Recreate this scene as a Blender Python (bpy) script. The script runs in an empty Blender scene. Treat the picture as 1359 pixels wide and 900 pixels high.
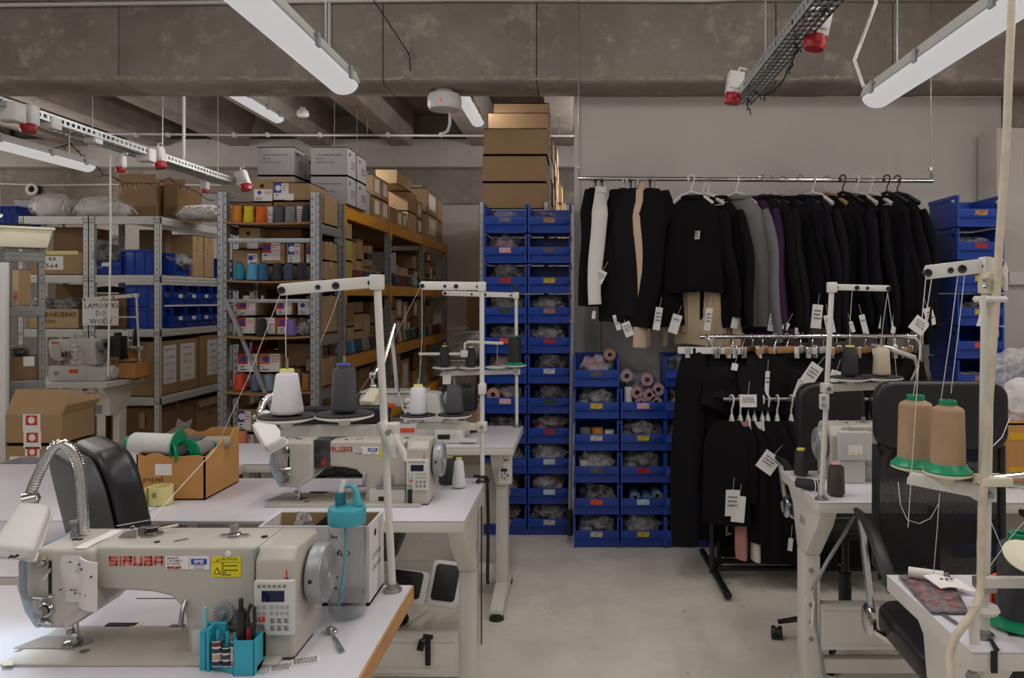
import bpy, bmesh, math, random
from mathutils import Vector, Matrix, noise
SC = bpy.context.scene
C = SC.collection
PI = math.pi
random.seed(7)

# ---------------- camera, world, exposure ----------------
H = 1.44            # eye height; depth axis is +Y
F = 1000.0          # focal length in pixels of the 1359x900 frame
def X(u, y): return (u - 770.0) / F * y
def Z(v, y): return H - (v - 396.0) / F * y
cam_d = bpy.data.cameras.new('camera')
cam = bpy.data.objects.new('camera', cam_d); C.objects.link(cam)
cam.location = (0, 0, H); cam.rotation_euler = (PI / 2, 0, 0)
cam_d.sensor_fit = 'HORIZONTAL'; cam_d.sensor_width = 36.0
cam_d.lens = 36.0 * F / 1359.0
cam_d.shift_x = -90.5 / 1359.0
cam_d.shift_y = -54.0 / 1359.0
cam_d.clip_start = 0.05; cam_d.clip_end = 100
SC.camera = cam
w = bpy.data.worlds.new('ambient_fill'); SC.world = w; w.use_nodes = True
bg = w.node_tree.nodes['Background']
bg.inputs[0].default_value = (1.0, 0.985, 0.975, 1); bg.inputs[1].default_value = 0.40  # even fill light added from the open, unseen end of the room
SC.view_settings.view_transform = 'Standard'
SC.view_settings.look = 'None'
SC.view_settings.exposure = -0.52
SC.view_settings.gamma = 1.0
SC.view_settings.use_curve_mapping = False
LAMP_GLOW = 0.74     # radiance of the lamp covers
LAMP_WATT = 4.0      # power of each tube
SC.cycles.max_bounces = 6
SC.cycles.diffuse_bounces = 4
SC.cycles.glossy_bounces = 3
SC.cycles.transmission_bounces = 6
SC.cycles.transparent_max_bounces = 12
SC.cycles.caustics_reflective = False
SC.cycles.caustics_refractive = False
SC.cycles.use_denoising = True
SC.cycles.sample_clamp_indirect = 3.0

# ---------------- materials ----------------
MATS = {}
def srgb(h):
    if isinstance(h, str):
        h = h.lstrip('#'); c = [int(h[i:i + 2], 16) / 255 for i in (0, 2, 4)]
    else: c = h
    return tuple((x / 12.92 if x <= 0.04045 else ((x + 0.055) / 1.055) ** 2.4) for x in c) + (1,)
def mat(name, col, rough=0.6, metal=0.0, var=0.0, scale=8.0, bump=0.0, bscale=60.0, col2=None, wave=None, spec=None, trans=0.0, emit=0.0, alpha=1.0, stretch=None):
    """Principled material: colour mottled by noise, fine relief by noise or a wave (thread windings)."""
    if name in MATS: return MATS[name]
    m = bpy.data.materials.new(name); m.use_nodes = True; MATS[name] = m
    nt = m.node_tree; b = nt.nodes['Principled BSDF']; L = nt.links
    c = srgb(col); b.inputs['Base Color'].default_value = c
    b.inputs['Roughness'].default_value = rough; b.inputs['Metallic'].default_value = metal
    if spec is not None: b.inputs['Specular IOR Level'].default_value = spec
    if trans: b.inputs['Transmission Weight'].default_value = trans
    if alpha < 1: b.inputs['Alpha'].default_value = alpha
    if emit:
        b.inputs['Emission Color'].default_value = c; b.inputs['Emission Strength'].default_value = emit
    tc = nt.nodes.new('ShaderNodeTexCoord'); src = tc.outputs['Object']
    if stretch:
        mp = nt.nodes.new('ShaderNodeMapping'); mp.inputs['Scale'].default_value = stretch
        L.new(src, mp.inputs['Vector']); src = mp.outputs['Vector']
    if var or col2:
        n = nt.nodes.new('ShaderNodeTexNoise'); n.inputs['Scale'].default_value = scale; n.inputs['Detail'].default_value = 5
        n.inputs['Roughness'].default_value = 0.65
        L.new(src, n.inputs['Vector'])
        mx = nt.nodes.new('ShaderNodeMix'); mx.data_type = 'RGBA'
        c2 = srgb(col2) if col2 else tuple(max(0, x * (1 - var)) for x in c[:3]) + (1,)
        c1 = c if col2 else tuple(min(1, x * (1 + var * .5)) for x in c[:3]) + (1,)
        mx.inputs[6].default_value = c1; mx.inputs[7].default_value = c2
        rp = nt.nodes.new('ShaderNodeMapRange'); rp.inputs[1].default_value = 0.35; rp.inputs[2].default_value = 0.68
        L.new(n.outputs['Fac'], rp.inputs[0]); L.new(rp.outputs[0], mx.inputs[0]); L.new(mx.outputs[2], b.inputs['Base Color'])
    if bump or wave:
        bp = nt.nodes.new('ShaderNodeBump')
        if wave:
            t = nt.nodes.new('ShaderNodeTexWave'); t.bands_direction = 'Z'; t.inputs['Scale'].default_value = wave; t.inputs['Distortion'].default_value = 1.0
            bp.inputs['Strength'].default_value = bump or 0.3; bp.inputs['Distance'].default_value = 0.002
        else:
            t = nt.nodes.new('ShaderNodeTexNoise'); t.inputs['Scale'].default_value = bscale; t.inputs['Detail'].default_value = 4
            bp.inputs['Strength'].default_value = bump; bp.inputs['Distance'].default_value = 0.004
        L.new(src, t.inputs['Vector']); L.new(t.outputs['Fac'], bp.inputs['Height']); L.new(bp.outputs['Normal'], b.inputs['Normal'])
    return m
def concrete(name, col, dark, pale):
    m = mat(name, col, 0.85, col2=dark, scale=1.6, bump=0.35, bscale=30)
    nt = m.node_tree; b = nt.nodes['Principled BSDF']; L = nt.links
    old = b.inputs['Base Color'].links[0].from_socket
    tc = nt.nodes.new('ShaderNodeTexCoord')
    n = nt.nodes.new('ShaderNodeTexNoise'); n.inputs['Scale'].default_value = 5.5; n.inputs['Detail'].default_value = 9; n.inputs['Roughness'].default_value = 0.75
    L.new(tc.outputs['Object'], n.inputs['Vector'])
    rp = nt.nodes.new('ShaderNodeMapRange'); rp.inputs[1].default_value = 0.53; rp.inputs[2].default_value = 0.72; rp.inputs[4].default_value = 0.8
    L.new(n.outputs['Fac'], rp.inputs[0])
    mx = nt.nodes.new('ShaderNodeMix'); mx.data_type = 'RGBA'; mx.inputs[7].default_value = srgb(pale)
    L.new(rp.outputs[0], mx.inputs[0]); L.new(old, mx.inputs[6]); L.new(mx.outputs[2], b.inputs['Base Color'])
    return m
def film(name, col, opac, rough=0.15):
    """thin crinkled clear plastic"""
    m = bpy.data.materials.new(name); m.use_nodes = True; MATS[name] = m
    nt = m.node_tree; nt.nodes.clear(); L = nt.links
    o = nt.nodes.new('ShaderNodeOutputMaterial'); mx = nt.nodes.new('ShaderNodeMixShader')
    t = nt.nodes.new('ShaderNodeBsdfTransparent'); t.inputs[0].default_value = (.97, .97, .98, 1)
    p = nt.nodes.new('ShaderNodeBsdfPrincipled'); p.inputs['Base Color'].default_value = srgb(col); p.inputs['Roughness'].default_value = rough
    tc = nt.nodes.new('ShaderNodeTexCoord'); n = nt.nodes.new('ShaderNodeTexNoise'); n.inputs['Scale'].default_value = 22; n.inputs['Detail'].default_value = 6; n.inputs['Distortion'].default_value = 1.2
    bp = nt.nodes.new('ShaderNodeBump'); bp.inputs['Strength'].default_value = 0.9; bp.inputs['Distance'].default_value = 0.02
    L.new(tc.outputs['Object'], n.inputs['Vector']); L.new(n.outputs['Fac'], bp.inputs['Height']); L.new(bp.outputs['Normal'], p.inputs['Normal'])
    rp = nt.nodes.new('ShaderNodeMapRange'); rp.inputs[1].default_value = 0.4; rp.inputs[2].default_value = 0.7
    rp.inputs[3].default_value = opac * .6; rp.inputs[4].default_value = min(1, opac * 1.5)
    L.new(n.outputs['Fac'], rp.inputs[0]); L.new(rp.outputs[0], mx.inputs[0])
    L.new(t.outputs[0], mx.inputs[1]); L.new(p.outputs[0], mx.inputs[2]); L.new(mx.outputs[0], o.inputs[0])
    return m
CONC = concrete('beam_concrete', '#9a9087', '#81776f', '#c4baad')
CONCD = concrete('rib_concrete', '#a0948c', '#857a72', '#bdb2a9')
WALLW = mat('white_wall_paint', '#cdc5be', 0.85, var=.05, scale=2.0, bump=.05, bscale=90)
FLOORM = mat('floor_epoxy', '#e4dccf', 0.42, var=.14, scale=3.0, bump=.05, bscale=25)
def floor_wear():
    nt = FLOORM.node_tree; b = nt.nodes['Principled BSDF']; L = nt.links
    old = b.inputs['Base Color'].links[0].from_socket
    tc = nt.nodes.new('ShaderNodeTexCoord'); n = nt.nodes.new('ShaderNodeTexNoise'); n.inputs['Scale'].default_value = 14; n.inputs['Detail'].default_value = 8
    L.new(tc.outputs['Object'], n.inputs['Vector'])
    rp = nt.nodes.new('ShaderNodeMapRange'); rp.inputs[1].default_value = 0.66; rp.inputs[2].default_value = 0.74; rp.inputs[4].default_value = 0.45
    L.new(n.outputs['Fac'], rp.inputs[0])
    mx = nt.nodes.new('ShaderNodeMix'); mx.data_type = 'RGBA'; mx.inputs[7].default_value = srgb('#7d756d')
    L.new(rp.outputs[0], mx.inputs[0]); L.new(old, mx.inputs[6]); L.new(mx.outputs[2], b.inputs['Base Color'])
floor_wear()
LAM = mat('white_laminate', '#d6d2d8', 0.35, var=.03, scale=5)
LAME = mat('laminate_edge', '#d2cdc6', 0.4)
WOODE = mat('raw_wood_edge', '#c08f5c', 0.6, var=.25, scale=6, stretch=(1, 1, 14))
WMET = mat('white_powder_coat', '#d5d2cb', 0.4, var=.03)
SHELFW = mat('shelf_white', '#cfcfcb', 0.45, var=.05)
STEEL = mat('galvanised_steel', '#a9abac', 0.42, metal=.75, var=.15, scale=20)
GREYST = mat('grey_steel', '#8b8a88', 0.5, metal=.4, var=.15, scale=12)
HOLE = mat('punched_hole', '#26221f', 0.9)
YEL = mat('yellow_beam', '#c98a10', 0.45, var=.12)
CARD = mat('cardboard', '#a2835f', 0.85, var=.10, scale=4, bump=.06, bscale=120)
CARDD = mat('cardboard_dark', '#86694a', 0.88, var=.12, scale=4, bump=.06, bscale=120)
CARDL = mat('cardboard_pale', '#b99b74', 0.85, var=.08, scale=4)
CARDY = mat('cardboard_orange', '#c08c50', 0.8, var=.10, scale=4)
CARDIN = mat('cardboard_inside', '#9a7a52', 0.9)
CARDW = mat('white_carton', '#a9a5a7', 0.7, var=.04)
CARDYEL = mat('yellow_carton', '#a89443', 0.8, var=.06)
BLUE = mat('blue_plastic', '#1b429f', 0.33, var=.06)
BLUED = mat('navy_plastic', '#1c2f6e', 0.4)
PAPER = mat('paper', '#e6e2df', 0.8)
INK = mat('ink', '#1f1b1b', 0.8)
REDINK = mat('red_ink', '#c23a2e', 0.6)
BLUEINK = mat('blue_ink', '#2746a8', 0.6)
CREAM = mat('machine_cream', '#bab4a9', 0.32, var=.02)
CREAM2 = mat('machine_white', '#c6c4be', 0.32)
GREYP = mat('grey_plastic', '#8a8b8e', 0.4)
LAMPTINT = mat('lamp_tinted_cover', '#a9bccb', 0.35)  # the sewing lamp's bluish light is put into this cover colour
CHROME = mat('chrome', '#d8d8d8', 0.13, metal=1)
IRON = mat('brushed_metal', '#a5a2a0', 0.35, metal=.9)
BLACKP = mat('black_plastic', '#1b1a1b', 0.45)
LEATH = mat('black_leather', '#1d1c1e', 0.38, bump=.12, bscale=180)
FABBLK = mat('black_fabric', '#151314', 0.92, bump=.1, bscale=250, spec=.15)
FABDARK = mat('charcoal_fabric', '#1a181b', 0.92, bump=.1, bscale=250, spec=.15)
FABNAVY = mat('ink_navy_fabric', '#17151b', 0.92, bump=.1, bscale=250, spec=.15)
FABGREY = mat('grey_melange', '#7b7879', 0.9, var=.18, scale=160, spec=.15)
FABBEIGE = mat('beige_fabric', '#c5ad95', 0.9, bump=.1, bscale=250, spec=.15)
FABSAND = mat('sand_fabric', '#d2bd9b', 0.9, spec=.15)
FABPURP = mat('purple_fabric', '#412547', 0.9, spec=.15)
FABWHITE = mat('white_fabric', '#d9d4cf', 0.9, spec=.15)
FABPINK = mat('pink_fabric', '#bb8580', 0.9, spec=.15)
FABTAUPE = mat('taupe_fabric', '#8c8078', 0.9, spec=.15)
GREENP = mat('green_plastic', '#0f8a5f', 0.35)
YELP = mat('yellow_sticker', '#e3d400', 0.5)
YELPALE = mat('pale_yellow_paper', '#d8d08c', 0.7)
REDP = mat('red_plastic', '#a8202a', 0.4)
ORANGEP = mat('orange_plastic', '#ef4a1e', 0.4)
TURQ = mat('turquoise_plastic', '#2fa3b8', 0.35)
TEAL = mat('teal_lid', '#3f9fae', 0.35)
WOODH = mat('hanger_wood', '#b98a55', 0.5, var=.15, scale=10)
IVORY = mat('ivory_plastic', '#d9d2b8', 0.45)
WHITEP = mat('white_plastic', '#dcd9d6', 0.4)
SCREEN = mat('screen_blue', '#14183f', 0.15)
FILM = film('clear_film', '#e6e4e3', 0.26)
FILML = film('light_film', '#f2f0ef', 0.13)
FILMD = film('smoky_film', '#9a9798', 0.45)
FILMW = film('milky_film', '#e3e0df', 0.62, 0.25)
DIFF = mat('lamp_diffuser', '#fffaf6', 0.4)
def lamp_mat():
    nt = DIFF.node_tree; b = nt.nodes['Principled BSDF']
    b.inputs['Base Color'].default_value = (.05, .05, .05, 1); b.inputs['Specular IOR Level'].default_value = 0.1
    b.inputs['Emission Color'].default_value = (1.0, .96, .955, 1); b.inputs['Emission Strength'].default_value = LAMP_GLOW
lamp_mat()
def clear(name, tint, fac):
    """thin clear wall: see-through with a fresnel gloss"""
    m = bpy.data.materials.new(name); m.use_nodes = True; MATS[name] = m; nt = m.node_tree; nt.nodes.clear(); L = nt.links
    o = nt.nodes.new('ShaderNodeOutputMaterial'); mx = nt.nodes.new('ShaderNodeMixShader'); t = nt.nodes.new('ShaderNodeBsdfTransparent'); t.inputs[0].default_value = tint
    g = nt.nodes.new('ShaderNodeBsdfGlossy'); g.inputs['Roughness'].default_value = .06; lw = nt.nodes.new('ShaderNodeLayerWeight'); lw.inputs[0].default_value = fac
    L.new(lw.outputs['Facing'], mx.inputs[0]); L.new(t.outputs[0], mx.inputs[1]); L.new(g.outputs[0], mx.inputs[2]); L.new(mx.outputs[0], o.inputs[0]); return m
PETG = clear('clear_bottle', (.99, .995, .995, 1), .15)
WATER = clear('water', (.88, .9, .91, 1), .25)
TH = {}
def thread(col, sheen=.55):
    if col not in TH: TH[col] = mat('thread_' + col.strip('#'), col, sheen, wave=170, bump=.35, var=.06, scale=30)
    return TH[col]
def fab(name, col, col2, scale): return mat(name, col, .6, col2=col2, scale=scale, bump=.8, bscale=26)
BAGM = [fab('bagged_grey', '#8f8c8d', '#3a3536', 14), fab('bagged_pink', '#b97f86', '#5d3b42', 12), fab('bagged_white', '#c2bdbb', '#6c6666', 12),
        fab('bagged_dark', '#5b5758', '#1d1a1b', 14), fab('bagged_red', '#a13a3e', '#5d5555', 10), fab('bagged_floral', '#b9604f', '#7fa0b5', 9), fab('bagged_brown', '#8d7462', '#4a3d38', 14)]

# ---------------- mesh building ----------------
class G:
    """collects vertices and faces of one part"""
    def __init__(s): s.v = []; s.f = []
    def add(s, vs, fs):
        n = len(s.v); s.v += [tuple(p) for p in vs]; s.f += [tuple(i + n for i in f) for f in fs]; return s
    def box(s, x0, x1, y0, y1, z0, z1):
        return s.add([(x0, y0, z0), (x1, y0, z0), (x1, y1, z0), (x0, y1, z0), (x0, y0, z1), (x1, y0, z1), (x1, y1, z1), (x0, y1, z1)],
                     [(3, 2, 1, 0), (4, 5, 6, 7), (0, 1, 5, 4), (1, 2, 6, 5), (2, 3, 7, 6), (3, 0, 4, 7)])
    def obox(s, c, size, rot):
        g = G().box(-size[0] / 2, size[0] / 2, -size[1] / 2, size[1] / 2, -size[2] / 2, size[2] / 2); g.xf(Matrix.Translation(c) @ rot); return s.add(g.v, g.f)
    def prism(s, pts, ax, a, b):
        n = len(pts)
        def p(q, t): return (t, q[0], q[1]) if ax == 'x' else (q[0], t, q[1]) if ax == 'y' else (q[0], q[1], t)
        vs = [p(q, a) for q in pts] + [p(q, b) for q in pts]
        fs = [tuple(range(n)), tuple(range(2 * n - 1, n - 1, -1))] + [(i, (i + 1) % n, (i + 1) % n + n, i + n) for i in range(n)]
        return s.add(vs, fs)
    def cyl(s, p0, p1, r0, r1=None, n=16, cap=True):
        return s.tube([p0, p1], [r0, r0 if r1 is None else r1], n, cap)
    def tube(s, pts, r, n=8, cap=True, flat=1.0):
        P = [Vector(p) for p in pts]; m = len(P); R = r if isinstance(r, (list, tuple)) else [r] * m
        up = None; vs = []; fs = []
        for i in range(m):
            t = (P[min(i + 1, m - 1)] - P[max(i - 1, 0)]).normalized()
            if up is None: up = t.orthogonal().normalized()
            else:
                up = up - t * up.dot(t)
                up = up.normalized() if up.length > 1e-6 else t.orthogonal().normalized()
            sd = t.cross(up)
            for k in range(n):
                a = 2 * PI * k / n; vs.append(P[i] + (up * math.cos(a) * flat + sd * math.sin(a)) * R[i])
        for i in range(m - 1):
            for k in range(n):
                a = i * n + k; b = i * n + (k + 1) % n; fs.append((a, b, b + n, a + n))
        if cap: fs += [tuple(range(n - 1, -1, -1)), tuple(range((m - 1) * n, m * n))]
        return s.add(vs, fs)
    def lathe(s, prof, c=(0, 0, 0), n=24, ax='z', sx=1.0, sy=1.0, cap=True):
        vs = []; fs = []; m = len(prof)
        for r, z in prof:
            for k in range(n):
                a = 2 * PI * k / n; x = r * math.cos(a) * sx; y = r * math.sin(a) * sy
                q = (x, y, z) if ax == 'z' else (z, x, y) if ax == 'x' else (y, z, x)
                vs.append((q[0] + c[0], q[1] + c[1], q[2] + c[2]))
        for i in range(m - 1):
            for k in range(n):
                a = i * n + k; b = i * n + (k + 1) % n; fs.append((a, b, b + n, a + n))
        if cap: fs += [tuple(range(n - 1, -1, -1)), tuple(range((m - 1) * n, m * n))]
        return s.add(vs, fs)
    def ring(s, c, R, r, ax='z', n=24, k=6):
        vs = []; fs = []
        for i in range(n):
            a = 2 * PI * i / n
            for j in range(k):
                b = 2 * PI * j / k; q = ((R + r * math.cos(b)) * math.cos(a), (R + r * math.cos(b)) * math.sin(a), r * math.sin(b))
                if ax == 'x': q = (q[2], q[0], q[1])
                elif ax == 'y': q = (q[0], q[2], q[1])
                vs.append((q[0] + c[0], q[1] + c[1], q[2] + c[2]))
        for i in range(n):
            for j in range(k):
                a = i * k + j; b = i * k + (j + 1) % k; d = ((i + 1) % n) * k
                fs.append((a, b, d + (j + 1) % k, d + j))
        return s.add(vs, fs)
    def sheet(s, fn, nu, nv, th=0.0):
        """surface fn(a,b), a,b in 0..1; th gives it real thickness"""
        P = [[Vector(fn(i / nu, j / nv)) for j in range(nv + 1)] for i in range(nu + 1)]
        vs = [p for row in P for p in row]; w = nv + 1
        fs = [(i * w + j, (i + 1) * w + j, (i + 1) * w + j + 1, i * w + j + 1) for i in range(nu) for j in range(nv)]
        if th:
            n0 = len(vs); off = []
            for i in range(nu + 1):
                for j in range(nv + 1):
                    du = P[min(i + 1, nu)][j] - P[max(i - 1, 0)][j]; dv = P[i][min(j + 1, nv)] - P[i][max(j - 1, 0)]
                    nn = du.cross(dv); nn = nn.normalized() if nn.length > 1e-9 else Vector((0, 0, 1)); off.append(P[i][j] - nn * th)
            vs += off; fs += [tuple(q + n0 for q in reversed(f)) for f in fs]
            edge = [i * w for i in range(nu + 1)] + [nu * w + j for j in range(1, nv + 1)] + [i * w + nv for i in range(nu - 1, -1, -1)] + [j for j in range(nv - 1, 0, -1)]
            for a, b in zip(edge, edge[1:] + edge[:1]): fs.append((b, a, a + n0, b + n0))
        return s.add(vs, fs)
    def xf(s, M): s.v = [tuple(M @ Vector(p)) for p in s.v]; return s
    def mv(s, x, y, z): s.v = [(a + x, b + y, c + z) for a, b, c in s.v]; return s
ORG = {}; KIDS = {}
def ob(name, g, m, parent=None, bev=0, sm=False, seg=2, kind=None):
    me = bpy.data.meshes.new(name)
    o0 = ORG.get(parent.name, (0, 0, 0)) if parent else (0, 0, 0)
    bm = bmesh.new()
    vs = [bm.verts.new((p[0] - o0[0], p[1] - o0[1], p[2] - o0[2])) for p in g.v]
    for f in g.f:
        try: bm.faces.new([vs[i] for i in f])
        except ValueError: pass
    bmesh.ops.recalc_face_normals(bm, faces=bm.faces)
    if bev:
        ed = [e for e in bm.edges if len(e.link_faces) == 2 and e.calc_face_angle(0) > 0.6]
        bmesh.ops.bevel(bm, geom=ed, offset=bev, segments=seg, affect='EDGES', clamp_overlap=True, profile=0.6)
    bm.to_mesh(me); bm.free()
    if sm or bev:
        for p in me.polygons: p.use_smooth = True
        me.set_sharp_from_angle(angle=math.radians(38))
    me.materials.append(m)
    o = bpy.data.objects.new(name, me); C.objects.link(o)
    if parent: o.parent = parent; ORG[o.name] = o0; KIDS.setdefault(parent.name, []).append(o)
    if kind: o['kind'] = kind
    return o
def tag(o, label, cat, group=None):
    o['label'] = label; o['category'] = cat
    if group: o['group'] = group
    return o
def T(name, label, cat, loc=(0, 0, 0), group=None):
    o = bpy.data.objects.new(name, None); C.objects.link(o); o.location = loc; o.empty_display_size = .05
    ORG[o.name] = tuple(loc); KIDS[o.name] = []
    return tag(o, label, cat, group)
def one(name, label, cat, g, m, group=None, bev=0, sm=False, seg=2): return tag(ob(name, g, m, None, bev, sm, seg), label, cat, group)
def place(t, loc, rz=0, s=1.0):
    t.location = loc; t.rotation_euler = (0, 0, rz); t.scale = (s, s, s); return t
def dup(root, loc, rz=0, label=None, group=None, s=1.0, swap=None):
    def cp(o, par):
        c = o.copy(); C.objects.link(c)
        if par: c.parent = par
        KIDS[c.name] = []
        for ch in KIDS.get(o.name, []): KIDS[c.name].append(cp(ch, c))
        return c
    r = cp(root, None); place(r, loc, rz, s)
    if label: r['label'] = label
    if group: r['group'] = group
    return r
def recolor(t, partname, m):
    for ch in KIDS[t.name]:
        if ch.name.split('.')[0] == partname: ch.material_slots[0].link = 'OBJECT'; ch.material_slots[0].material = m
def struct(name, g, m, bev=0):
    o = ob(name, g, m, None, bev); o['kind'] = 'structure'; return o
TXT = {}
def txt(parent, s, size, pos, m, rx=PI / 2, rz=0, ry=0, align='CENTER', name='lettering', sx=1.0, bold=0.0):
    """printed words as flat meshes lying on the thing (pos in world coordinates)"""
    k = (s, align, bold)
    if k not in TXT:
        c = bpy.data.curves.new('words', 'FONT'); c.body = s; c.align_x = align; c.align_y = 'CENTER'; c.size = 1; c.resolution_u = 1; c.offset = bold
        t = bpy.data.objects.new('words', c); C.objects.link(t)
        dg = bpy.context.evaluated_depsgraph_get(); me = bpy.data.meshes.new_from_object(t.evaluated_get(dg))
        bpy.data.objects.remove(t); bpy.data.curves.remove(c); TXT[k] = me
    me = TXT[k]
    if len(me.materials) == 0: me.materials.append(m)
    o = bpy.data.objects.new(name, me); C.objects.link(o)
    o.material_slots[0].link = 'OBJECT'; o.material_slots[0].material = m
    o0 = ORG.get(parent.name, (0, 0, 0)); o.parent = parent
    o.location = tuple(pos[i] - o0[i] for i in range(3)); o.rotation_euler = (rx, ry, rz); o.scale = (size * sx, size, 1)
    KIDS.setdefault(parent.name, []).append(o)
    return o
ORD = 'first second third fourth fifth sixth seventh eighth ninth tenth eleventh twelfth thirteenth fourteenth fifteenth sixteenth seventeenth eighteenth nineteenth twentieth'.split()
def crinkle(seed, sx, sy, sz, sub=3, amp=.22, freq=2.2):
    bm = bmesh.new(); bmesh.ops.create_icosphere(bm, subdivisions=sub, radius=1)
    g = G(); o = Vector((seed * 7.3, seed * 3.1, seed * 1.7))
    for v in bm.verts:
        p = v.co.copy(); d = 1 + amp * (noise.noise(p * freq + o) + .6 * abs(noise.noise(p * freq * 2.3 + o)) - .2)
        q = p * d; g.v.append((q.x * sx, q.y * sy, max(q.z, -.75) * sz + .75 * sz))
    g.f = [tuple(v.index for v in f.verts) for f in bm.faces]; bm.free()
    return g
# ---------------- the room ----------------
struct('floor', G().box(-7.6, 3.5, -2.0, 10.3, -.1, 0), FLOORM)
ce = struct('ceiling', G().box(-7.6, 3.5, -2.0, 4.62, 3.32, 3.45).box(-7.6, 3.5, 4.62, 10.3, 3.8, 3.95), CONCD)
for i in range(-7, 4):      # ceiling ribs of the hall behind the beam
    x = -.22 + i * 1.02
    ob('rib', G().prism([(x - .2, 3.8), (x - .13, 3.36), (x + .13, 3.36), (x + .2, 3.8)], 'y', 4.9, 9.52), CONCD, ce, bev=.012)
bm_ = struct('trim_1', G().box(-7.6, 3.5, 4.63, 4.9, 2.76, 3.4), CONC)     # the concrete beam: core and cast panels with joints
jx = [-7.6, X(157, 4.58), X(508, 4.58), X(712, 4.58), X(1030, 4.58), X(1185, 4.58), 3.5]
for a, b in zip(jx, jx[1:]):
    ob('concrete_panel', G().prism([(4.58, 2.765), (4.605, 2.75), (4.9, 2.752), (4.9, 2.83), (4.63, 2.83), (4.63, 3.4), (4.58, 3.4)], 'x', a + .0025, b - .0025), CONC, bm_, bev=.006)
ob('cornice', G().box(-7.6, 3.5, 4.55, 4.6, 3.235, 3.26), CONC, bm_, bev=.004)
b2 = struct('trim_2', G().box(-7.6, 3.5, 9.5, 9.8, 3.1, 3.45), mat('pale_concrete', '#b9b3ae', .85, var=.15, scale=2), bev=.01)
struct('wall_far', G().box(-7.6, 3.5, 9.8, 10.1, 0, 2.66), WALLW)
struct('trim_3', G().box(-7.6, 3.5, 9.75, 10.1, 2.66, 3.8), CONC)
wb = struct('wall_back', G().box(X(762, 4.9), X(1329, 4.9), 4.9, 5.02, 0, 2.75), WALLW)
ob('cover_strip', G().box(X(762, 4.88) , X(769, 4.88), 4.885, 4.9, 0, 2.74), WALLW, wb)
ob('panel_seam', G().box(X(773, 4.9), X(880, 4.9), 4.893, 4.9, Z(284.5, 4.9), Z(283, 4.9)).box(X(797, 4.9), X(798.2, 4.9), 4.893, 4.9, .3, Z(400, 4.9)), mat('seam_grey', '#8f8884', .8), wb)
struct('wall_right', G().box(3.36, 3.5, -3.2, 10.3, 0, 3.8), WALLW)
struct('trim_4', G().box(X(1330, 4.9), 3.36, 4.86, 5.2, 0, 2.75), CONC)
wr = struct('wall_corner', G().box(2.565, 3.36, 4.64, 4.86, 0, 2.49), WALLW, bev=.004)
ob('wall_rail', G().box(2.62, 3.36, 4.6, 4.64, Z(378, 4.62), Z(361, 4.62)), WMET, wr, bev=.004)
struct('wall_left', G().box(-7.7, -7.5, -3.2, 10.3, 0, 3.8), WALLW)

rs = random.Random(21); sg = G()        # spalled pale edge along the foot of the beam
for i in range(150):
    x = rs.uniform(-4.0, 3.0); w_ = rs.uniform(.03, .16); z = 2.772 + rs.uniform(-.004, .012); yj = 4.5785 - .0025 * rs.random(); h_ = rs.uniform(.004, .016)
    sg.prism([(x, z), (x + w_ * .4, z - .006), (x + w_, z + .002), (x + w_ * .8, z + h_ * .8), (x + w_ * .45, z + h_), (x + w_ * .1, z + h_ * .5)], 'y', yj, 4.583)
ob('spalled_edge', sg, mat('spall_pale', '#a79b8c', .95, var=.3, scale=30), bm_)['kind'] = 'stuff'
# ---------------- tube lamps ----------------
def tube_lamp(label, x, y0, y1, z, chain_to, w=.105, cable=None, watt=None, tilt=55):
    t = T('tube_lamp', label, 'lamp', (x, y1, z), 'strip lamps under the ceiling')
    h = w * .5
    dp = [(h * math.cos(a), -h * .8 * math.sin(a)) for a in [i * PI / 10 for i in range(11)]]
    ob('diffuser', G().prism([(x + p, z + .012 + q) for p, q in dp], 'y', y0 + .02, y1 - .015), DIFF, t, bev=.012, sm=True)
    ob('housing', G().prism([(x - h * 1.04, z + .012), (x - h * .75, z + .055), (x + h * .75, z + .055), (x + h * 1.04, z + .012)], 'y', y0, y1), mat('lamp_housing', '#a3a09d', .5), t, bev=.008)
    for yy in (y0 + .15, y0 + (y1 - y0) * .38, y0 + (y1 - y0) * .68, y1 - .12):
        for sgn in (-1, 1): ob('clip', G().box(x + sgn * h * 1.06 - .004, x + sgn * h * 1.06 + .004, yy - .012, yy + .012, z + .0, z + .04), GREYP, t)
    for yy in (y0 + .2, y1 - .2):
        ob('chain', G().tube([(x, yy, z + .055), (x, yy, chain_to)], .003, 5), STEEL, t)
    if cable: ob('cable', G().tube(cable, .006, 6), WHITEP, t)
    for sgn in (-1, 1):     # the tube's light leaves the cover on both flanks and below
        ld = bpy.data.lights.new('tube', 'AREA'); ld.shape = 'RECTANGLE'; ld.size = .05; ld.size_y = (y1 - y0) * .95
        ld.energy = (watt or LAMP_WATT) * (y1 - y0) / 1.2; ld.color = (1, .975, .96)
        lo = bpy.data.objects.new('tube', ld); C.objects.link(lo); lo.parent = t
        lo.location = (sgn * h * (1.2 if tilt > 85 else .72), (y0 + y1) / 2 - y1, -h * .8); lo.rotation_euler = (0, -sgn * math.radians(tilt), 0)
    return t
tube_lamp('large glowing strip lamp hanging in front of the beam, on the sewing-machine side', -.81, 1.25, 2.6, 2.165, 3.32)
tube_lamp('large glowing strip lamp hanging in front of the beam, beside the cable tray end', 1.06, 1.3, 2.72, 2.15, 3.32,
          cable=[(1.02, 2.71, 2.2), (.99, 2.72, 2.3), (1.04, 2.74, 2.42), (1.08, 2.75, 2.52), (1.05, 2.74, 2.62), (1.02, 2.74, 3.3)])
tube_lamp('small glowing strip lamp between ceiling ribs above the white thread cartons', -2.42, 4.95, 6.05, 2.87, 3.4, watt=7.5, tilt=96)
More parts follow.
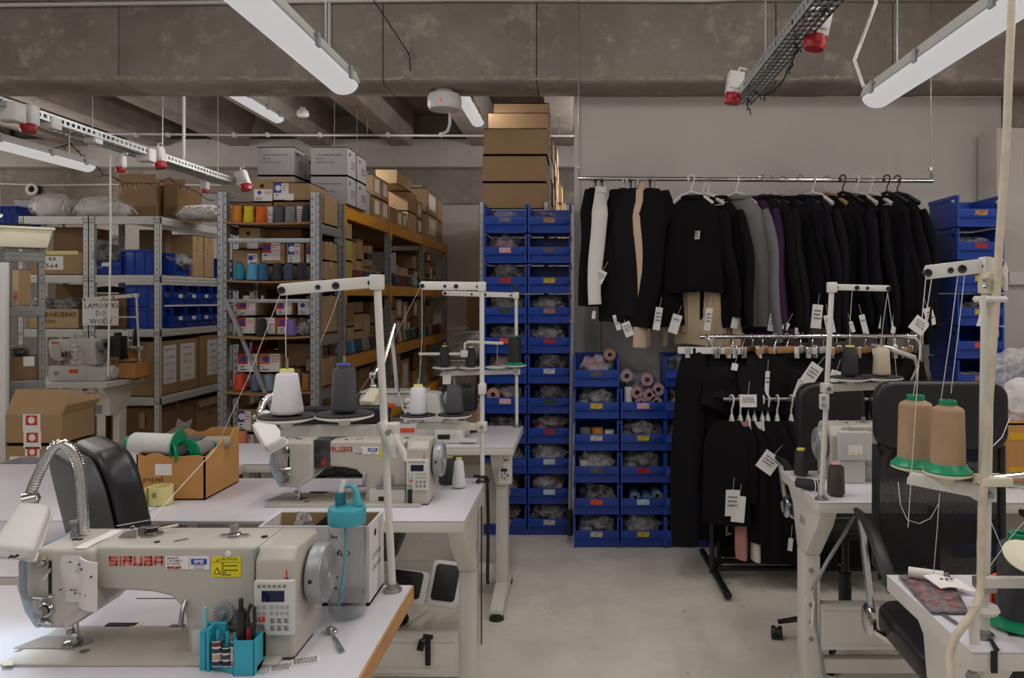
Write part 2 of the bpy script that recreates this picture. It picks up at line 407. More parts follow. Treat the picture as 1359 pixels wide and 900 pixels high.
tube_lamp('small glowing strip lamp beside the tall stack of brown cartons', -.82, 4.95, 6.05, 2.84, 3.4, watt=9, tilt=95)
tube_lamp('glowing strip lamp slung beneath the long perforated cable tray', -3.22, 3.6, 4.95, 2.295, 2.5, watt=4)
tube_lamp('added unseen strip lamp overhead behind the large lamp on the machine side', -.81, -.2, 1.1, 2.165, 3.32)  # fill lamp added out of view to brighten the aisle floor
tube_lamp('added unseen strip lamp overhead behind the large lamp on the rack side', 1.06, -.2, 1.1, 2.15, 3.32)  # its companion on the other side, likewise added as fill
tube_lamp('added unseen strip lamp over the left aisle beyond the picture edge', -3.2, .6, 1.9, 2.3, 3.32, watt=8)  # added out of view to brighten the left side
tube_lamp('added unseen strip lamp over the right aisle beyond the picture edge', 2.75, 2.0, 3.4, 2.6, 3.32, watt=7)  # added out of view to light the side wall and garments
for i, (x, y, w_) in enumerate(((-2.5, 1.9, 13), (-.1, 1.9, 13), (2.0, 1.9, 13), (-2.5, -.6, 10), (-.1, -.6, 10), (2.0, -.6, 10))): tube_lamp('added unseen strip lamp close under the ceiling above the picture edge, %s of six' % ORD[i], x, y, y + 1.2, 3.22, 3.32, watt=w_)  # unseen lamps added to even out the light on wall and beam
tube_lamp('added hidden strip lamp deep in the hall behind the white thread cartons', -2.25, 6.7, 7.8, 2.72, 3.362, watt=13, tilt=88)  # added behind the goods to lift the dark hall
tube_lamp('added hidden strip lamp in the hall beyond the white wall', .7, 7.2, 8.4, 2.84, 3.362, watt=30, tilt=80)  # added where the wall hides it, to brighten the far hall
tube_lamp('added unseen strip lamp over the shelving near the side wall', -5.75, 4.6, 5.8, 2.6, 3.3, watt=12, tilt=78)  # added out of view to light the shelving fronts
tube_lamp('added unseen strip lamp deep near the side wall', -6.6, 7.0, 8.4, 2.9, 3.3, watt=30, tilt=80)  # unseen lamp added to brighten the far wall

# ---------------- cable trays ----------------
def cable_tray(label, x, y0, y1, z, w, hangers):
    t = T('cable_tray', label, 'cable tray', (x, y1, z), 'perforated cable trays')
    h = .05
    # perforated sheet: strips between the slots, so the slots are real openings
    g = G(); n = int((y1 - y0) / .05)
    for k in range(n):
        a = y0 + k * (y1 - y0) / n; b = a + (y1 - y0) / n
        g.box(x - w / 2, x + w / 2, a, a + .018, z, z + .002)
        for s in (-1, 1): g.box(x + s * w / 2 - .001, x + s * w / 2 + .001, a, a + .02, z + .015, z + h - .014)
    for q in (-.5, -.27, -.03, .2, .43): g.box(x + q * w, x + (q + .07) * w, y0, y1, z, z + .0025)
    for s in (-1, 1):
        g.box(x + s * w / 2 - .001, x + s * w / 2 + .001, y0, y1, z, z + .015); g.box(x + s * w / 2 - .001, x + s * w / 2 + .001, y0, y1, z + h - .014, z + h)
    ob('perforated_sheet', g, STEEL, t)['kind'] = 'stuff'
    ob('tray_cable', G().tube([(x - .02, y0, z + .012), (x + .01, (y0 + y1) / 2, z + .012), (x - .015, y1, z + .012)], .009, 6).tube([(x + .025, y0, z + .012), (x + .03, y1, z + .012)], .008, 6), WHITEP, t)
    for yy in hangers: ob('hanger_wire', G().cyl((x, yy, z), (x, yy, 3.35 if yy < 4.6 else 3.8), .004, n=6), STEEL, t)
    return t
cable_tray('long perforated steel cable tray above the white shelving', -3.27, 2.6, 7.1, 2.5, .17, (3.4, 5.05, 5.9, 6.8))
cable_tray('perforated steel cable tray ending at the white wall, red sockets on its end', .885, 1.2, 4.14, 2.5, .105, (2.0, 3.6))
def power_socket(label, x, y, z, s=1.0, ax=0):
    t = T('power_socket', label, 'socket', (x, y, z), 'red capped power sockets on the cable trays')
    a = Matrix.Rotation(ax, 3, 'Y').to_4x4(); M = Matrix.Translation((x, y, z)) @ a
    g = G().box(-.035 * s, .035 * s, -.03 * s, .035 * s, .0, .10 * s).box(-.028 * s, .028 * s, -.036 * s, -.03 * s, .02 * s, .09 * s); ob('housing', g.xf(M), WHITEP, t, bev=.006)
    ob('cap', G().lathe([(.036 * s, .0), (.04 * s, -.012 * s), (.04 * s, -.028 * s), (.034 * s, -.045 * s), (.0, -.046 * s)], n=20).xf(M), REDP, t, sm=True)
    ob('cap_hinge', G().box(-.014 * s, .014 * s, -.045 * s, -.033 * s, -.03 * s, .0).xf(M), REDP, t, bev=.003)
    ob('cable', G().tube([(.01, 0, .1 * s), (.015, 0, .125 * s), (.05, .0, .12 * s)], .007, 6).xf(M), WHITEP, t)
    return t
power_socket('red capped power socket at the near end of the long tray beside a white box', X(38, 4.37), 4.37, Z(165, 4.37), 1.1)
power_socket('red capped power socket under the long tray over the cord', X(160, 5.35), 5.35, Z(222, 5.35), .8)
power_socket('red capped power socket on the long tray above the large brown carton', X(212, 5.7), 5.7, Z(215, 5.7), 1.1, -.2)
power_socket('red capped power socket beneath the long tray near the grey steel rack', X(272, 6.7), 6.7, Z(251, 6.7), .8)
power_socket('red capped power socket ending the long tray beside the grey rack', X(325, 6.95), 6.95, Z(245, 6.95), 1.3, -.35)
power_socket('red capped power socket on the tray end against the white wall', X(973, 4.0), 4.0, Z(125, 4.0), 1.15, .15)
power_socket('red capped power socket on the tray halfway up to the ceiling edge', X(1083, 3.05), 3.05, Z(49, 3.05), 1.15, .2)
def jbox(label, x, y, z, s=1):
    t = T('junction_box', label, 'junction box', (x, y, z), 'white junction boxes on the long cable tray')
    ob('body', G().box(x - .05 * s, x + .05 * s, y - .04, y + .04, z, z + .09 * s), WHITEP, t, bev=.006)
    ob('lid', G().box(x - .046 * s, x + .046 * s, y - .048, y - .04, z + .006, z + .084 * s), WHITEP, t, bev=.003)
jbox('white junction box at the near end of the long tray', X(14, 4.23), 4.23, Z(162, 4.23), 1.2)
jbox('white junction box beside the near red socket', X(68, 4.58), 4.58, Z(172, 4.58), .8)
jbox('white junction box where the conduit meets the tray', X(124, 5.0), 5.0, Z(191, 5.0), .8)
jbox('white junction box beside the red socket above the large carton', X(194, 5.6), 5.6, Z(215, 5.6), 1.1)
def cord(name, label, pts, r, m, cat='cord', group=None): return one(name, label, cat, G().tube(pts, r, 6), m, group, sm=True)
cord('pull_cord', 'long thin white cord hanging from the tray before the white shelving', [(X(146, 5.3), 5.3, 2.49), (X(147, 5.3), 5.3, 1.9), (X(143.5, 5.3), 5.3, Z(500, 5.3))], .007, WHITEP)
cord('pipe', 'white pipe dropping from the ceiling onto the cable tray', [(X(244, 6.2), 6.2, 3.6), (X(244, 6.2), 6.2, Z(205, 6.2)), (X(243, 6.2), 6.2, Z(214, 6.2)), (X(239, 6.2), 6.2, Z(222, 6.2))], .013, WHITEP, 'pipe')
t = T('conduit', 'thin white conduit run crossing beneath the ceiling ribs', 'conduit', (-1.5, 8.2, 3.3))
ob('pipe', G().tube([(X(105, 8.0), 8.0, Z(177, 8)), (X(300, 8.0), 8.0, Z(179, 8)), (X(500, 8), 8.0, Z(179.5, 8)), (X(640, 8), 8.0, Z(180, 8)), (X(765, 8), 8, Z(180, 8))], .012, 6), WHITEP, t)
for x in (-2.26, -.22): ob('hanger_rod', G().cyl((x, 8.0, Z(180, 8)), (x, 8.0, 3.365), .006, n=6), STEEL, t)
for u in (180, 223, 310, 355, 425, 515, 585): ob('clip', G().box(X(u, 8) - .015, X(u, 8) + .015, 7.98, 8.03, Z(180, 8) - .012, Z(180, 8) + .03), WHITEP, t)
cord('wall_cable', 'thin white cable running along the top of the beam', [(X(-40, 4.54), 4.54, Z(7, 4.54)), (X(200, 4.54), 4.54, Z(4, 4.54)), (X(420, 4.54), 4.54, Z(1, 4.54)), (X(610, 4.54), 4.54, Z(-1, 4.54)), (X(940, 4.54), 4.54, Z(0, 4.54)), (X(1000, 4.54), 4.54, Z(-3, 4.54))], .012, WHITEP, 'cable')
cord('wall_cable', 'thin pale cable on the far concrete above the white bundles', [(X(-30, 9.7), 9.7, Z(243, 9.7)), (X(60, 9.7), 9.7, Z(246, 9.7)), (X(140, 9.7), 9.7, Z(245, 9.7)), (X(560, 9.7), 9.7, Z(247, 9.7))], .012, WHITEP, 'cable')
cord('wall_cable', 'white vertical cable on the beam beside the large lamp', [(X(437, 4.56), 4.56, Z(-5, 4.56)), (X(437, 4.56), 4.56, Z(60, 4.56)), (X(436, 4.55), 4.55, Z(105, 4.55))], .009, WHITEP, 'cable')
# suspension wire hook on the beam
t = T('ceiling_wire', 'dark wire stretched to a hook on the beam', 'wire', (X(545, 4.55), 4.55, Z(75, 4.55)))
ob('wire', G().tube([(X(493, 4.4), 4.4, Z(-4, 4.4)), (X(543, 4.55), 4.55, Z(72, 4.55)), (X(545, 4.55), 4.55, Z(94, 4.55))], .004, 5), INK, t)
ob('hook', G().ring((X(543, 4.55), 4.55, Z(72, 4.55)), .014, .005, 'y', 12), IRON, t)
def ceiling_device(label, u, v, y, r, th, cat, led=True):
    t = T('ceiling_sensor', label, cat, (X(u, y), y, Z(v, y)))
    x, z = X(u, y), Z(v, y)
    ob('housing', G().lathe([(r * .9, .02 + th / 2), (r, th / 2), (r, -th * .2), (r * .9, -th / 2), (.0, -th / 2 - .004)], (x, y, z), 32), WHITEP, t, sm=True)
    ob('mounting', G().cyl((x, y, z + th / 2), (x, y, z + th / 2 + .05), r * .5), WHITEP, t)
    if led: ob('status_light', G().cyl((x - .005, y - r + .004, z - .0), (x - .005, y - r - .003, z - .0), .008, n=10), mat('led_red', '#ff3020', .4, emit=.6), t)
    return t
ceiling_device('round white ceiling device with a red light under the beam', 590, 138, 4.75, .106, .075, 'sensor')
ceiling_device('small round white smoke detector on a ceiling rib', 402, 152, 7.6, .06, .035, 'detector', False)
cord('pipe', 'white bent cable dropping from the round ceiling device', [(X(597, 4.8), 4.8, Z(146, 4.8)), (X(597, 4.8), 4.8, Z(165, 4.8)), (X(594, 4.8), 4.8, Z(174, 4.8)), (X(587, 4.8), 4.8, Z(178, 4.8))], .01, WHITEP, 'cable')
# string lights: dark wire with tiny bulbs
def fairy(label, pts, n, seed):
    t = T('string_lights', label, 'string lights', pts[0], 'fairy light strings on the cable trays')
    r = random.Random(seed); P = [Vector(p) for p in pts]; S = []
    for a, b in zip(P, P[1:]):
        for k in range(8): S.append(a.lerp(b, k / 8) + Vector((r.uniform(-.008, .008), 0, r.uniform(-.008, .008) - .02 * math.sin(PI * k / 8))))
    S.append(P[-1]); ob('wire', G().tube(S, .0035, 5), INK, t)
    g = G()
    for k in range(n):
        p = S[int(k * len(S) / n)]; d = Vector((r.uniform(-.02, .02), 0, -.022 + r.uniform(-.01, .02))); g.cyl(p, p + d, .003, n=5)
    ob('bulb_sockets', g, INK, t)['kind'] = 'stuff'
fairy('dark string of fairy lights looping under the long tray', [(X(0, 4.3), 4.3, Z(172, 4.3)), (X(45, 4.6), 4.6, Z(195, 4.6)), (X(95, 5), 5, Z(190, 5)), (X(125, 5.2), 5.2, Z(218, 5.2)), (X(150, 5.4), 5.4, Z(235, 5.4)), (X(185, 5.7), 5.7, Z(243, 5.7)), (X(225, 6), 6, Z(236, 6)), (X(250, 6.3), 6.3, Z(248, 6.3)), (X(285, 6.6), 6.6, Z(266, 6.6))], 46, 1)
fairy('dark string of fairy lights wound round the wall-end tray', [(X(1100, 2.75), 2.75, Z(5, 2.75)), (X(1075, 2.9), 2.9, Z(14, 2.9)), (X(1050, 3.0), 3.0, Z(26, 3.0)), (X(1058, 3.2), 3.2, Z(65, 3.2)), (X(1043, 3.4), 3.4, Z(95, 3.4)), (X(1020, 3.7), 3.7, Z(124, 3.7)), (X(995, 4), 4, Z(115, 4)), (X(994, 4.08), 4.08, Z(146, 4.08))], 40, 2)
t = T('pipe_end', 'short open pipe end on the far wall above the white bundles', 'pipe', (X(42, 9.6), 9.6, Z(250, 9.6)))
ob('collar', G().ring((X(42, 9.6), 9.6, Z(251, 9.6)), .06, .02, 'y', 20), WHITEP, t, sm=True); ob('bore', G().cyl((X(42, 9.6), 9.62, Z(251, 9.6)), (X(42, 9.6), 9.7, Z(251, 9.6)), .06), HOLE, t)
# ---------------- builders for storage goods ----------------
def slab_texts(t, lines, size, x, y, z0, m, dz=None, **k):
    for i, s in enumerate(lines): txt(t, s, size, (x, y, z0 - i * (dz or size * 1.35)), m, **k)
def carton(label, x0, x1, y0, y1, z0, z1, group=None, m=None, open_=False, tape=True, name='carton', flaps=None):
    m = m or CARD; t = T(name, label, 'box', ((x0 + x1) / 2, y0, z0), group); th = .006; g = G()
    g.box(x0, x1, y0, y0 + th, z0, z1).box(x0, x1, y1 - th, y1, z0, z1).box(x0, x0 + th, y0 + th, y1 - th, z0, z1).box(x1 - th, x1, y0 + th, y1 - th, z0, z1).box(x0, x1, y0, y1, z0, z0 + th)
    ob('body', g, m, t)
    if open_:
        ob('lining', G().box(x0 + th, x1 - th, y0 + th, y1 - th, z0 + th, z0 + (z1 - z0) * .45), CARDIN, t)
        for k, fl in enumerate(flaps or []):     # fl = (side, angle, length)
            s, a, l = fl; a = math.radians(a); dx = math.cos(a) * l; dz = math.sin(a) * l
            if s == 'f': ob('flap', G().prism([(y0, z1), (y0 - dx, z1 + dz), (y0 - dx + .004, z1 + dz + .003), (y0 + .005, z1 + .003)], 'x', x0, x1), m, t)
            if s == 'b': ob('flap', G().prism([(y1, z1), (y1 + dx, z1 + dz), (y1 + dx - .004, z1 + dz + .003), (y1 - .005, z1 + .003)], 'x', x0, x1), m, t)
            if s == 'l': ob('flap', G().prism([(x0, z1), (x0 - dx, z1 + dz), (x0 - dx + .004, z1 + dz + .003), (x0 + .005, z1 + .003)], 'y', y0, y1), m, t)
            if s == 'r': ob('flap', G().prism([(x1, z1), (x1 + dx, z1 + dz), (x1 + dx - .004, z1 + dz + .003), (x1 - .005, z1 + .003)], 'y', y0, y1), m, t)
    else:
        ym = (y0 + y1) / 2
        ob('flap', G().box(x0, x1, y0, ym - .0015, z1 - th, z1), m, t); ob('flap', G().box(x0, x1, ym + .0015, y1, z1 - th, z1), m, t)
        if tape:
            ob('tape', G().box(x1, x1 + .0006, ym - .024, ym + .024, z1 - min(.06, (z1 - z0) * .4), z1).box(x0, x1 + .0006, ym - .024, ym + .024, z1, z1 + .0006), mat('parcel_tape', '#a58a66', .3), t)
    return t
def sticker(t, x0, x1, y, z0, z1, m, name='sticker', th=.0012): return ob(name, G().box(x0, x1, y - th, y, z0, z1), m, t)
def side_sticker(t, x, y0, y1, z0, z1, m, name='sticker'): return ob(name, G().box(x, x + .0012, y0, y1, z0, z1), m, t)
def print_lines(t, x0, x1, y, z0, z1, n, m, seed=0, name='print'):
    r = random.Random(seed); g = G(); h = (z1 - z0) / n
    for i in range(n):
        z = z1 - (i + .7) * h; x = x0
        while x < x1 - .004:
            wd = r.uniform(.05, .22) * (x1 - x0); e = min(x + wd, x1); g.box(x, e, y - .0006, y, z, z + h * .42); x = e + (x1 - x0) * .04
            if r.random() < .12: break
    return ob(name, g, m, t)
def bin_proto(w, d, h, name='stacking_bin', label='blue bin', lipf=.56):
    t = T(name, label, 'bin'); th = .006; a = w / 2 - .004; lip = h * lipf
    side = [(0.012, .004), (d, .004), (d, h - .003), (.11, h - .003), (.075, h * .8), (.02, lip), (0.0, lip)]
    g = G().prism(side, 'x', -a, -a + th).prism(side, 'x', a - th, a).box(-a + th, a - th, d - th, d, .004, h - .002).box(-a + th, a - th, .012, d - th, .004, .012)
    ob('body', g, BLUE, t, bev=.0015, seg=1)
    ob('front_panel', G().prism([(.012, .008), (.006, h * .27), (-.006, h * .30), (-.006, lip), (.004, lip), (.004, h * .32), (.018, .012)], 'x', -a + .002, a - .002), BLUE, t, bev=.0015, seg=1)
    for s in (-1, 1): ob('stacking_rail', G().box(s * (a + .002) - .004, s * (a + .002) + .004, .02, d, h * .86, h - .003).box(s * (a - .003) - .005, s * (a - .003) + .005, -.004, .03, .006, h * .97), BLUE, t)
    ob('label_card', G().box(-.035, .035, -.0085, -.006, h * .36, h * .53), PAPER, t)
    return t
def bin_stack(proto, x, y, tiers, pitch, labfn, group, cards, skip=()):
    out = []
    for k in range(tiers):
        if k in skip: out.append(None); continue
        b = dup(proto, (x, y, k * pitch + .002), 0, labfn(k), group)
        c = cards[k % len(cards)]
        if c is None:
            for ch in KIDS[b.name]:
                if ch.name.startswith('label_card'): recolor(b, 'label_card', FILMD)
        else: recolor(b, 'label_card', c)
        out.append(b)
    return out
CC = {k: mat('card_' + k, c, .6, col2=c2, scale=60) for k, c, c2 in [('pink', '#cf8d9a', '#e2b8bf'), ('red', '#b6272d', '#7a1d22'), ('green', '#2f4a33', '#1f2f25'), ('orange', '#d1652c', '#c62f2f'),
      ('lilac', '#a689ab', '#8d6f96'), ('multi', '#c9793f', '#3d5a78'), ('brown', '#c6996a', '#5a3825'), ('dark', '#34323a', '#6b6670'), ('yellow', '#d8bd2a', '#9c7a2a'), ('white', '#d8d6d4', '#7c7a7a'),
      ('blue', '#8fb4cf', '#d3e2ea'), ('teal', '#7fa5a5', '#cfdcda')]}
BIG = bin_proto(.262, .34, .1825, 'stacking_bin', 'blue stacking bin at the foot of the tall stack')
# bags of trims: a few crinkled shapes shared by all
BAGS = []
def bag_proto(i, m, filmm, sx, sy, sz):
    t = T('trim_bag', 'clear plastic bag of trims', 'bag'); ob('contents', crinkle(i, sx * .9, sy * .9, sz * .85, 3, .35, 2.6), m, t, sm=True); ob('film', crinkle(i + 20, sx, sy, sz, 4, .5, 2.0), filmm, t, sm=True); return t
BAG = {}
for i, k in enumerate(['grey', 'pink', 'white', 'dark', 'red', 'floral', 'brown']): BAG[k] = bag_proto(i, BAGM[i], FILMD if k in ('dark', 'brown') else FILM, .092, .085, .046)
BAGUSED = set()
def bag(kind, loc, label, rz=0, s=1.0, group='bags of trims in the blue bins', sz=1.0):
    if kind not in BAGUSED:
        BAGUSED.add(kind); b = place(BAG[kind], loc, rz, s); b['label'] = label; b['group'] = group
    else: b = dup(BAG[kind], loc, rz, label, group, s)
    b.scale = (s, s, s * sz); return b
def tier(k, n): return 'top' if k == n - 1 else 'bottom' if k == 0 else ORD[n - 1 - k] + ' from the top'
BY = 4.57; P1 = .1832
xa, xb = X(670.5, BY), X(729, BY)
def lab_tall(side): return lambda k: 'blue bin, %s tier of the tall stack, %s' % (tier(k, 11), side)
cA = [CC[c] if c else None for c in ('multi', 'lilac', None, None, 'pink', None, 'orange', 'green', 'red', 'pink', None)]
cB = [CC[c] if c else None for c in ('white', 'blue', 'teal', 'red', 'green', 'white', 'red', 'multi', 'yellow', 'dark', 'brown')]
bin_stack(BIG, xa, BY, 11, P1, lab_tall('yellow rack side'), 'tall stack of blue bins', cA)
bin_stack(BIG, xb, BY, 11, P1, lab_tall('white wall side'), 'tall stack of blue bins', cB)
kA = ['floral', 'pink', 'dark', None, 'grey', 'pink', 'dark', 'dark', 'dark', 'pink', None, 'grey']
kA = ['red', 'pink', 'dark', 'dark', 'grey', 'pink', 'dark', 'brown', 'dark', 'pink', None]
kB = ['grey', 'floral', 'white', 'red', 'dark', 'dark', 'grey', 'grey', None, None, None]
for side, x, ks in (('yellow rack side', xa, kA), ('white wall side', xb, kB)):
    for k, q in enumerate(ks):
        if q: bag(q, (x + random.uniform(-.015, .015), BY + .13, k * P1 + .05), 'bag of %s trims in the tall stack, %s tier, %s' % (q, tier(k, 11), side), random.choice((0, PI)) + random.uniform(-.3, .3), random.uniform(1.1, 1.2), sz=random.uniform(1.25, 1.6))
bag('grey', (xa - .02, BY + .15, 10 * P1 + .05), 'grey bag swelling out of the top tall-stack bin, yellow rack side', .6, 1.0, sz=1.25)
bag('dark', (xb - .03, BY + .15, 10 * P1 + .05), 'grey bag swelling out of the top tall-stack bin, white wall side', 2.6, .95, sz=1.25)
BY2 = 4.34; P2 = .1845
sx = [X(791.5, BY2), X(853.5, BY2), X(913, BY2)]
cards = [[CC[c] if c else None for c in r] for r in (('white', 'orange', 'dark', 'white', 'yellow', 'dark'), ('yellow', 'blue', 'red', 'yellow', 'pink'), ('multi', None, None, None, None, None))]
nm = ['beside the broom', 'in the middle', 'beside the garment rack']
for j in range(3):
    n = 6 - (j == 1)
    bin_stack(BIG, sx[j], BY2, n, P2, lambda k: 'blue bin, %s tier of the low stack %s' % (tier(k, n), nm[j]), 'low stacks of blue bins', cards[j])
place(BIG, (sx[0], BY2 + .0, -10), 0)
def rm(t):
    for ch in list(KIDS.get(t.name, [])): rm(ch)
    bpy.data.objects.remove(t)
for k, q in enumerate(['grey', 'dark', 'white', None, 'grey', 'floral']):
    if q: bag(q, (sx[0] + .01, BY2 + .13, k * P2 + .05), 'bag of %s trims, %s bin of the low stack beside broom' % (q, tier(k, 6)), random.uniform(-.4, .4), 1.15, sz=1.45)
for k, q in enumerate(['white', None, 'grey', 'grey']):
    if q: bag(q, (sx[1], BY2 + .13, k * P2 + .05), 'bag of %s trims, %s bin of the middle low stack' % (q, tier(k, 5)), random.uniform(-.4, .4), 1.15, sz=1.5)
for k, q in enumerate(['dark', 'floral', 'dark', 'grey', 'white', 'dark']): bag(q, (sx[2], BY2 + .13, k * P2 + .05), 'bag of %s trims, %s bin of low stack beside garment rack' % (q, tier(k, 6)), random.uniform(-.4, .4), 1.15, sz=1.45)
def roll(label, c, r, l, m, ax='y', group='ribbon rolls in the blue bins', core=True, hole=.5):
    t = T('ribbon_roll', label, 'roll', c, group); x, y, z = c
    ob('winding', G().lathe([(r * hole, -l / 2), (r, -l / 2), (r, l / 2), (r * hole, l / 2), (r * hole, -l / 2)], (x, y, z), 20, ax, cap=False), m, t, sm=True)
    ob('core', G().lathe([(r * hole * .78, -l / 2 - .002), (r * hole, -l / 2 - .002), (r * hole, l / 2), (r * hole * .78, l / 2), (r * hole * .78, -l / 2 - .002)], (x, y, z), 16, ax, cap=False), CARDL if core else WHITEP, t, sm=True)
    return t
LILAC = mat('lilac_ribbon', '#a58498', .6, var=.2); rw = ['top', 'upper', 'middle', 'lower']
spots = [(831, 498), (845, 520), (858, 503), (873, 516), (861, 523), (850, 534), (870, 533)]
where = ['highest, by the broom side', 'centre of the heap', 'top, middle', 'outer side by the garment rack', 'inner lower', 'lowest, centre', 'lowest, by the garment rack']
for (u, v), q in zip(spots, where): roll('lilac ribbon roll over the middle low stack, ' + q, (X(u, BY2 + .06), BY2 + .06, Z(v, BY2 + .06)), .036, .09, LILAC, 'y', 'lilac ribbon rolls', hole=.55)
roll('white ribbon roll standing in front of the lilac rolls', (X(834, BY2 + .05), BY2 + .05, Z(526, BY2 + .05)), .024, .11, FABWHITE, 'z', 'lilac ribbon rolls')
sheet_b = crinkle(41, .1, .12, .085, 4, .4, 2.2).mv(X(848, 4.48), 4.49, Z(524, 4.48)); one('film_wrap', 'loose clear film wrap bulging behind the lilac ribbon rolls', 'film', sheet_b, FILMD, sm=True)
for i, (u, v, r, m, lb) in enumerate([(777, 572, .035, FABGREY, 'grey'), (793, 572, .034, mat('orange_ribbon', '#c4622e', .5, col2='#d9a04a', scale=30), 'orange patterned'), (809, 575, .03, FABWHITE, 'white')]):
    roll('%s tape spool in the third bin of the low stack beside the broom' % lb, (X(u, 4.42), 4.42, Z(v + 4, 4.42)), r, .075, m, 'z', 'tape spools in the low stack')
roll('white tape spool in the fourth bin of the low stack beside the broom', (X(775, 4.42), 4.42, Z(617, 4.42)), .028, .06, FABWHITE, 'z', 'tape spools in the low stack')
for i, (u, v) in enumerate([(842, 657), (858, 660), (871, 655)]): roll('pale blue fabric roll in the fifth low-stack bin, %s of three' % ORD[i], (X(u, 4.44), 4.44, Z(v, 4.44)), .032, .12, mat('blue_roll', '#6f93b0', .6, var=.2), 'y', 'pale blue fabric rolls')
roll('patterned ribbon roll on top of the low stack beside the broom', (X(809, 4.42), 4.42, Z(470, 4.42)), .035, .1, mat('olive_ribbon', '#7a7556', .6, col2='#b26a5a', scale=40), 'y', 'ribbon rolls in the blue bins')
roll('pink label roll in the tall-stack bin near the sewing table', (X(655, 4.62), 4.62, Z(523, 4.62)), .04, .07, FABPINK, 'y')
# bins at the white corner wall
BY3 = 4.17
for k in range(11):
    b = dup(BIG, (2.085 + .131, BY3, k * P1 + .002), 0, 'blue bin, %s tier of the stack at the white corner wall' % tier(k, 11), 'blue bins at the corner wall')
    recolor(b, 'label_card', [CC['white'], CC['pink'], CC['dark'], CC['red'], CC['white'], CC['multi'], CC['orange'], CC['yellow'], CC['yellow'], CC['red'], CC['brown']][k])
for k, q in ((9, 'grey'), (7, 'dark'), (8, 'dark'), (3, 'red')): bag(q, (2.216, BY3 + .13, k * P1 + .05), 'bag of %s trims in the %s bin at the corner wall' % (q, tier(k, 11)), .3, 1.1)
for i, (dx, m, lb) in enumerate([(-.075, FABTAUPE, 'taupe'), (.0, FABGREY, 'grey'), (.075, mat('red_ribbon', '#b3343c', .6, var=.2), 'red')]): roll(lb + ' ribbon roll in the corner wall bins above the mesh chair', (2.216 + dx, BY3 + .06, 5 * P1 + .075), .036, .12, m, 'y')
one('sticker_pile', 'loose orange ribbon lying before the rolls in a corner bin', 'ribbon', crinkle(5, .09, .03, .02, 3, .4).mv(2.21, BY3 + .04, 5 * P1 + .02), mat('orange_print', '#c8502f', .6, col2='#d7a05a', scale=40), sm=True)
bw = dup(BIG, (2.75, 4.3, .86), 0, 'lone blue bin on the ledge at the picture edge by the corner wall', 'blue bins at the corner wall')
b5 = T('wall_shelf', 'white ledge on the corner wall holding a lone blue bin', 'shelf', (2.75, 4.3, .83)); ob('board', G().box(2.58, 3.2, 4.28, 4.64, .83, .86), WHITEP, b5, bev=.004); ob('bracket', G().prism([(4.64, .83), (4.4, .83), (4.64, .66)], 'x', 2.7, 2.72), WHITEP, b5)
rm(BIG)
# broom between the bin stacks
t = T('broom', 'thin broom with white handle leaning between the two bin stacks', 'broom', (X(758, 4.45), 4.45, 0))
ob('handle', G().tube([(X(756, 4.42), 4.42, .05), (X(760, 4.5), 4.5, Z(428, 4.5))], .011, 10), GREYP, t, sm=True)
ob('grip', G().tube([(X(756, 4.42), 4.42, .05), (X(756.5, 4.43), 4.43, .2)], .016, 10), BLACKP, t, sm=True)
ob('hook', G().ring((X(760, 4.5), 4.5, Z(426, 4.5)), .016, .004, 'y', 14), IRON, t)

# ---------------- shelving ----------------
def upright(t, x, y, z1, m, w=.045, d=.03, face='y', name='upright', pitch=.05, z0=0, off=0):
    """angle-steel post with two rows of punched holes"""
    u = ob(name, G().box(x, x + w, y, y + .003, z0, z1).box(x, x + .003, y, y + d, z0, z1).box(x + w - .003, x + w, y, y + d, z0, z1), m, t)
    g = G(); n = int((z1 - z0) / pitch)
    for k in range(n):
        z = z0 + .03 + k * pitch
        if face == 'y': g.box(x + w * .44, x + w * .58, y - .0008, y, z, z + .012)
        else: g.box(x + w, x + w + .0008, y + d * .4, y + d * .6, z, z + .012)
    ob('hole', g, HOLE, u)['kind'] = 'stuff'
    return u
def beam(t, x0, x1, y0, y1, z1, h, m, name='beam'):
    g = G().box(x0, x1, y0, y1, z1 - h, z1)
    o = ob(name, g, m, t, bev=.003, seg=1)
    if x1 - x0 > y1 - y0: ob('fold', G().box(x0, x1, y0 - .004, y0, z1 - h * .42, z1 - h * .34).box(x0, x1, y0 - .004, y0, z1 - h * .8, z1 - h * .72), m, o)
    else: ob('fold', G().box(x1, x1 + .004, y0, y1, z1 - h * .42, z1 - h * .34).box(x1, x1 + .004, y0, y1, z1 - h * .8, z1 - h * .72), m, o)
    return o
WY = 6.5; LV = [Z(528, WY), Z(437, WY), Z(365, WY), Z(287, WY)]; BH = .068
xA0, xA1, xB0, xB1 = X(24, WY), X(117, WY), X(118, WY), X(212, WY)
t = T('white_shelving', 'white boltless shelving behind the far sewing table, wall-side bay', 'shelving', (xA0, WY, 0), 'white shelving')
for x in (xA0, xA1 - .045): upright(t, x, WY, LV[3], SHELFW); upright(t, x, WY + .5, LV[3], SHELFW)
for z in [.1] + LV: beam(t, xA0, xA1, WY + .004, WY + .03, z, BH, SHELFW); ob('board', G().box(xA0 + .003, xA1 - .003, WY + .03, WY + .53, z - .02, z), WHITEP, t)
t = T('white_shelving', 'white boltless corner shelving with hand-lettered cartons, next to the steel rack', 'shelving', (xB1, WY, 0), 'white shelving')
SX = X(212, WY); SY1 = 9.2
for x in (xB0, xB1 - .05): upright(t, x, WY, LV[3], SHELFW, .05)
upright(t, SX - .05, SY1, LV[3], SHELFW, .05)
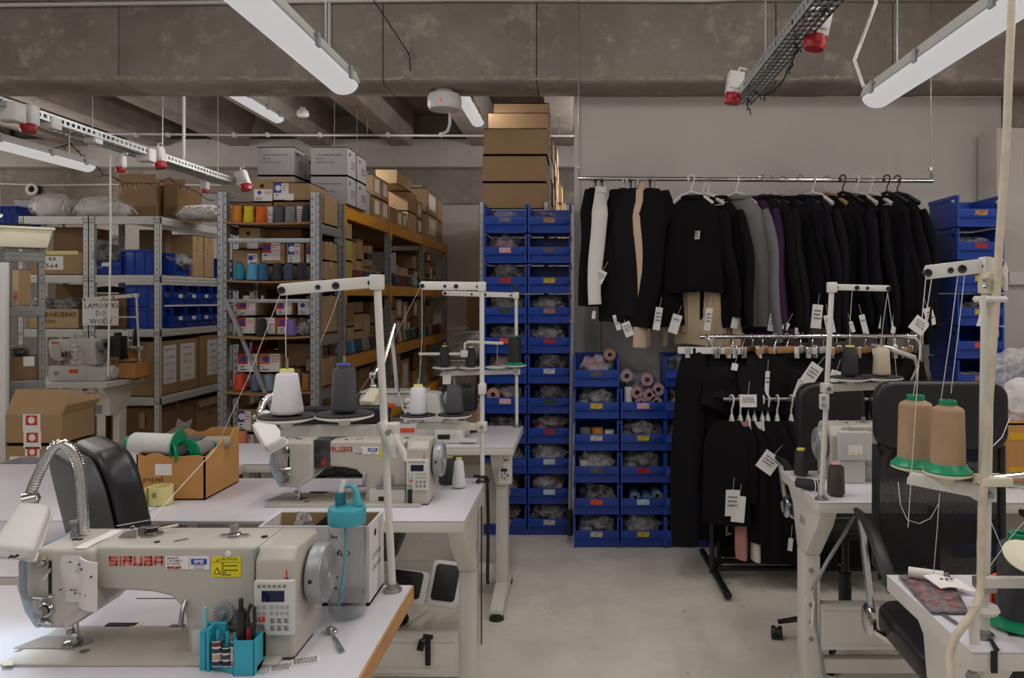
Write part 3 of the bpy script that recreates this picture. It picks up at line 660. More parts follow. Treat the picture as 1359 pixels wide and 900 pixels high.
for z in [.1] + LV:
    beam(t, xB0, xB1, WY + .004, WY + .03, z, BH, SHELFW); beam(t, SX - .03, SX - .005, WY + .05, SY1, z, BH, SHELFW)
    ob('board', G().prism([(xB0 + .003, WY + .03), (SX - .03, WY + .03), (SX - .03, SY1), (SX - .55, SY1), (SX - .55, WY + .55), (xB0 + .003, WY + .55)], 'z', z - .02, z), WHITEP, t)
SXF = SX - .035    # face plane of goods on the long side
def sY(u): return SX / ((u - 770) / F)
# wrapped bundles on top
def bundle(label, u0, u1, v0, y, d, seed, zb):
    x0, x1 = X(u0, y), X(u1, y); h = (Z(v0, y) - zb) * 1.12; t = T('wrapped_bundle', label, 'bundle', ((x0 + x1) / 2, y, zb), 'film-wrapped bundles of white yarn')
    ob('yarn', crinkle(seed, (x1 - x0) * .42, d * .42, h * .52, 4, .12, 2).mv((x0 + x1) / 2, y + d / 2, zb + .008), FABWHITE, t, sm=True)
    g = G(); r = random.Random(seed)
    for i in range(9):
        a = x0 + (x1 - x0) * (i + 1) / 10; ph = [PI * (k + .5) / 9 for k in range(9)]
        ee = max(.2, 1 - ((a - (x0 + x1) / 2) / ((x1 - x0) * .5)) ** 2) ** .5
        g.tube([(a + .04 * math.sin(q * 2 + i), y + d / 2 - d * .43 * math.cos(q) * ee, zb + .03 + h * .86 * math.sin(q) * ee) for q in ph], .006, 5)
    ob('strands', g, PAPER, t)['kind'] = 'stuff'
    ob('film', crinkle(seed + 3, (x1 - x0) * .5, d * .48, h * .58, 4, .22, 3).mv((x0 + x1) / 2, y + d / 2, zb + .0), FILML, t, sm=True)
bundle('film-wrapped white bundle on top of the white shelving, beside the wall', 22, 82, 257, 6.5, .42, 3, LV[3] + .002)
bundle('film-wrapped white bundle with waist tie on top of the white shelving', 76, 156, 261, 6.5, .42, 5, LV[3] + .002)
bundle('film-wrapped flat white bundle on the corner of the white shelving', 214, 290, 272, 6.7, .5, 8, LV[3] + .002)
c = carton('large brown carton with raised flaps on top of the white shelving', X(158, 7.0), X(207, 7.0), 7.0, 7.5, LV[3] + .002, Z(240, 7.0), tape=False, open_=True, flaps=[('b', 70, .1), ('f', 86, .06)])
ob('crate_fold', G().box(X(213, 7.0), X(232, 7.0), 7.05, 7.5, LV[3] + .002, Z(243, 7.0)), CARDD, c); sticker(c, X(159, 7), X(162, 7), 7.0, Z(258, 7), Z(246, 7), CARDL, 'tape'); sticker(c, X(178, 7), X(181, 7), 7.0, Z(252, 7), Z(241, 7), CARDL, 'tape')
carton('white carton on the far shelving beside the steel rack top', X(236, 8.6), X(290, 8.6), 8.6, 9.0, LV[3] + .005, Z(256, 8.6), 'white cartons', CARDW)
def crate(label, u0, u1, v0, v1, y, d, zb=None, group='blue crates on the white shelving'):
    x0, x1 = X(u0, y), X(u1, y); z1 = Z(v0, y); z0 = zb if zb is not None else Z(v1, y)
    t = T('blue_crate', label, 'crate', ((x0 + x1) / 2, y, z0), group)
    ob('body', G().box(x0 + .008, x1 - .008, y + .004, y + d, z0, z1 - .006), BLUE, t, bev=.006)
    g = G(); n = 4
    for i in range(n): a = x0 + .01 + (x1 - x0 - .025) * i / (n - 1); ob('rib', G().box(a, a + .006, y - .003, y + .004, z0 + .01, z1 - .02), BLUE, t)
    ob('rim', G().box(x0, x1, y - .006, y + d + .004, z1 - .022, z1), BLUE, t, bev=.004)
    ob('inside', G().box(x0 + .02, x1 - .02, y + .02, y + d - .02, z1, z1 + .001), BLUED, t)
crate('ribbed blue crate in the middle of the second shelf, between bin and post', 163, 206, 331, 0, 6.55, .11, LV[2] + .002)
crate('ribbed blue crate on the lower shelf, upper of two stacked', 164, 211, 378, 407, 6.55, .11)
crate('ribbed blue crate on the lower shelf, under the other crate', 164, 211, 408, 0, 6.55, .11, LV[1] + .002)
SMALL = bin_proto(.26, .34, .2, 'storage_bin', 'blue open bin on the second white shelf, plastic bag inside'); place(SMALL, (X(141, 6.53), 6.53, LV[2] + .004)); SMALL['group'] = 'blue open bins on the white shelving'
bag('dark', (X(143, 6.6), 6.62, LV[2] + .09), 'black plastic bag bursting out of the open bin on the second white shelf', 0, 1.5, 'loose plastic bags', 1.9)
bag('white', (X(130, 6.55), 6.58, LV[2] + .05), 'crumpled pale bag at the front of the open bin on the second white shelf', 0, .8, 'loose plastic bags')
def side_bin(label, y, z, s=1.0, card=PAPER): b = dup(SMALL, (SX + .015, y, z), PI / 2, label, 'blue open bins on the white shelving', s); recolor(b, 'label_card', card); return b
side_bin('blue open bin with silver bag on the second shelf around the corner', 6.84, LV[2] + .004, 1.0)
bag('white', (SX + .0, 6.82, LV[2] + .09), 'silver crumpled bag hanging over the bin around the shelving corner', 1.4, 1.15, 'loose plastic bags', 1.2)
for r_ in range(2):
    for k in range(5):
        side_bin('small navy bin, %s row on the corner shelf, %s from the corner post' % (('bottom', 'top')[r_], ORD[k]), 6.8 + k * .235, LV[1] + .004 + r_ * .2, .93)
for k in range(3): side_bin('blue open bin on the low shelf beyond the lettered cartons, %s from the front' % ORD[k], 8.35 + k * .3, LV[0] + .004 + .2 * (k % 2), .95)
for k, q in enumerate(('grey', 'dark', 'pink')): bag(q, (SX - .06, 6.72 + k * .23, LV[1] + .27), 'small %s bag in the small bins of the corner shelf' % q, 1.2, .75, 'loose plastic bags')
tall = carton('tall carton lettered S on the second shelf around the corner', SXF - .4, SXF, 7.12, 7.32, LV[2] + .002, LV[2] + .40, 'tall cartons lettered by size', CARDL); txt(tall, 'S', .07, (SXF + .001, 7.2, LV[2] + .27), INK, rz=PI / 2)
tall = carton('tall carton lettered L on the second shelf around the corner', SXF - .4, SXF, 7.34, 7.53, LV[2] + .002, LV[2] + .40, 'tall cartons lettered by size', CARDL); txt(tall, 'L', .07, (SXF + .001, 7.4, LV[2] + .25), INK, rz=PI / 2)
side_bin('blue open bin beyond the tall lettered cartons', 7.75, LV[2] + .004, 1.0)
carton('brown carton standing deep on the second shelf', X(170, 6.75), X(206, 6.75), 6.92, 7.02, LV[2] + .002, Z(305, 6.92), 'cartons on the white shelving', CARDD)
c = carton('brown carton under the top board of the wall-side bay', X(66, 6.65), X(112, 6.65), 6.7, 7.0, LV[2] + .2, Z(301, 6.65), 'cartons on the white shelving', CARDD)
c = carton('open brown carton marked KA 564 on the wall-side bay', X(42, 6.54), X(110, 6.54), 6.54, 6.9, LV[2] + .002, Z(335, 6.54), 'cartons on the white shelving', CARD, True, flaps=[('b', 80, .14)])
sticker(c, X(50, 6.54), X(84, 6.54), 6.54, Z(358, 6.54), Z(340, 6.54), PAPER, 'paper_sheet'); txt(c, 'KA', .05, (X(69, 6.53), 6.535, Z(344, 6.53)), INK); txt(c, '564', .055, (X(68, 6.53), 6.535, Z(353, 6.53)), INK, sx=1.3)
sticker(c, X(62, 6.54), X(104, 6.54), 6.538, Z(338, 6.54), Z(333, 6.54), YELPALE, 'paper_strip')
c = carton('open carton hand-lettered BOKSERKI on the lower wall-side shelf', X(38, 6.54), X(104, 6.54), 6.54, 6.95, LV[1] + .002, Z(410, 6.54), 'cartons on the white shelving', CARDL, True)
txt(c, 'BOKSERKI', .06, (X(79, 6.53), 6.536, Z(418, 6.53)), INK); txt(c, 'ŁATKA', .038, (X(64, 6.53), 6.536, Z(427, 6.53)), INK)
carton('brown carton behind the BOKSERKI carton', X(46, 6.7), X(96, 6.7), 6.97, 7.02, LV[1] + .01, Z(377, 6.7), 'cartons on the white shelving', CARDD)
bag('grey', (X(58, 6.7), 6.74, Z(412, 6.7)), 'clear bag in the BOKSERKI carton, wall side', 0, 1.5, 'loose plastic bags'); bag('grey', (X(92, 6.7), 6.74, Z(412, 6.7)), 'clear bag in the BOKSERKI carton, beside the lettered sheet', 2, 1.4, 'loose plastic bags')
c = carton('carton with a white sheet lettered LAMÓWKI DO WODY on the lower shelf', X(106, 6.48), X(162, 6.48), 6.535, 6.9, LV[1] + .002, Z(390, 6.48), 'cartons on the white shelving', CARDD)
sticker(c, X(109, 6.48), X(157, 6.48), 6.485, Z(432, 6.48), Z(399, 6.48), PAPER, 'paper_sheet', .002); slab_texts(c, ['LAMÓWKI', 'DO', 'WODY'], .062, X(134, 6.48), 6.482, Z(406, 6.48), INK, .068)
one('cloth_heap', 'dark cloth heap above the lettered sheet on the lower shelf', 'cloth', crinkle(12, .16, .12, .03).mv(X(140, 6.7), 6.75, Z(388, 6.6)), BAGM[3], sm=True)
# third level: long cartons with hand-lettered sheets, seen on the corner side
zt = LV[0] + .5
c = carton('brown carton behind the far thread cones on the low corner shelf', X(168, 6.56), SXF, 6.56, 7.22, LV[0] + .002, zt - .02, 'lettered cartons on the low shelf', CARD, True)
for i, (a, b) in enumerate(((6.62, 6.83), (6.9, 7.16))):
    side_sticker(c, SXF, a, b, LV[0] + .1, LV[0] + .44, PAPER, 'paper_sheet')
    for k, s in enumerate(['CRENATOSS', 'ROZMIAR', 'MAT 1 RZ.', '(2 - 4)', 'KOLOR']): txt(c, s, .032, (SXF + .0016, (a + b) / 2, LV[0] + .40 - k * .065), INK, rz=PI / 2)
c = carton('brown carton next along the low corner shelf with two lettered sheets', SXF - .5, SXF, 7.25, 8.1, LV[0] + .002, zt + .0, 'lettered cartons on the low shelf', CARD, True)
for i, (a, b) in enumerate(((7.4, 7.64), (7.72, 7.95))):
    side_sticker(c, SXF, a, b, LV[0] + .1, LV[0] + .45, PAPER, 'paper_sheet')
    for k, s in enumerate(['CRENATOSS', 'SZARE', 'MIĘSNE', 'MAT 1', 'KOLOR']): txt(c, s, .032, (SXF + .0016, (a + b) / 2, LV[0] + .40 - k * .065), INK, rz=PI / 2)
one('cloth_heap', 'dark cloth heaped in the lettered cartons of the low corner shelf', 'cloth', crinkle(14, .22, .7, .05, 4, .3, 4).mv(SXF - .25, 7.3, zt - .03), BAGM[3], sm=True)
# floor row
c = carton('large taped brown carton on the floor under the corner shelving', X(140, 6.6), SX - .52, 6.6, 7.1, .12, LV[0] - .13, 'cartons on the shelving floor', CARDD); sticker(c, X(185, 6.6), X(192, 6.6), 6.6, .3, .44, CARDL, 'tape')
c = carton('film-wrapped brown carton at the corner post on the floor level', SX - .5, SX - .06, 6.62, 7.2, .12, LV[0] - .1, 'cartons on the shelving floor', CARDD)
sh = ob('paper_tag', G().prism([(6.68, .06), (7.04, .08), (7.16, .3), (7.02, .28), (6.9, .34), (6.86, .27), (6.7, .24)], 'x', SX - .058, SX - .055), PAPER, c); txt(c, 'NAUKA MOW', .045, (SX - .054, 6.9, .22), INK, rz=PI / 2); txt(c, 'ZWRY DP', .045, (SX - .054, 6.9, .15), INK, rz=PI / 2)
c = carton('open brown carton lettered SORTUJEMY 300E on the floor level', SX - .5, SX - .05, 7.24, 7.75, .12, LV[0] - .12, 'cartons on the shelving floor', CARD, True, flaps=[('r', -70, .08)])
txt(c, 'SORTUJE', .07, (SX - .049, 7.47, .42), INK, rz=PI / 2); txt(c, '300E', .06, (SX - .049, 7.47, .3), INK, rz=PI / 2)
carton('brown carton beside the steel rack foot on the floor level', SX - .5, SX - .05, 7.8, 8.4, .12, LV[0] - .12, 'cartons on the shelving floor', CARDD)
one('cloth_heap', 'dark cloth in the open carton on the floor level', 'cloth', crinkle(16, .2, .22, .05).mv(SX - .27, 7.5, LV[0] - .16), BAGM[3], sm=True)
# blue tubs behind the wall-side top
for i, (u0, u1, v0, v1) in enumerate(((-8, 22, 273, 284), (-4, 26, 283, 300))): crate('navy crate seen past the wall-side shelving top, %s of two' % ('upper', 'lower')[i], u0, u1, v0, v1, 7.2 + .0 * i, .3, None, 'navy crates by the wall')
carton('white carton on the shelving by the wall behind the bundle', X(4, 7.4), X(30, 7.4), 7.55, 7.8, 2.18, Z(262, 7.4), 'white cartons', CARDW)
t = T('support_shelf', 'tall white shelf edge holding the navy crates by the wall', 'shelving', (X(6, 7.2), 7.2, 0)); ob('board', G().box(X(-20, 7.2), X(30, 7.2), 7.15, 7.85, Z(302, 7.2), Z(300.2, 7.2)), WHITEP, t); ob('board', G().box(X(-20, 7.4), X(34, 7.4), 7.52, 7.85, 2.15, 2.178), WHITEP, t); ob('side_panel', G().box(X(-20, 7.2), X(-16, 7.2), 7.15, 7.85, 0, 2.178).box(X(30, 7.2), X(32, 7.2), 7.52, 7.85, 0, 2.178), WHITEP, t)
# ---------------- thread cones ----------------
COLN = {}
def cone(label, loc, r=.036, h=.115, col='#888888', cap=None, group=None, tip=.62, spike=None):
    """cone of sewing thread: wound thread, paper core with a rim above and below"""
    t = T('thread_cone', label, 'thread cone', loc, group); x, y, z = loc
    rt = r * tip
    ob('winding', G().lathe([(r * .93, .004), (r, .008), (r * 1.0, h * .12), (rt + (r - rt) * .5, h * .5), (rt, h * .9), (rt * .93, h * .925)], loc, 28), thread(col), t, sm=True)
    ob('core', G().lathe([(r * .6, .001), (r * .62, .005), (rt * .7, h * .93), (rt * .62, h * .99), (rt * .3, h * .99), (rt * .28, h * .9)], loc, 20), cap or CARDL, t, sm=True)
    return t
CONEP = {}
def small_cone(label, loc, col, group, s=1.0):
    k = 'c'
    if k not in CONEP: CONEP[k] = cone('spare', (0, 0, 0), .033, .115, '#888888'); KIDS[CONEP[k].name]
    t = dup(CONEP[k], loc, 0, label, group, s); recolor(t, 'winding', thread(col)); return t
def thread_label(t, x0, x1, y, z0, z1, c1, seed=0):
    xm = x0 + (x1 - x0) * .52; zm = z0 + (z1 - z0) * .42
    sticker(t, x0, x1, y, z0, z1, PAPER, 'label_sheet'); ob('label_field', G().box(x0, xm, y - .0018, y - .0012, zm, z1), c1, t)
    ob('label_disc', G().cyl(((x0 + xm) / 2 + .004, y - .0018, (zm + z1) / 2), ((x0 + xm) / 2 + .004, y - .0024, (zm + z1) / 2), (z1 - zm) * .3, n=14), BLUEINK if c1 is not BLUEINK else PAPER, t)
    print_lines(t, xm + .006, x1 - .004, y - .0012, zm + .01, z1 - .008, 3, REDINK, seed); print_lines(t, x0 + .012, xm - .01, y - .0012, z0 + .004, zm - .006, 2, INK, seed + 1)
REDLAB = mat('red_label', '#c7352c', .6); ORLAB = mat('orange_label', '#d2713c', .6)

# ---------------- grey steel rack facing the room ----------------
RY = 4.9; rx0, rx1 = X(288, RY), X(424, RY); RT = Z(255, RY); RB = 5.38
t = T('steel_rack', 'galvanised steel rack with braced end frame and thread cones', 'rack', (rx0, RY, 0))
def post(t, x, y, z1, m=STEEL):
    u = ob('upright', G().box(x, x + .03, y, y + .003, 0, z1).box(x, x + .003, y, y + .05, 0, z1).box(x + .036, x + .062, y + .006, y + .009, 0, z1).box(x + .03, x + .036, y, y + .009, 0, z1).box(x + .059, x + .062, y + .006, y + .05, 0, z1), m, t)
    g = G()
    for k in range(int(z1 / .05)): g.box(x + .011, x + .018, y - .0008, y, .03 + k * .05, .042 + k * .05).box(x + .046, x + .052, y + .0052, y + .006, .05 + k * .05, .06 + k * .05)
    ob('hole', g, HOLE, u)['kind'] = 'stuff'
for x, y in ((rx0, RY), (rx1 - .062, RY), (rx0, RB), (rx1 - .062, RB)): post(t, x, y, RT if y == RY else 2.12)
for v0, v1 in ((316, 322), (397, 402), (660, 668)): ob('brace', G().box(rx0 + .03, rx1 - .03, RY + .012, RY + .03, Z(v1, RY), Z(v0, RY)), STEEL, t, bev=.003)
ob('diagonal_brace', G().tube([(X(300, 4.92), RY + .014, Z(397, 4.92)), (X(364, 4.92), RY + .014, Z(548, 4.92))], .016, 4).tube([(X(300, 4.92) + .012, RY + .008, Z(397, 4.92)), (X(364, 4.92) + .012, RY + .008, Z(548, 4.92))], .005, 4), STEEL, t)
RL = [.06, Z(596, RY), Z(519.5, RY), Z(445.5, RY), Z(371, RY), Z(294, RY)]
FIB = mat('fibreboard', '#94704c', .8, var=.12)
for z in RL:
    ob('board', G().sheet(lambda a, b: (rx0 + .04 + (rx1 - rx0 - .08) * a, RY + .0 + .46 * b - .045 * math.sin(PI * a) * (1 - b), z - .012 * math.sin(PI * a)), 10, 3, .012), FIB, t)
    for x in (rx1 - .04, rx0): ob('side_beam', G().box(x, x + .03, RY + .06, RB, z - .07, z - .012), GREYST, t, bev=.004)
STEELSH = t
GRP = 'thread cones on the grey steel rack'
def rz(lv, x): return RL[lv] - .011 * math.sin(PI * min(1, max(0, (x - rx0) / (rx1 - rx0)))) + .002
names = {'#e0881c': 'amber', '#d9c817': 'yellow', '#dc6418': 'orange', '#4d4e55': 'slate', '#7f8286': 'grey', '#20222c': 'navy black', '#2c8ca6': 'teal', '#58a4cd': 'sky blue', '#2f5f8e': 'blue', '#302e33': 'charcoal', '#3b4b68': 'dusk blue', '#2a2639': 'aubergine',
         '#1d2424': 'black green', '#7c63a6': 'lavender', '#d2402f': 'coral red', '#5c7397': 'denim blue', '#7f9aaa': 'pale blue', '#9b6a34': 'golden brown', '#e08b63': 'peach'}
lvn = {5: 'top', 4: 'second', 3: 'third', 2: 'fourth', 1: 'lowest'}
for lv, lst in ((5, [(315, '#e0881c'), (331, '#d9c817'), (347, '#dc6418'), (371.5, '#4d4e55'), (385.5, '#7f8286'), (408, '#20222c')]), (4, [(318, '#2c8ca6'), (336, '#58a4cd'), (350, '#2f5f8e'), (369, '#302e33'), (384, '#3b4b68'), (401, '#2a2639')]),
                (3, [(348, '#1d2424'), (387, '#7c63a6')]), (2, [(319, '#d2402f'), (341, '#5c7397'), (357, '#7f9aaa'), (408, '#9b6a34')]), (1, [(322, '#e08b63')])):
    for u, c in lst:
        x = X(u, 4.97); cone('%s thread cone on the %s shelf of the grey steel rack' % (names[c], lvn[lv]), (x, 4.965, rz(lv, x)), .036 if u not in (336, 319) else .04, .122, c, mat('cone_core', '#3a2a2a', .6), GRP, tip=.8)
def rcart(lab, u0, u1, v0, v1, y=5.02, d=.32, m=CARD, lb=None, lr=(0, 1, 0, 1), lv=None, open_=False, flaps=None, hole=False):
    z0 = rz(lv, X(u0, y)) + .002 if lv is not None else Z(v1, y)
    c = carton(lab, X(u0, y), X(u1, y), y, min(y + d, 5.36), z0, Z(v0, y), 'cartons on the grey steel rack', m, open_, False, flaps=flaps)
    if lb is not None:
        a, b, p, q = lr; x0, x1 = X(u0, y), X(u1, y); zz0, zz1 = Z(v1, y), Z(v0, y)
        thread_label(c, x0 + (x1 - x0) * a, x0 + (x1 - x0) * b, y, zz0 + (zz1 - zz0) * p, zz0 + (zz1 - zz0) * q, lb, int(u0 + v0))
    if hole:
        x = X(u0 + (u1 - u0) * .45, y); z = Z(v0 + (v1 - v0) * .3, y); ob('grip_hole', G().cyl((x, y - .001, z), (x, y + .001, z), .014, n=16), HOLE, c)
    return c
rcart('carton behind the amber and yellow cones on the steel rack top', 303, 361, 268, 292, lv=5, m=CARDD)
rcart('carton behind the grey cones on the steel rack top', 363, 418, 267, 292, lv=5, m=CARDD)
c = rcart('upper carton with raised flap on the steel rack, beside the red socket', 336, 362, 238, 267.5, lb=PAPER, lr=(.05, .98, .02, .55), hole=True, open_=True, flaps=[('b', 60, .08)])
c = rcart('upper carton with blue and white label on the steel rack top', 362.5, 411, 242, 266.5, lb=BLUEINK, lr=(.02, .42, .05, .95))
sticker(c, X(380, 5.02), X(390, 5.02), 5.018, Z(266, 5.02), Z(257, 5.02), PAPER)
for u in (304, 358, 398): s_ = T('thread_packet', 'small labelled packet between cones on the steel rack top, %s' % {304: 'beside the amber cone', 358: 'after the orange cone', 398: 'before the navy cone'}[u], 'packet', (X(u, 4.99), 4.99, rz(5, X(u, 4.99)))); x = X(u, 4.99); z = rz(5, x); ob('box', G().box(x - .02, x + .02, 4.985, 5.015, z, z + .115), PAPER, s_, bev=.002); print_lines(s_, x - .016, x + .016, 4.985, z + .02, z + .1, 5, REDINK, u)
rcart('small carton with grip hole standing on the second shelf cartons', 317, 345, 301, 330, y=5.0, lb=PAPER, lr=(.4, .9, 0, .45), hole=True)
rcart('carton behind the teal cone on the second shelf', 309, 345, 331, 368, y=5.06, lb=PAPER, lr=(.55, .9, .3, .85), lv=4)
rcart('carton with red and white thread label behind the blue cones', 347, 378, 322, 351, y=5.06, lb=REDLAB, lr=(.02, .8, .2, .98))
rcart('carton with blue thread label behind the dusk blue cone', 380, 403, 322, 351, y=5.06, lb=BLUEINK, lr=(.1, .8, .1, .95))
rcart('carton with red corner label beside the front post, second shelf', 406, 422, 322, 351, y=5.06, lb=REDLAB, lr=(.05, .8, .1, .9))
rcart('low carton under the labelled cartons on the second shelf', 347, 422, 352, 369, y=5.08, lv=4, m=CARDD)
rcart('open brown carton lying on the second shelf under the brace', 352, 400, 303, 321.5, y=5.14, m=CARDD)
for i, (u0, u1, v0, v1, lb, q) in enumerate([(314, 341, 399, 419.5, REDLAB, 'upper, by the diagonal'), (366, 388.5, 399, 419, REDLAB, 'upper, in the middle'), (395, 417, 399, 419, PAPER, 'upper, by the front post'), (313, 340, 420.5, 444, REDLAB, 'lower, by the diagonal'), (342, 366.5, 420.5, 444, PAPER, 'lower, behind the dark cone'), (367.5, 391, 420.5, 444, REDLAB, 'lower, behind the lavender cone')]):
    rcart('labelled thread carton on the third shelf, ' + q, u0, u1, v0, v1, y=5.03, lb=lb, lr=(.04, .92, .06, .94), lv=3 if v1 == 444 else None)
rcart('labelled carton behind the clear bag on the third shelf', 394, 420, 420.5, 444, y=5.1, lb=BLUEINK, lr=(.5, .95, .3, .95), lv=3)
bag('grey', (X(404, 4.98), 5.0, RL[3] + .0), 'clear bag of green yarn on the third shelf of the steel rack', 0, .62, 'loose plastic bags', 1.7)
rcart('red labelled thread carton on the fourth shelf of the steel rack', 315, 343, 468, 495, y=5.03, lb=REDLAB, lr=(.04, .92, .06, .94)); rcart('orange labelled thread carton on the fourth shelf of the steel rack', 344, 373.5, 468, 495, y=5.03, lb=ORLAB, lr=(.04, .92, .06, .94))
rcart('long carton under the labelled pair on the fourth shelf', 312, 374, 495.5, 519, y=5.05, lv=2); rcart('plain carton on the fourth shelf beside the golden cone', 376, 398, 488, 519, y=5.05, lv=2, m=CARDD)
rcart('carton behind the golden brown cone', 399, 420, 493, 519, y=5.08, lb=PAPER, lr=(.1, .5, .2, .9), lv=2)
rcart('large dark carton at the back of the fourth shelf', 378, 420, 455, 487, y=5.12, m=CARDD)
one('red_spool', 'red spool lying on the fourth shelf cartons', 'spool', G().lathe([(.05, -.03), (.05, -.02), (.025, -.02), (.025, .02), (.05, .02), (.05, .03)], (X(342, 5.1), 5.12, Z(462, 5.1)), 20, 'x'), REDP, sm=True)
rcart('blue labelled open carton on the lowest visible steel rack shelf', 313, 345, 543, 574, y=5.0, lb=BLUEINK, lr=(.08, .62, .1, .92), open_=True, flaps=[('b', 40, .1)])
rcart('red labelled carton behind the peach cone', 312, 352, 575.5, 596, y=5.02, lb=REDLAB, lr=(.04, .6, .06, .94), lv=1); rcart('plain carton on the lowest steel rack shelf behind the lamp', 354, 410, 545, 596, y=5.05, m=CARDD, lv=1)
for i, (lv, h) in enumerate(((5, .2), (4, .13), (3, .26), (2, .2))):
    z = RL[lv] + .004; carton('brown carton at the inner side of the steel rack, %s shelf' % lvn[lv], rx1 - .16, rx1 - .035, 5.1, 5.37, z, z + h, 'cartons on the grey steel rack', CARD, lv == 5)
carton('film-wrapped labelled carton on the inner carton of the second shelf', rx1 - .16, rx1 - .035, 5.12, 5.36, RL[4] + .135, RL[4] + .27, 'cartons on the grey steel rack', CARD)

# ---------------- rack with yellow beams ----------------
YX = -1.71; YD = .8; ys = [5.44, 6.76, 8.2, 9.6]; YL = [.45, 1.01, 1.556, 2.12]
def yY(u): return YX / ((u - 770) / F)
yr = T('pallet_rack', 'long storage rack with yellow beams and grey uprights', 'rack', (YX, 5.44, 0))
for y in ys:
    for x in (YX - .05, YX - YD):
        u = ob('upright', G().box(x, x + .05, y - .004, y, 0, 2.12).box(x + .046, x + .05, y - .004, y + .06, 0, 2.12).box(x, x + .004, y - .004, y + .06, 0, 2.12), STEEL, yr)
        g = G()
        for k in range(41): g.box(x + .05, x + .051, y + .02, y + .032, .04 + k * .05, .055 + k * .05).box(x + .02, x + .028, y - .0048, y - .004, .03 + k * .05, .044 + k * .05)
        ob('hole', g, HOLE, u)['kind'] = 'stuff'
for z in YL:
    for y0, y1 in zip(ys, ys[1:]):
        b = ob('beam', G().box(YX - .04, YX, y0 + .062, y1 - .006, z - .095, z), YEL, yr, bev=.004); ob('connector', G().box(YX - .002, YX + .006, y0 - .0, y0 + .075, z - .16, z + .01), YEL, b, bev=.002)
        ob('beam', G().box(YX - YD, YX - YD + .04, y0 + .062, y1 - .006, z - .095, z), YEL, yr)
        ob('board', G().box(YX - YD + .03, YX - .03, y0, y1, z - .015, z), FIB, yr)
ob('beam_end', G().box(YX - YD, YX, 5.435, 5.44, 2.07, 2.12), FIB, yr)
ob('connector', G().box(YX - .03, YX + .006, 9.56, 9.67, 1.97, 2.13), YEL, yr)
gy = 'cartons on the yellow-beamed rack'
def ycart(lab, y0, y1, z0, h, dx=.36, off=.03, m=None, lbl=None, grp=gy):
    c = carton(lab, YX - off - dx, YX - off, y0, y1, z0, z0 + h, grp, m or CARD, False, False)
    if lbl: side_sticker(c, YX - off, y0 + (y1 - y0) * .25, y1 - (y1 - y0) * .2, z0 + h * .22, z0 + h * .86, lbl)
    return c
# white thread cartons on top, lettered
def wcart(lab, u0, u1, y, d, z0, h):
    x0, x1 = X(u0, y), X(u1, y); c = carton(lab, x0, x1, y, y + d, z0, z0 + h, 'white thread cartons', CARDW, False, False)
    for i, s in enumerate(['100% POLYESTER SEWING THREAD', 'SPEC: 40/2', 'QUANTITY: 120 CONE']): txt(c, s, .0135 if i else .0125, (x0 + (x1 - x0) * .14, y - .001, z0 + h * (.72 - .13 * i)), INK, align='LEFT', sx=.95, bold=.01)
    ob('grip_hole', G().cyl((x1 - .001, y + d * .3, z0 + h * .78), (x1 + .001, y + d * .3, z0 + h * .78), .014, n=14), HOLE, c)
    for k in range(3): print_lines(c, x0, x0, y, z0, z0 + .01, 1, INK)if 0 else ob('side_print', G().box(x1, x1 + .0006, y + d * .45, y + d * .9, z0 + h * (.32 + .1 * k), z0 + h * (.35 + .1 * k)), INK, c)
zt2 = YL[3] + .002; wh = .207
wcart('white lettered thread carton, lower of the front stack on the yellow rack', 412.5, 461, 5.47, .2, zt2, wh); wcart('white lettered thread carton, upper of the front stack on the yellow rack', 412.5, 461, 5.47, .2, zt2 + wh + .003, wh)
wcart('white thread carton, lower of the second stack on the yellow rack', 424, 474, 5.7, .24, zt2, wh); wcart('white thread carton, upper of the second stack on the yellow rack', 424, 474, 5.7, .24, zt2 + wh + .003, wh - .01)
wcart('white lettered thread carton, upper of the stack beside the steel rack', 342, 390.5, 5.47, .2, zt2 + wh + .003, wh); wcart('white thread carton, lower of the stack beside the steel rack', 342, 390.5, 5.47, .2, zt2, wh)
wcart('white thread carton, lower behind the stack beside the steel rack', 360, 407, 5.7, .24, zt2, wh); wcart('white thread carton, upper behind the stack beside the steel rack', 360, 407, 5.7, .24, zt2 + wh + .003, wh - .02)
ycart('small upright white carton on top of the yellow rack', 6.02, 6.2, zt2, .19, .14, .02, CARDW); ycart('narrow dark folder box beside the small white carton', 6.22, 6.27, zt2, .18, .14, .02, CARDD)
ycart('dark brown carton peeking over the small white carton', 6.3, 6.5, zt2, .40, .2, .32, CARDD)
tops = [(6.32, 6.58, .18, 2, 1, .24), (6.6, 6.84, .18, 2, 1, .24), (6.9, 7.14, .16, 1, 1, .1), (7.16, 7.36, .16, 1, 1, .1), (7.38, 7.56, .16, 1, 1, .1), (7.6, 8.0, .2, 2, 0, .26), (8.04, 8.3, .18, 2, 1, .26), (8.5, 9.2, .28, 2, 1, .32), (9.22, 9.5, .27, 2, 1, .3)]
for i, (a, b, h, n, l, dx) in enumerate(tops):
    for k in range(n): ycart('brown carton on top of the yellow rack, %s stack along%s' % (ORD[i], (', lower one', ', upper one')[k] if n > 1 else ''), a, b, zt2 + k * (h + .002), h, dx, .03, (CARD, CARDL)[(i + k) % 2], PAPER if l and i % 3 != 2 else None)
ycart('flat pale carton lying over the middle stacks on the yellow rack', 7.15, 7.75, zt2 + .405, .14, .2, .03, CARDL)
bayn = ('first', 'second', 'third')
dark = ['#5a1f28', '#6b2430', '#8a2f38', '#2b2b33', '#44464d', '#3a5a66', '#1f2a35', '#6a6a6e', '#20252d', '#4f2b35', '#7a7d80', '#262029', '#3c3038', '#55595f']
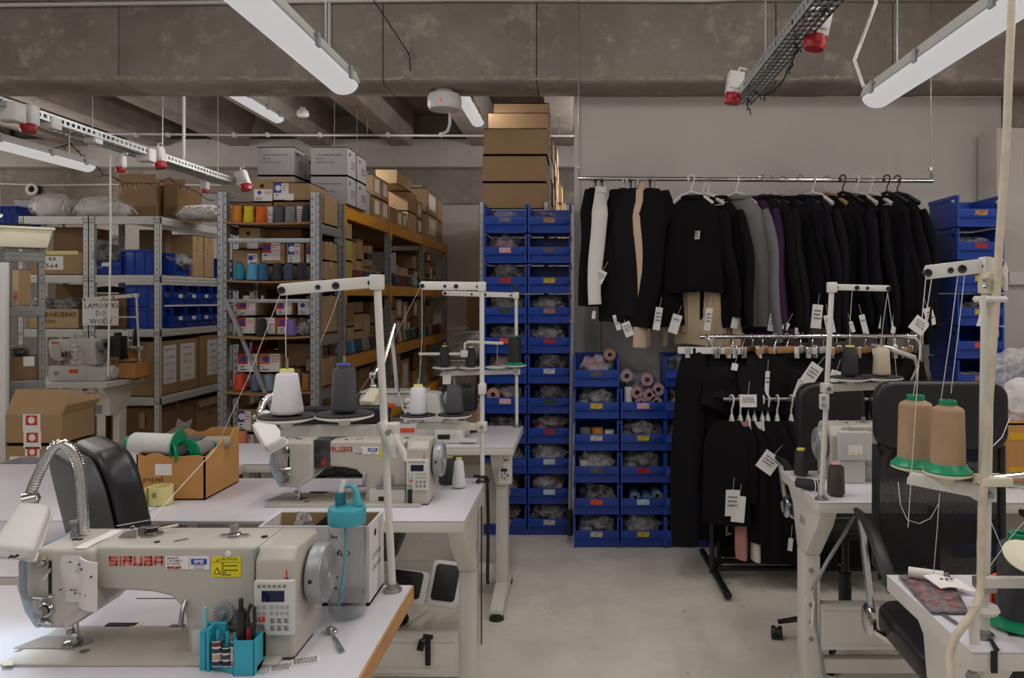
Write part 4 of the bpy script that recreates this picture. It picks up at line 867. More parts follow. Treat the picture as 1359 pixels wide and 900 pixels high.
mid = ['#24284a', '#8d2f4a', '#2f6f86', '#4a8aa8', '#2b3a5c', '#3a3a40', '#8b8b8d', '#77787a', '#2a2a30', '#5a2030', '#7a3540', '#20222a', '#8a5030', '#a03a44', '#6b2a33', '#24242c', '#b0606a', '#cfc8c6', '#9a4450', '#7fb23a', '#3f4a50', '#4f5d66', '#2f3c44', '#5a6670']
cn = {'#5a1f28': 'wine', '#6b2430': 'burgundy', '#8a2f38': 'dark red', '#7fb23a': 'lime green', '#2f6f86': 'petrol', '#4a8aa8': 'steel blue', '#24284a': 'indigo', '#8d2f4a': 'raspberry', '#cfc8c6': 'off-white', '#8a5030': 'rust', '#a03a44': 'red', '#b0606a': 'rose'}
for lv, pal, lname in ((2, dark, 'upper'), (1, mid, 'middle')):
    idx = 0
    for bi in range(3):
        y = ys[bi] + (.42 if (lv == 2 and bi == 0) else .1); k = 0
        while y < ys[bi + 1] - .06:
            c = pal[idx % len(pal)]; idx += 1
            small_cone('%s thread cone, %s in the %s bay, %s level of the yellow rack' % (cn.get(c, 'dark'), ORD[k], bayn[bi], lname), (YX - .065, y, YL[lv] + .001), c, 'thread cones on the yellow-beamed rack', 1.02); k += 1; y += .1
rr = random.Random(3)
# upper level: mixed cartons behind the cones
for i, (a, b, z, h, m, l) in enumerate([(5.5, 5.75, 0, .16, CARDYEL, None), (5.5, 5.75, .162, .16, CARDYEL, None), (5.48, 5.74, .325, .13, CARD, None)]): ycart('%s on the upper level at the rack\'s front end' % ('lower yellow carton', 'upper yellow carton', 'brown carton over the yellow ones')[i], a, b, YL[2] + z + .002, h, .3, .03, m)
def rows(lv, lname, spec):
    for bi, lst in enumerate(spec):
        y = ys[bi] + lst[0]; k = 0
        for (wd, hs) in lst[1:]:
            z = YL[lv] + .002
            for q, h in enumerate(hs):
                lab = 'brown carton, %s pile of the %s bay, %s level of yellow rack%s' % (ORD[k], bayn[bi], lname, '' if len(hs) == 1 else ', ' + ('bottom', 'upper', 'topmost')[q])
                ycart(lab, y, y + wd, z, h, .3 + rr.uniform(0, .1), .12 + rr.uniform(0, .02), rr.choice((CARD, CARD, CARDD, CARDL)), PAPER if rr.random() < .35 else None); z += h + .002
            y += wd + .015; k += 1
rows(2, 'upper', [[.38, (.2, (.16, .15)), (.16, (.34,)), (.15, (.2, .18)), (.2, (.3,)), (.14, (.19,))], [.5, (.4, (.22,)), (.35, (.2,))], [.1, (.22, (.2, .16)), (.2, (.22, .2)), (.25, (.34,)), (.2, (.16, .16, .1)), (.22, (.3,)), (.18, (.2, .12))]])
rows(1, 'middle', [[.08, (.22, (.16, .15, .12)), (.18, (.26, .14)), (.2, (.2, .2)), (.22, (.16, .14, .1)), (.18, (.3,)), (.16, (.2, .2))], [.08, (.24, (.2, .15)), (.2, (.28, .12)), (.18, (.16, .16, .12)), (.25, (.22, .2)), (.2, (.4,)), (.2, (.2, .16))], [.08, (.22, (.22, .18)), (.2, (.3, .12)), (.22, (.16, .16, .14)), (.24, (.34,)), (.22, (.2, .2))]])
rows(0, 'low', [[.08, (.34, (.2, .2)), (.36, (.22, .18)), (.4, (.4,))], [.08, (.4, (.24, .2)), (.42, (.22, .2)), (.38, (.36,))], [.08, (.42, (.2, .2)), (.44, (.42,)), (.3, (.2,))]])
c = ycart('brown carton with black printed band, near end of the upper level', 6.42, 6.56, YL[2] + .15, .19, .14, .10, CARD); x0 = YX - .24; x1 = YX - .10
ob('black_band', G().box(x0 - .001, x1 + .001, 6.419, 6.561, YL[2] + .215, YL[2] + .27), BLACKP, c); txt(c, 'pcl', .05, ((x0 + x1) / 2, 6.4185, YL[2] + .243), PAPER, bold=.02)
one('box_block', 'low brown carton under the banded carton on the upper level', 'box', G().box(x0, x1, 6.42, 6.56, YL[2] + .002, YL[2] + .148), CARDD, bev=.003)
for k in range(4): ycart('white file box, %s of the four in the second bay' % ORD[k], 7.02 + k * .1, 7.1 + k * .1, YL[2] + .125, .2 + .01 * (k % 2), .16, .1, CARDW, None, 'white file boxes on the yellow rack')
one('file_box_base', 'low brown carton under the white file boxes', 'box', G().box(YX - .4, YX - .1, 6.98, 7.5, YL[2] + .002, YL[2] + .123), CARDD, bev=.004)
ob('partition', G().box(YX - .6, YX - .58, 5.5, 9.5, YL[2] + .1, YL[3] - .1), FIB, yr)
for lv in (0, 1): ob('partition', G().box(YX - .6, YX - .58, 5.5, 9.5, YL[lv] + .05, YL[lv] + .5), FIB, yr)
bag('white', (YX - .07, 7.9, YL[2] + .01), 'clear bags between the cones at the second bay end', 0, .8, 'loose plastic bags', 2)

# ---------------- tall carton pile behind the blue bins ----------------
t = T('white_shelving', 'white shelving behind the tall bin stack carrying brown cartons', 'shelving', (-.65, 4.98, 0), 'white shelving')
upright(t, X(636, 4.97), 4.97, Z(268, 4.97), SHELFW, .03); upright(t, -.24, 4.97, Z(268, 4.97), SHELFW, .03)
for y in (6.9, 9.1):
    for x in (-.66, -.24): upright(t, x, y, 2.05, SHELFW, .03)
for z in (.1, .7, 1.4, 2.03): ob('board', G().box(-.66, -.2, 5.0, 9.15, z - .03, z), WHITEP, t, bev=.003)
def pile(y, d, x0, x1, n, h, who, m=CARD, z=2.033):
    for k in range(n):
        j = rr.uniform(-.008, .008); carton('brown carton on the pile behind tall bins, %s, %s' % (who, 'lowest' if k == 0 else 'topmost' if k == n - 1 else ORD[k] + ' up'), x0 + j, x1 + j, y, y + d, z, z + h, 'cartons piled behind the tall bins', m if k < n else CARD, False, False); z += h + .004
pile(5.0, .42, X(640.5, 5.0), X(725, 5.0), 3, .176, 'front stack'); pile(5.46, .42, X(648, 5.46), X(727.5, 5.46), 4, .185, 'second stack')
pile(5.92, .42, X(656, 5.92), X(729, 5.92), 5, .185, 'third stack', CARDD)
pile(6.4, .42, -.62, X(733.5, 6.4), 4, .19, 'fourth stack'); pile(6.9, .42, -.62, X(737, 6.9), 4, .17, 'fifth stack', CARDL); pile(7.4, .42, -.62, X(740, 7.4), 5, .175, 'sixth stack', CARDL); pile(7.95, .45, -.62, X(745, 7.95), 3, .2, 'seventh stack', CARDL); pile(8.5, .5, -.6, X(750, 8.5), 2, .24, 'last stack', CARDL)
# clear boxes at the far wall
for i, (u0, u1, v0, v1, lb) in enumerate([(594, 616, 435, 470, 'clear plastic tote at the yellow rack end'), (612, 636, 440, 475, 'clear plastic tote beside the bin shelving'), (598, 628, 478, 520, 'large clear tote low at the yellow rack end')]):
    y = 8.9; b = T('plastic_tote', lb, 'tote', (X(u0, y), y, Z(v1, y)), 'clear totes at the far wall'); x0, x1, z0, z1 = X(u0, y), X(u1, y), Z(v1, y), Z(v0, y)
    ob('tub', G().box(x0, x1, y, y + .3, z0, z1 - .02), FILMW, b, bev=.01); ob('lid', G().box(x0 - .01, x1 + .01, y - .01, y + .31, z1 - .02, z1), WHITEP, b, bev=.004)
carton('brown board leaning behind the clear totes', X(618, 9.2), X(636, 9.2), 9.3, 9.33, .332, Z(385, 9.2), None, CARD, False, False)
t = T('side_table', 'low wooden table holding the clear totes at the far wall', 'table', (-1.4, 8.9, 0)); ob('top', G().box(-1.62, -1.1, 8.85, 9.4, .28, .33), WOODH, t)
for x in (-1.58, -1.18): ob('leg', G().box(x, x + .04, 8.87, 8.91, 0, .28), WOODH, t); ob('leg', G().box(x, x + .04, 9.3, 9.34, 0, .28), WOODH, t)
rm(CONEP['c'])
# ---------------- sewing tables ----------------
def sew_table(label, x0, x1, y0, y1, z=.78, th=.036, legs=(), panel=None, edge=LAME, foot=.05, stretch=True, bolts=False):
    t = T('sewing_table', label, 'table', ((x0 + x1) / 2, (y0 + y1) / 2, 0), 'white sewing tables')
    ob('top', G().box(x0, x1, y0, y1, z - .004, z), LAM, t, bev=.002)
    ob('top_edge', G().box(x0 + .001, x1 - .001, y0 + .001, y1 - .001, z - th, z - .0045), edge, t, bev=.002)
    ym = (y0 + y1) / 2; zb = z - th
    for lx in legs:
        w2 = .0275
        ob('bracket', G().prism([(y0 + .02, zb), (y1 - .02, zb), (y1 - .1, zb - .06), (ym + .07, zb - .2), (ym - .03, zb - .2), (y0 + .06, zb - .06)], 'x', lx - w2, lx + w2), WMET, t, bev=.006)
        c = ob('leg', G().box(lx - w2, lx + w2, ym - .03, ym + .07, .06, zb - .2), WMET, t, bev=.008)
        for k in range(5 if bolts else 0): ob('bolt', G().cyl((lx - .006, ym - .031, .25 + k * .06), (lx - .006, ym - .034, .25 + k * .06), .008, n=10), IRON, c)
        f = ob('foot', G().prism([(y0 + .02, .02), (y1 - .06, .02), (y1 - .06, .045), (ym + .1, .085), (ym - .06, .085), (y0 + .02, .05)], 'x', lx - .03, lx + .03), WMET, t, bev=.008)
        for yy in (y0 + .04, y1 - .08): ob('foot_cap', G().cyl((lx, yy, 0), (lx, yy, .03), .034, .03, n=16), BLACKP, f)
    if len(legs) > 1 and stretch: ob('stretcher', G().box(legs[0], legs[-1], ym - .01, ym + .03, .12, .17), WMET, t, bev=.004)
    if panel:
        a, b, yy, p0, p1 = panel; q = ob('crossbar_box', G().box(a, b, yy, yy + .05, p0, p1), WMET, t, bev=.004)
        ob('lip', G().box(a, b, yy - .006, yy, p1 - .012, p1).box(a, b, yy - .006, yy, p0, p0 + .012), WMET, q)
    return t
T1 = sew_table('foreground white sewing table with raw wood edge', -1.75, -.387, 1.12, 1.735, edge=LAME, legs=(-1.5,), stretch=False)
ob('wood_edge', G().box(-.387, -.383, 1.121, 1.734, .744, .779), WOODE, T1); ob('leg', G().box(-.62, -.56, 1.35, 1.42, .06, .56), WMET, T1); ob('bracket', G().prism([(1.2, .744), (1.7, .744), (1.42, .55), (1.35, .55)], 'x', -.62, -.565), WMET, T1); ob('foot', G().box(-.62, -.56, 1.14, 1.7, .01, .06), WMET, T1)
T2 = sew_table('white sewing table in the second row with a ruler strip on its front edge', -1.335, -.343, 2.235, 2.765, legs=(-1.26, -.371), panel=(-1.2, -.4, 2.4, .25, .36))
ob('ruler', G().box(X(209, 2.233), X(352, 2.233), 2.232, 2.2345, .749, .7745), mat('ruler_strip', '#a9a6a3', .5), T2)
g = G(); x = X(262, 2.23)
for k in range(44): xx = x + k * .0042; g.box(xx, xx + .0011, 2.2312, 2.232, .757 if k % 5 else .752, .772)
ob('ruler_marks', g, INK, T2)
T3 = sew_table('white sewing table in the third row before the tall blue bins', -1.15, -.295, 3.34, 3.9, legs=(-1.08, -.375), panel=(-1.0, -.4, 3.72, .33, .62))
T4 = sew_table('white sewing table before the garment rack', .77, 1.62, 2.435, 2.885, legs=(.812, 1.55), bolts=True, panel=(.84, 1.5, 2.62, .22, .37))
T5 = sew_table('white sewing table at the right front corner under the cone stand', .731, 1.75, 1.407, 1.80, legs=(.80,), th=.038, stretch=False)
T6 = sew_table('white table behind the mesh chair holding the bagged yarn', 1.53, 2.4, 2.5, 3.05, legs=(1.6, 2.3))
T7 = sew_table('bare white table beside the black leather chair', -2.5, -1.275, 1.79, 2.228, legs=(-2.4, -1.42), stretch=False)
T8 = sew_table('bare white table carrying the open carton of spools', -2.6, -1.34, 2.235, 3.0, legs=(-2.5, -1.45))
T9 = sew_table('bare white table behind the machine in the second row', -2.0, -1.17, 3.005, 3.43, legs=(-1.95, -1.25))
TF = sew_table('far white sewing table beneath the cover-stitch machine', -4.75, -3.675, 5.84, 6.36, legs=(-4.65, -3.74), panel=(-4.5, -3.8, 6.1, .1, .28))
cb = ob('control_box', G().box(X(126, 5.95), X(146, 5.95), 5.95, 6.15, Z(552, 5.95), Z(519, 5.95)), WMET, TF, bev=.006); ob('switch_panel', G().box(X(127, 5.95), X(135, 5.95), 5.945, 5.95, Z(549, 5.95), Z(538, 5.95)), GREYP, cb)
cb = ob('motor_switch', G().box(X(109, 5.9), X(126, 5.9), 5.9, 5.95, Z(521, 5.9), Z(514, 5.9)), WHITEP, TF, bev=.003); ob('red_buttons', G().box(X(110, 5.9), X(116, 5.9), 5.896, 5.9, Z(519, 5.9), Z(516, 5.9)), REDP, cb)
# control unit hanging under the third row table
cb = ob('control_box', G().box(X(661.5, 3.42), X(679, 3.42), 3.42, 3.47, Z(643, 3.42), Z(604, 3.42)), WHITEP, T3, bev=.005)
sticker_ = ob('name_plate', G().box(X(663, 3.42), X(677, 3.42), 3.4185, 3.42, Z(614, 3.42), Z(608, 3.42)), PAPER, cb); ob('display', G().box(X(664.5, 3.42), X(673, 3.42), 3.4185, 3.42, Z(626, 3.42), Z(622, 3.42)), SCREEN, cb)
txt(cb, 'RAMT', .016, (X(670, 3.42), 3.4183, Z(611, 3.42)), INK, bold=.02)
for u, v, m in ((666, 629, GREYP), (670.5, 628, GREYP), (674, 631, REDP), (666, 633, GREYP), (670, 635, GREYP)): ob('button', G().cyl((X(u, 3.42), 3.42, Z(v, 3.42)), (X(u, 3.42), 3.416, Z(v, 3.42)), .005, n=10), m, cb)
for q, v in enumerate((690, 694)): txt(T2, ('1', '2')[q] if 0 else '#', .03, (-.342, 2.5, .63 - .02 * q), INK, rz=PI / 2)
txt(T4, 'ZK3', .035, (.784, 2.66, Z(697, 2.6)), INK, rz=-PI / 2)
# ---------------- logo in square technical strokes ----------------
def logo(t, x0, z0, y, h, m):
    """the maker's word in rounded square strokes, as on the machine"""
    s = h * .185; wl = h * .93; gp = h * .235; g = G(); x = x0
    def bar(a, b, c, d): g.box(x + a * wl, x + b * wl, y - .0012, y, z0 + c * h, z0 + d * h)
    sw = s / wl; sh = s / h
    for ch in 'SiRUBA':
        if ch == 'S': bar(0, 1, 1 - sh, 1); bar(0, sw, .5, 1); bar(0, 1, .5 - sh / 2, .5 + sh / 2); bar(1 - sw, 1, 0, .5); bar(0, 1, 0, sh)
        elif ch == 'i': bar(0, sw, 0, .66); bar(0, sw, .78, 1); x += (sw - 1) * wl
        elif ch == 'R': bar(0, 1, 1 - sh, 1); bar(1 - sw, 1, .45, 1); bar(0, 1, .42, .42 + sh); bar(0, sw, 0, 1 - sh * 1.6); bar(.62, .62 + sw, .2, .42); bar(.78, 1, 0, .22)
        elif ch == 'U': bar(0, sw, 0, 1); bar(1 - sw, 1, 0, 1); bar(0, 1, 0, sh)
        elif ch == 'B': bar(0, .94, 1 - sh, 1); bar(.94 - sw, .94, .5, 1); bar(0, 1, .5 - sh / 2, .5 + sh / 2); bar(1 - sw, 1, 0, .5); bar(0, 1, 0, sh); bar(0, sw, 0, .38)
        elif ch == 'A': bar(0, 1, 1 - sh, 1); bar(1 - sw, 1, 0, 1); bar(0, 1, .3, .3 + sh); bar(0, sw, 0, .8)
        x += wl + gp
    return ob('logo', g, m, t)
logo(T2, X(214, 2.23), .7555, 2.2318, .0125, mat('logo_brown', '#8a3a2c', .6))

# ---------------- lockstitch machine ----------------
def lockstitch(label, ox, oy, oz, full=True, s=1.0, logo_on=True):
    """origin: right front foot of the motor housing on the table; head end lies towards -x"""
    t = T('sewing_machine', label, 'sewing machine', (ox, oy, oz), 'white lockstitch machines')
    def P(g): return g.mv(ox, oy, oz)
    def L(x, y, z): return (ox + x, oy + y, oz + z)
    bed = ob('bed', P(G().box(-.515, -.02, -.028, .13, .0005, .006)), CREAM, t, bev=.002)
    body = [(-.375, .2), (-.05, .2), (-.03, .185), (-.03, .0), (-.207, .0), (-.204, .05), (-.212, .085), (-.235, .108), (-.27, .116), (-.375, .122)]
    ob('arm', P(G().prism(body, 'y', .018, .14)), CREAM, t, bev=.008, seg=3)
    head = [(-.49, .185), (-.475, .2), (-.37, .2), (-.37, .09), (-.395, .066), (-.418, .055), (-.466, .055), (-.492, .12)]
    hd = ob('head', P(G().prism(head, 'y', .002, .135)), CREAM, t, bev=.009, seg=3)
    ob('face_plate', P(G().prism([(-.49, .197), (-.506, .175), (-.511, .13), (-.497, .085), (-.478, .055), (-.466, .055), (-.491, .12), (-.488, .19)], 'y', .006, .132)), LAMPTINT, hd, bev=.004)
    ob('belly', P(G().prism([(-.418, .056), (-.37, .086), (-.37, .1), (-.42, .072)], 'y', -.003, .05)), CREAM, hd, bev=.002)
    hs = ob('motor_housing', P(G().prism([(0, .0), (.155, .0), (.155, .165), (.13, .198), (.02, .2), (.0, .18)], 'x', -.072, .0)), CREAM, t, bev=.007, seg=3)
    ob('seam', P(G().box(-.0735, -.0722, -.0004, .14, .001, .2006)), GREYP, hs)
    ob('housing_slot', P(G().box(-.066, -.051, -.0012, .0, .004, .05)), BLACKP, hs)
    ob('foot_gap', P(G().box(-.05, .0, -.0012, .1, .0005, .003)), BLACKP, hs)
    # hand wheel with rings on its face
    wl = ob('hand_wheel', P(G().lathe([(.048, .0), (.056, .003), (.057, .024), (.053, .03), (.012, .030), (.010, .027), (.0, .027)], (.004, .088, .128), 36, 'x')), mat('wheel_grey', '#9c9da1', .35, metal=.3), t, sm=True)
    for r in (.016, .022, .028, .034, .04, .046): ob('ring', P(G().ring((.0342, .088, .128), r, .0012, 'x', 28, 4)), GREYP, wl)
    ob('wheel_hole', P(G().cyl((.018, .032, .13), (.018, .0305, .13), .004, n=10)), BLACKP, wl)
    ob('arrow', P(G().box(-.014, -.012, -.001, .0, .148, .165).prism([(-.017, .15), (-.009, .15), (-.013, .142)], 'y', -.001, 0)), REDINK, hs)
    # control panel
    cp = ob('control_panel', P(G().prism([(-.068, .148), (.004, .148), (.004, .05), (-.046, .05), (-.05, .068), (-.068, .07)], 'y', -.013, .0)), mat('panel_white', '#cfcdc8', .35), t, bev=.003)
    ob('screen', P(G().box(-.053, -.012, -.0138, -.0129, .111, .131)), SCREEN, cp)
    pb = G()
    for k in range(6): pb.box(-.061 + k * .0092, -.0545 + k * .0092, -.0138, -.0129, .136, .1425)
    for r in range(2):
        for k in range(4): pb.box(-.038 + k * .0092, -.0315 + k * .0092, -.0138, -.0129, .098 - r * .011, .1045 - r * .011)
        pb.box(-.062, -.0565, -.0138, -.0129, .098 - r * .011, .1045 - r * .011); pb.box(-.052, -.0455, -.0138, -.0129, .098 - r * .011, .1045 - r * .011)
    for r in range(2):
        for k in range(3): pb.box(-.038 + k * .0125, -.029 + k * .0125, -.0138, -.0129, .072 - r * .0135, .082 - r * .0135)
    ob('buttons', P(pb), mat('button_grey', '#a9a7a2', .4), cp)['kind'] = 'stuff'
    gi = G()
    for k in range(6): gi.box(-.0595 + k * .0092, -.056 + k * .0092, -.0144, -.0137, .1385, .1398)
    for k in range(3):
        for r in range(2): gi.box(-.0365 + k * .0125, -.0305 + k * .0125, -.0144, -.0137, .0745 - r * .0135, .0757 - r * .0135).box(-.0365 + k * .0125, -.0325 + k * .0125, -.0144, -.0137, .0785 - r * .0135, .0797 - r * .0135)
    ob('button_marks', P(gi), INK, cp)['kind'] = 'stuff'
    ob('power_button', P(G().box(-.059, -.047, -.0142, -.0129, .0755, .084)), mat('button_red', '#d2402c', .4), cp); txt(cp, 'P', .007, L(-.053, -.0145, .0798), PAPER, bold=.02)
    # front: writing and stickers
    if logo_on: logo(t, ox - .348, oz + .166, oy + .0178, .0165, mat('logo_red', '#d8432f', .5)); txt(t, '®', .006, L(-.25, .0175, .18), REDINK)
    st = ob('dealer_sticker', P(G().box(-.243, -.163, .0165, .018, .159, .183)), PAPER, t)
    for k, q in enumerate(('MASZYNY', 'I AUTOMATY', 'DO SZYCIA')): txt(st, q, .0052, L(-.24, .0163, .1795 - k * .0052), INK, align='LEFT', bold=.02, sx=.9)
    logo(st, ox - .24, oz + .1605, oy + .0164, .0042, REDINK); ob('badge', P(G().box(-.196, -.167, .0158, .0165, .168, .1785)), BLUEINK, st); txt(st, 'SMS', .0095, L(-.1815, .0156, .1732), PAPER, bold=.03, sx=1.15)
    txt(st, '+600 373 667', .0036, L(-.1815, .0163, .165), INK, bold=.02); txt(st, 'www.sms.pl', .0036, L(-.1815, .0163, .1615), INK, bold=.02); ob('divider', P(G().box(-.2, -.1996, .0163, .0165, .16, .182)), INK, st)
    cs = ob('caution_sticker', P(G().box(-.158, -.104, .0165, .018, .145, .182)), YELP, t); txt(cs, 'CAUTION', .0075, L(-.127, .0163, .1775), INK, bold=.01)
    ob('warning_triangle', P(G().prism([(-.155, .15), (-.141, .15), (-.148, .163)], 'y', .0158, .0165)), INK, cs); ob('triangle_field', P(G().prism([(-.1528, .1513), (-.1432, .1513), (-.148, .1605)], 'y', .0154, .0159)), YELP, cs)
    ob('sticker_rule', P(G().box(-.1575, -.1045, .0161, .0165, .172, .1724).box(-.1395, -.1391, .0161, .0165, .1455, .172)), INK, cs); ob('small_triangle', P(G().prism([(-.1505, .1735), (-.1435, .1735), (-.147, .1795)], 'y', .0161, .0165)), mat('orange_print2', '#b07a10'), cs)
    print_lines(cs, ox - .138, ox - .107, oy + .0165, oz + .147, oz + .172, 6, INK, 4)
    # dial, knobs
    dl = ob('stitch_dial', P(G().lathe([(.0195, .0), (.0195, -.007), (.018, -.009), (.007, -.009), (.006, -.02), (.0, -.02)], n=32, ax='y').mv(-.134, .018, .08)), GREYP, t, sm=True)
    for k in range(16):
        a = 2 * PI * k / 16; ob('dial_mark', P(G().obox(Vector((-.134 + .0165 * math.cos(a), .0085, .08 + .0165 * math.sin(a))), (.004, .0006, .0008), Matrix.Rotation(-a, 4, 'Y'))), PAPER, dl)
    ob('reverse_lever', P(G().box(-.168, -.075, .0, .018, .052, .059)), IRON, t, bev=.002)
    ob('base_cover', P(G().box(-.19, -.075, .004, .018, .0, .05)), CREAM2, t, bev=.003); ob('rating_plate', P(G().box(-.16, -.122, .0028, .004, .012, .026)), INK, t); 
    # face: tension, thread guides, needle
    def knob(name, x, y, z, r, l, par, m=IRON): return ob(name, P(G().lathe([(r * 1.25, .0), (r * 1.25, -.003), (r * .7, -.004), (r * .7, -l * .5), (r, -l * .52), (r * .95, -l), (r * .3, -l), (.0, -l * .96)], n=20, ax='y').mv(x, y, z)), m, par, sm=True)
    k1 = knob('tension_knob', -.452, .004, .092, .0095, .026, t); ob('spring', P(G().ring((-.452, -.002, .092), .0125, .002, 'y', 18)), CHROME, k1); ob('tension_disc', P(G().ring((-.452, -.005, .092), .0105, .0018, 'y', 18)), CHROME, k1)
    k2 = knob('pretension_knob', -.456, .004, .176, .0065, .018, t); ob('disc', P(G().ring((-.456, -.002, .176), .008, .0016, 'y', 16)), CHROME, k2)
    ob('slot', P(G().box(-.449, -.443, .001, .004, .12, .18)), INK, t); ob('take_up_lever', P(G().tube([(-.446, .003, .165), (-.446, -.008, .158), (-.45, -.012, .15)], .003, 6)), CHROME, t)
    ob('finger_guard', P(G().tube([(-.487, -.006, .195), (-.487, -.012, .18), (-.484, -.014, .13), (-.48, -.012, .118), (-.474, -.004, .114)], .0055, 8)), GREYP, t, sm=True)
    gd = ob('thread_guide', P(G().tube([(-.485, -.002, .117), (-.47, -.008, .118), (-.455, -.006, .116), (-.44, .0, .117)], .003, 6)), CHROME, t); ob('guide_hook', P(G().ring((-.463, -.006, .112), .006, .0016, 'y', 12)), CHROME, gd)
    ob('face_latch', P(G().tube([(-.468, .0, .066), (-.462, -.003, .071), (-.452, -.003, .07), (-.444, .0, .063)], .0045, 6)), IRON, t, sm=True)
    nb = ob('needle_bar', P(G().cyl((-.44, .05, .06), (-.44, .05, .03), .0035, n=12)), CHROME, t); ob('needle_clamp', P(G().box(-.446, -.434, .044, .056, .026, .034)), IRON, nb); ob('needle', P(G().cyl((-.44, .05, .03), (-.44, .05, .007), .0009, n=6)), CHROME, nb)
    pb_ = ob('presser_bar', P(G().cyl((-.432, .052, .06), (-.432, .052, .018), .0042, n=12)), CHROME, t); ob('presser_foot', P(G().box(-.438, -.426, .044, .056, .012, .028).prism([(.03, .0075), (.03, .0105), (.045, .013), (.062, .013), (.062, .0075)], 'x', -.447, -.425)), CHROME, pb_, bev=.0008)
    ob('needle_plate', P(G().prism([(-.535, .03), (-.44, .03)] + [(-.44 + .035 * math.cos(a), .055 + .025 * math.sin(a)) for a in [(-PI / 2) + PI * i / 10 for i in range(11)]] + [(-.44, .08), (-.515, .08)], 'z', .0058, .0072)), IRON, t)
    ob('slide_plate', P(G().lathe([(.009, .0058), (.009, .0068), (.0, .0068)], (-.395, .02, 0), 16)), IRON, t)
    ob('bed_opening', P(G().box(-.425, -.365, .125, .14, .0, .0075)), BLACKP, t); ob('bed_tape', P(G().box(-.372, -.355, .12, .145, .0062, .0072)), IVORY, t)
    # top fittings
    bw = ob('bobbin_winder', P(G().cyl((-.31, .09, .2), (-.31, .09, .203), .02, n=24)), IRON, t); ob('winder_bobbin', P(G().lathe([(.011, 0), (.011, .002), (.006, .002), (.006, .011), (.011, .011), (.011, .013)], (-.31, .09, .204), 20)), CHROME, bw); ob('bobbin_thread', P(G().lathe([(.0095, .0), (.0095, .009)], (-.31, .09, .206), 20)), INK, bw); ob('winder_lever', P(G().box(-.335, -.322, .085, .1, .2, .214)), IRON, bw); ob('trip_arm', P(G().tube([(-.305, .1, .208), (-.27, .11, .213)], .0025, 6)), IVORY, bw)
    gu = ob('top_guide', P(G().prism([(-.365, .2), (-.33, .2), (-.328, .216), (-.352, .212)], 'y', .07, .0715)), IRON, t); ob('wire_loop', P(G().ring((-.336, .07, .219), .004, .0009, 'y', 14)), CHROME, gu)
    tp = ob('top_tension', P(G().lathe([(.013, 0), (.013, .003), (.006, .004), (.006, .012), (.008, .012), (.008, .022), (.0, .023)], (-.145, .08, .2), 20)), IRON, t, sm=True); ob('tension_plate', P(G().box(-.172, -.118, .074, .086, .2, .2035)), CHROME, tp); ob('tension_spring', P(G().ring((-.145, .08, .205), .0105, .0018, 'z', 18)), CHROME, tp)
    ob('oil_window', P(G().lathe([(.006, 0), (.006, .002), (.0, .003)], (-.085, .075, .2), 16)), INK, t); ob('oil_slot', P(G().obox(Vector((-.235, .055, .2008)), (.024, .007, .0016), Matrix.Rotation(.7, 4, 'Z'))), IRON, t)
    for x in (-.275, -.44, -.43): ob('screw', P(G().lathe([(.0055, 0), (.0055, .0012), (.0, .0015)], (x, .06 if x < -.4 else .045, .2), 14)), INK, t)
    ob('push_pin', P(G().lathe([(.006, 0), (.0055, .003), (.0, .0045)], n=16, ax='y').xf(Matrix.Rotation(PI, 4, 'X')).mv(-.128, .018, .187)), WHITEP, t, sm=True)
    ob('top_post', P(G().lathe([(.009, 0), (.009, .008), (.007, .008), (.0065, .024), (.0105, .026), (.0105, .03), (.004, .03)], (-.452, .08, .2), 20)), GREYP, t, sm=True)
    ob('knee_foot', P(G().tube([(-.208, .02, .1), (-.207, .008, .09), (-.206, .002, .075), (-.207, .0, .062)], .0045, 8).box(-.226, -.2, -.008, .006, .058, .062)), IRON, t, sm=True)
    # rear: motor cover, cable
    rb = ob('rear_cover', P(G().box(-.135, -.02, .155, .19, .085, .185)), CREAM2, t, bev=.006); ob('rear_box', P(G().box(-.115, -.02, .15, .178, .0, .085)), CREAM2, t, bev=.004)
    rs = ob('rear_label', P(G().box(-.1, -.05, .19, .1912, .105, .14)), PAPER, rb)
    for k in (0, 1): ob('warning_triangle', P(G().prism([(-.092 + k * .022, .108), (-.08 + k * .022, .108), (-.086 + k * .022, .118)], 'y', .1912, .1918)), YELP, rs)
    ob('rear_head_cover', P(G().box(-.3, -.17, .14, .175, .12, .178)), CREAM2, t, bev=.012); rp = ob('rear_plug', P(G().box(-.185, -.165, .15, .17, .1, .122)), BLACKP, t, bev=.003)
    ob('rear_cable', P(G().tube([(-.175, .16, .1), (-.178, .165, .07), (-.165, .17, .04), (-.163, .172, .0)], .004, 8).tube([(-.12, .165, .07), (-.145, .172, .06), (-.155, .175, .035), (-.157, .175, .0)], .0045, 8)), GREYP, t, sm=True)
    ob('rear_seam', P(G().box(-.37, -.115, .1395, .1408, .055, .057)), GREYP, t)
    return t
M1 = lockstitch('foreground white sewing machine with pinned cushion on its arm and bluish lit head', -.523, 1.376, .78)
M2 = lockstitch('second-row white sewing machine with black taped arm', -.485, 2.405, .78)
M4 = lockstitch('white sewing machine seen from behind on the table before the garment rack', 0, 0, 0); place(M4, (.90, 2.86, .78), PI)
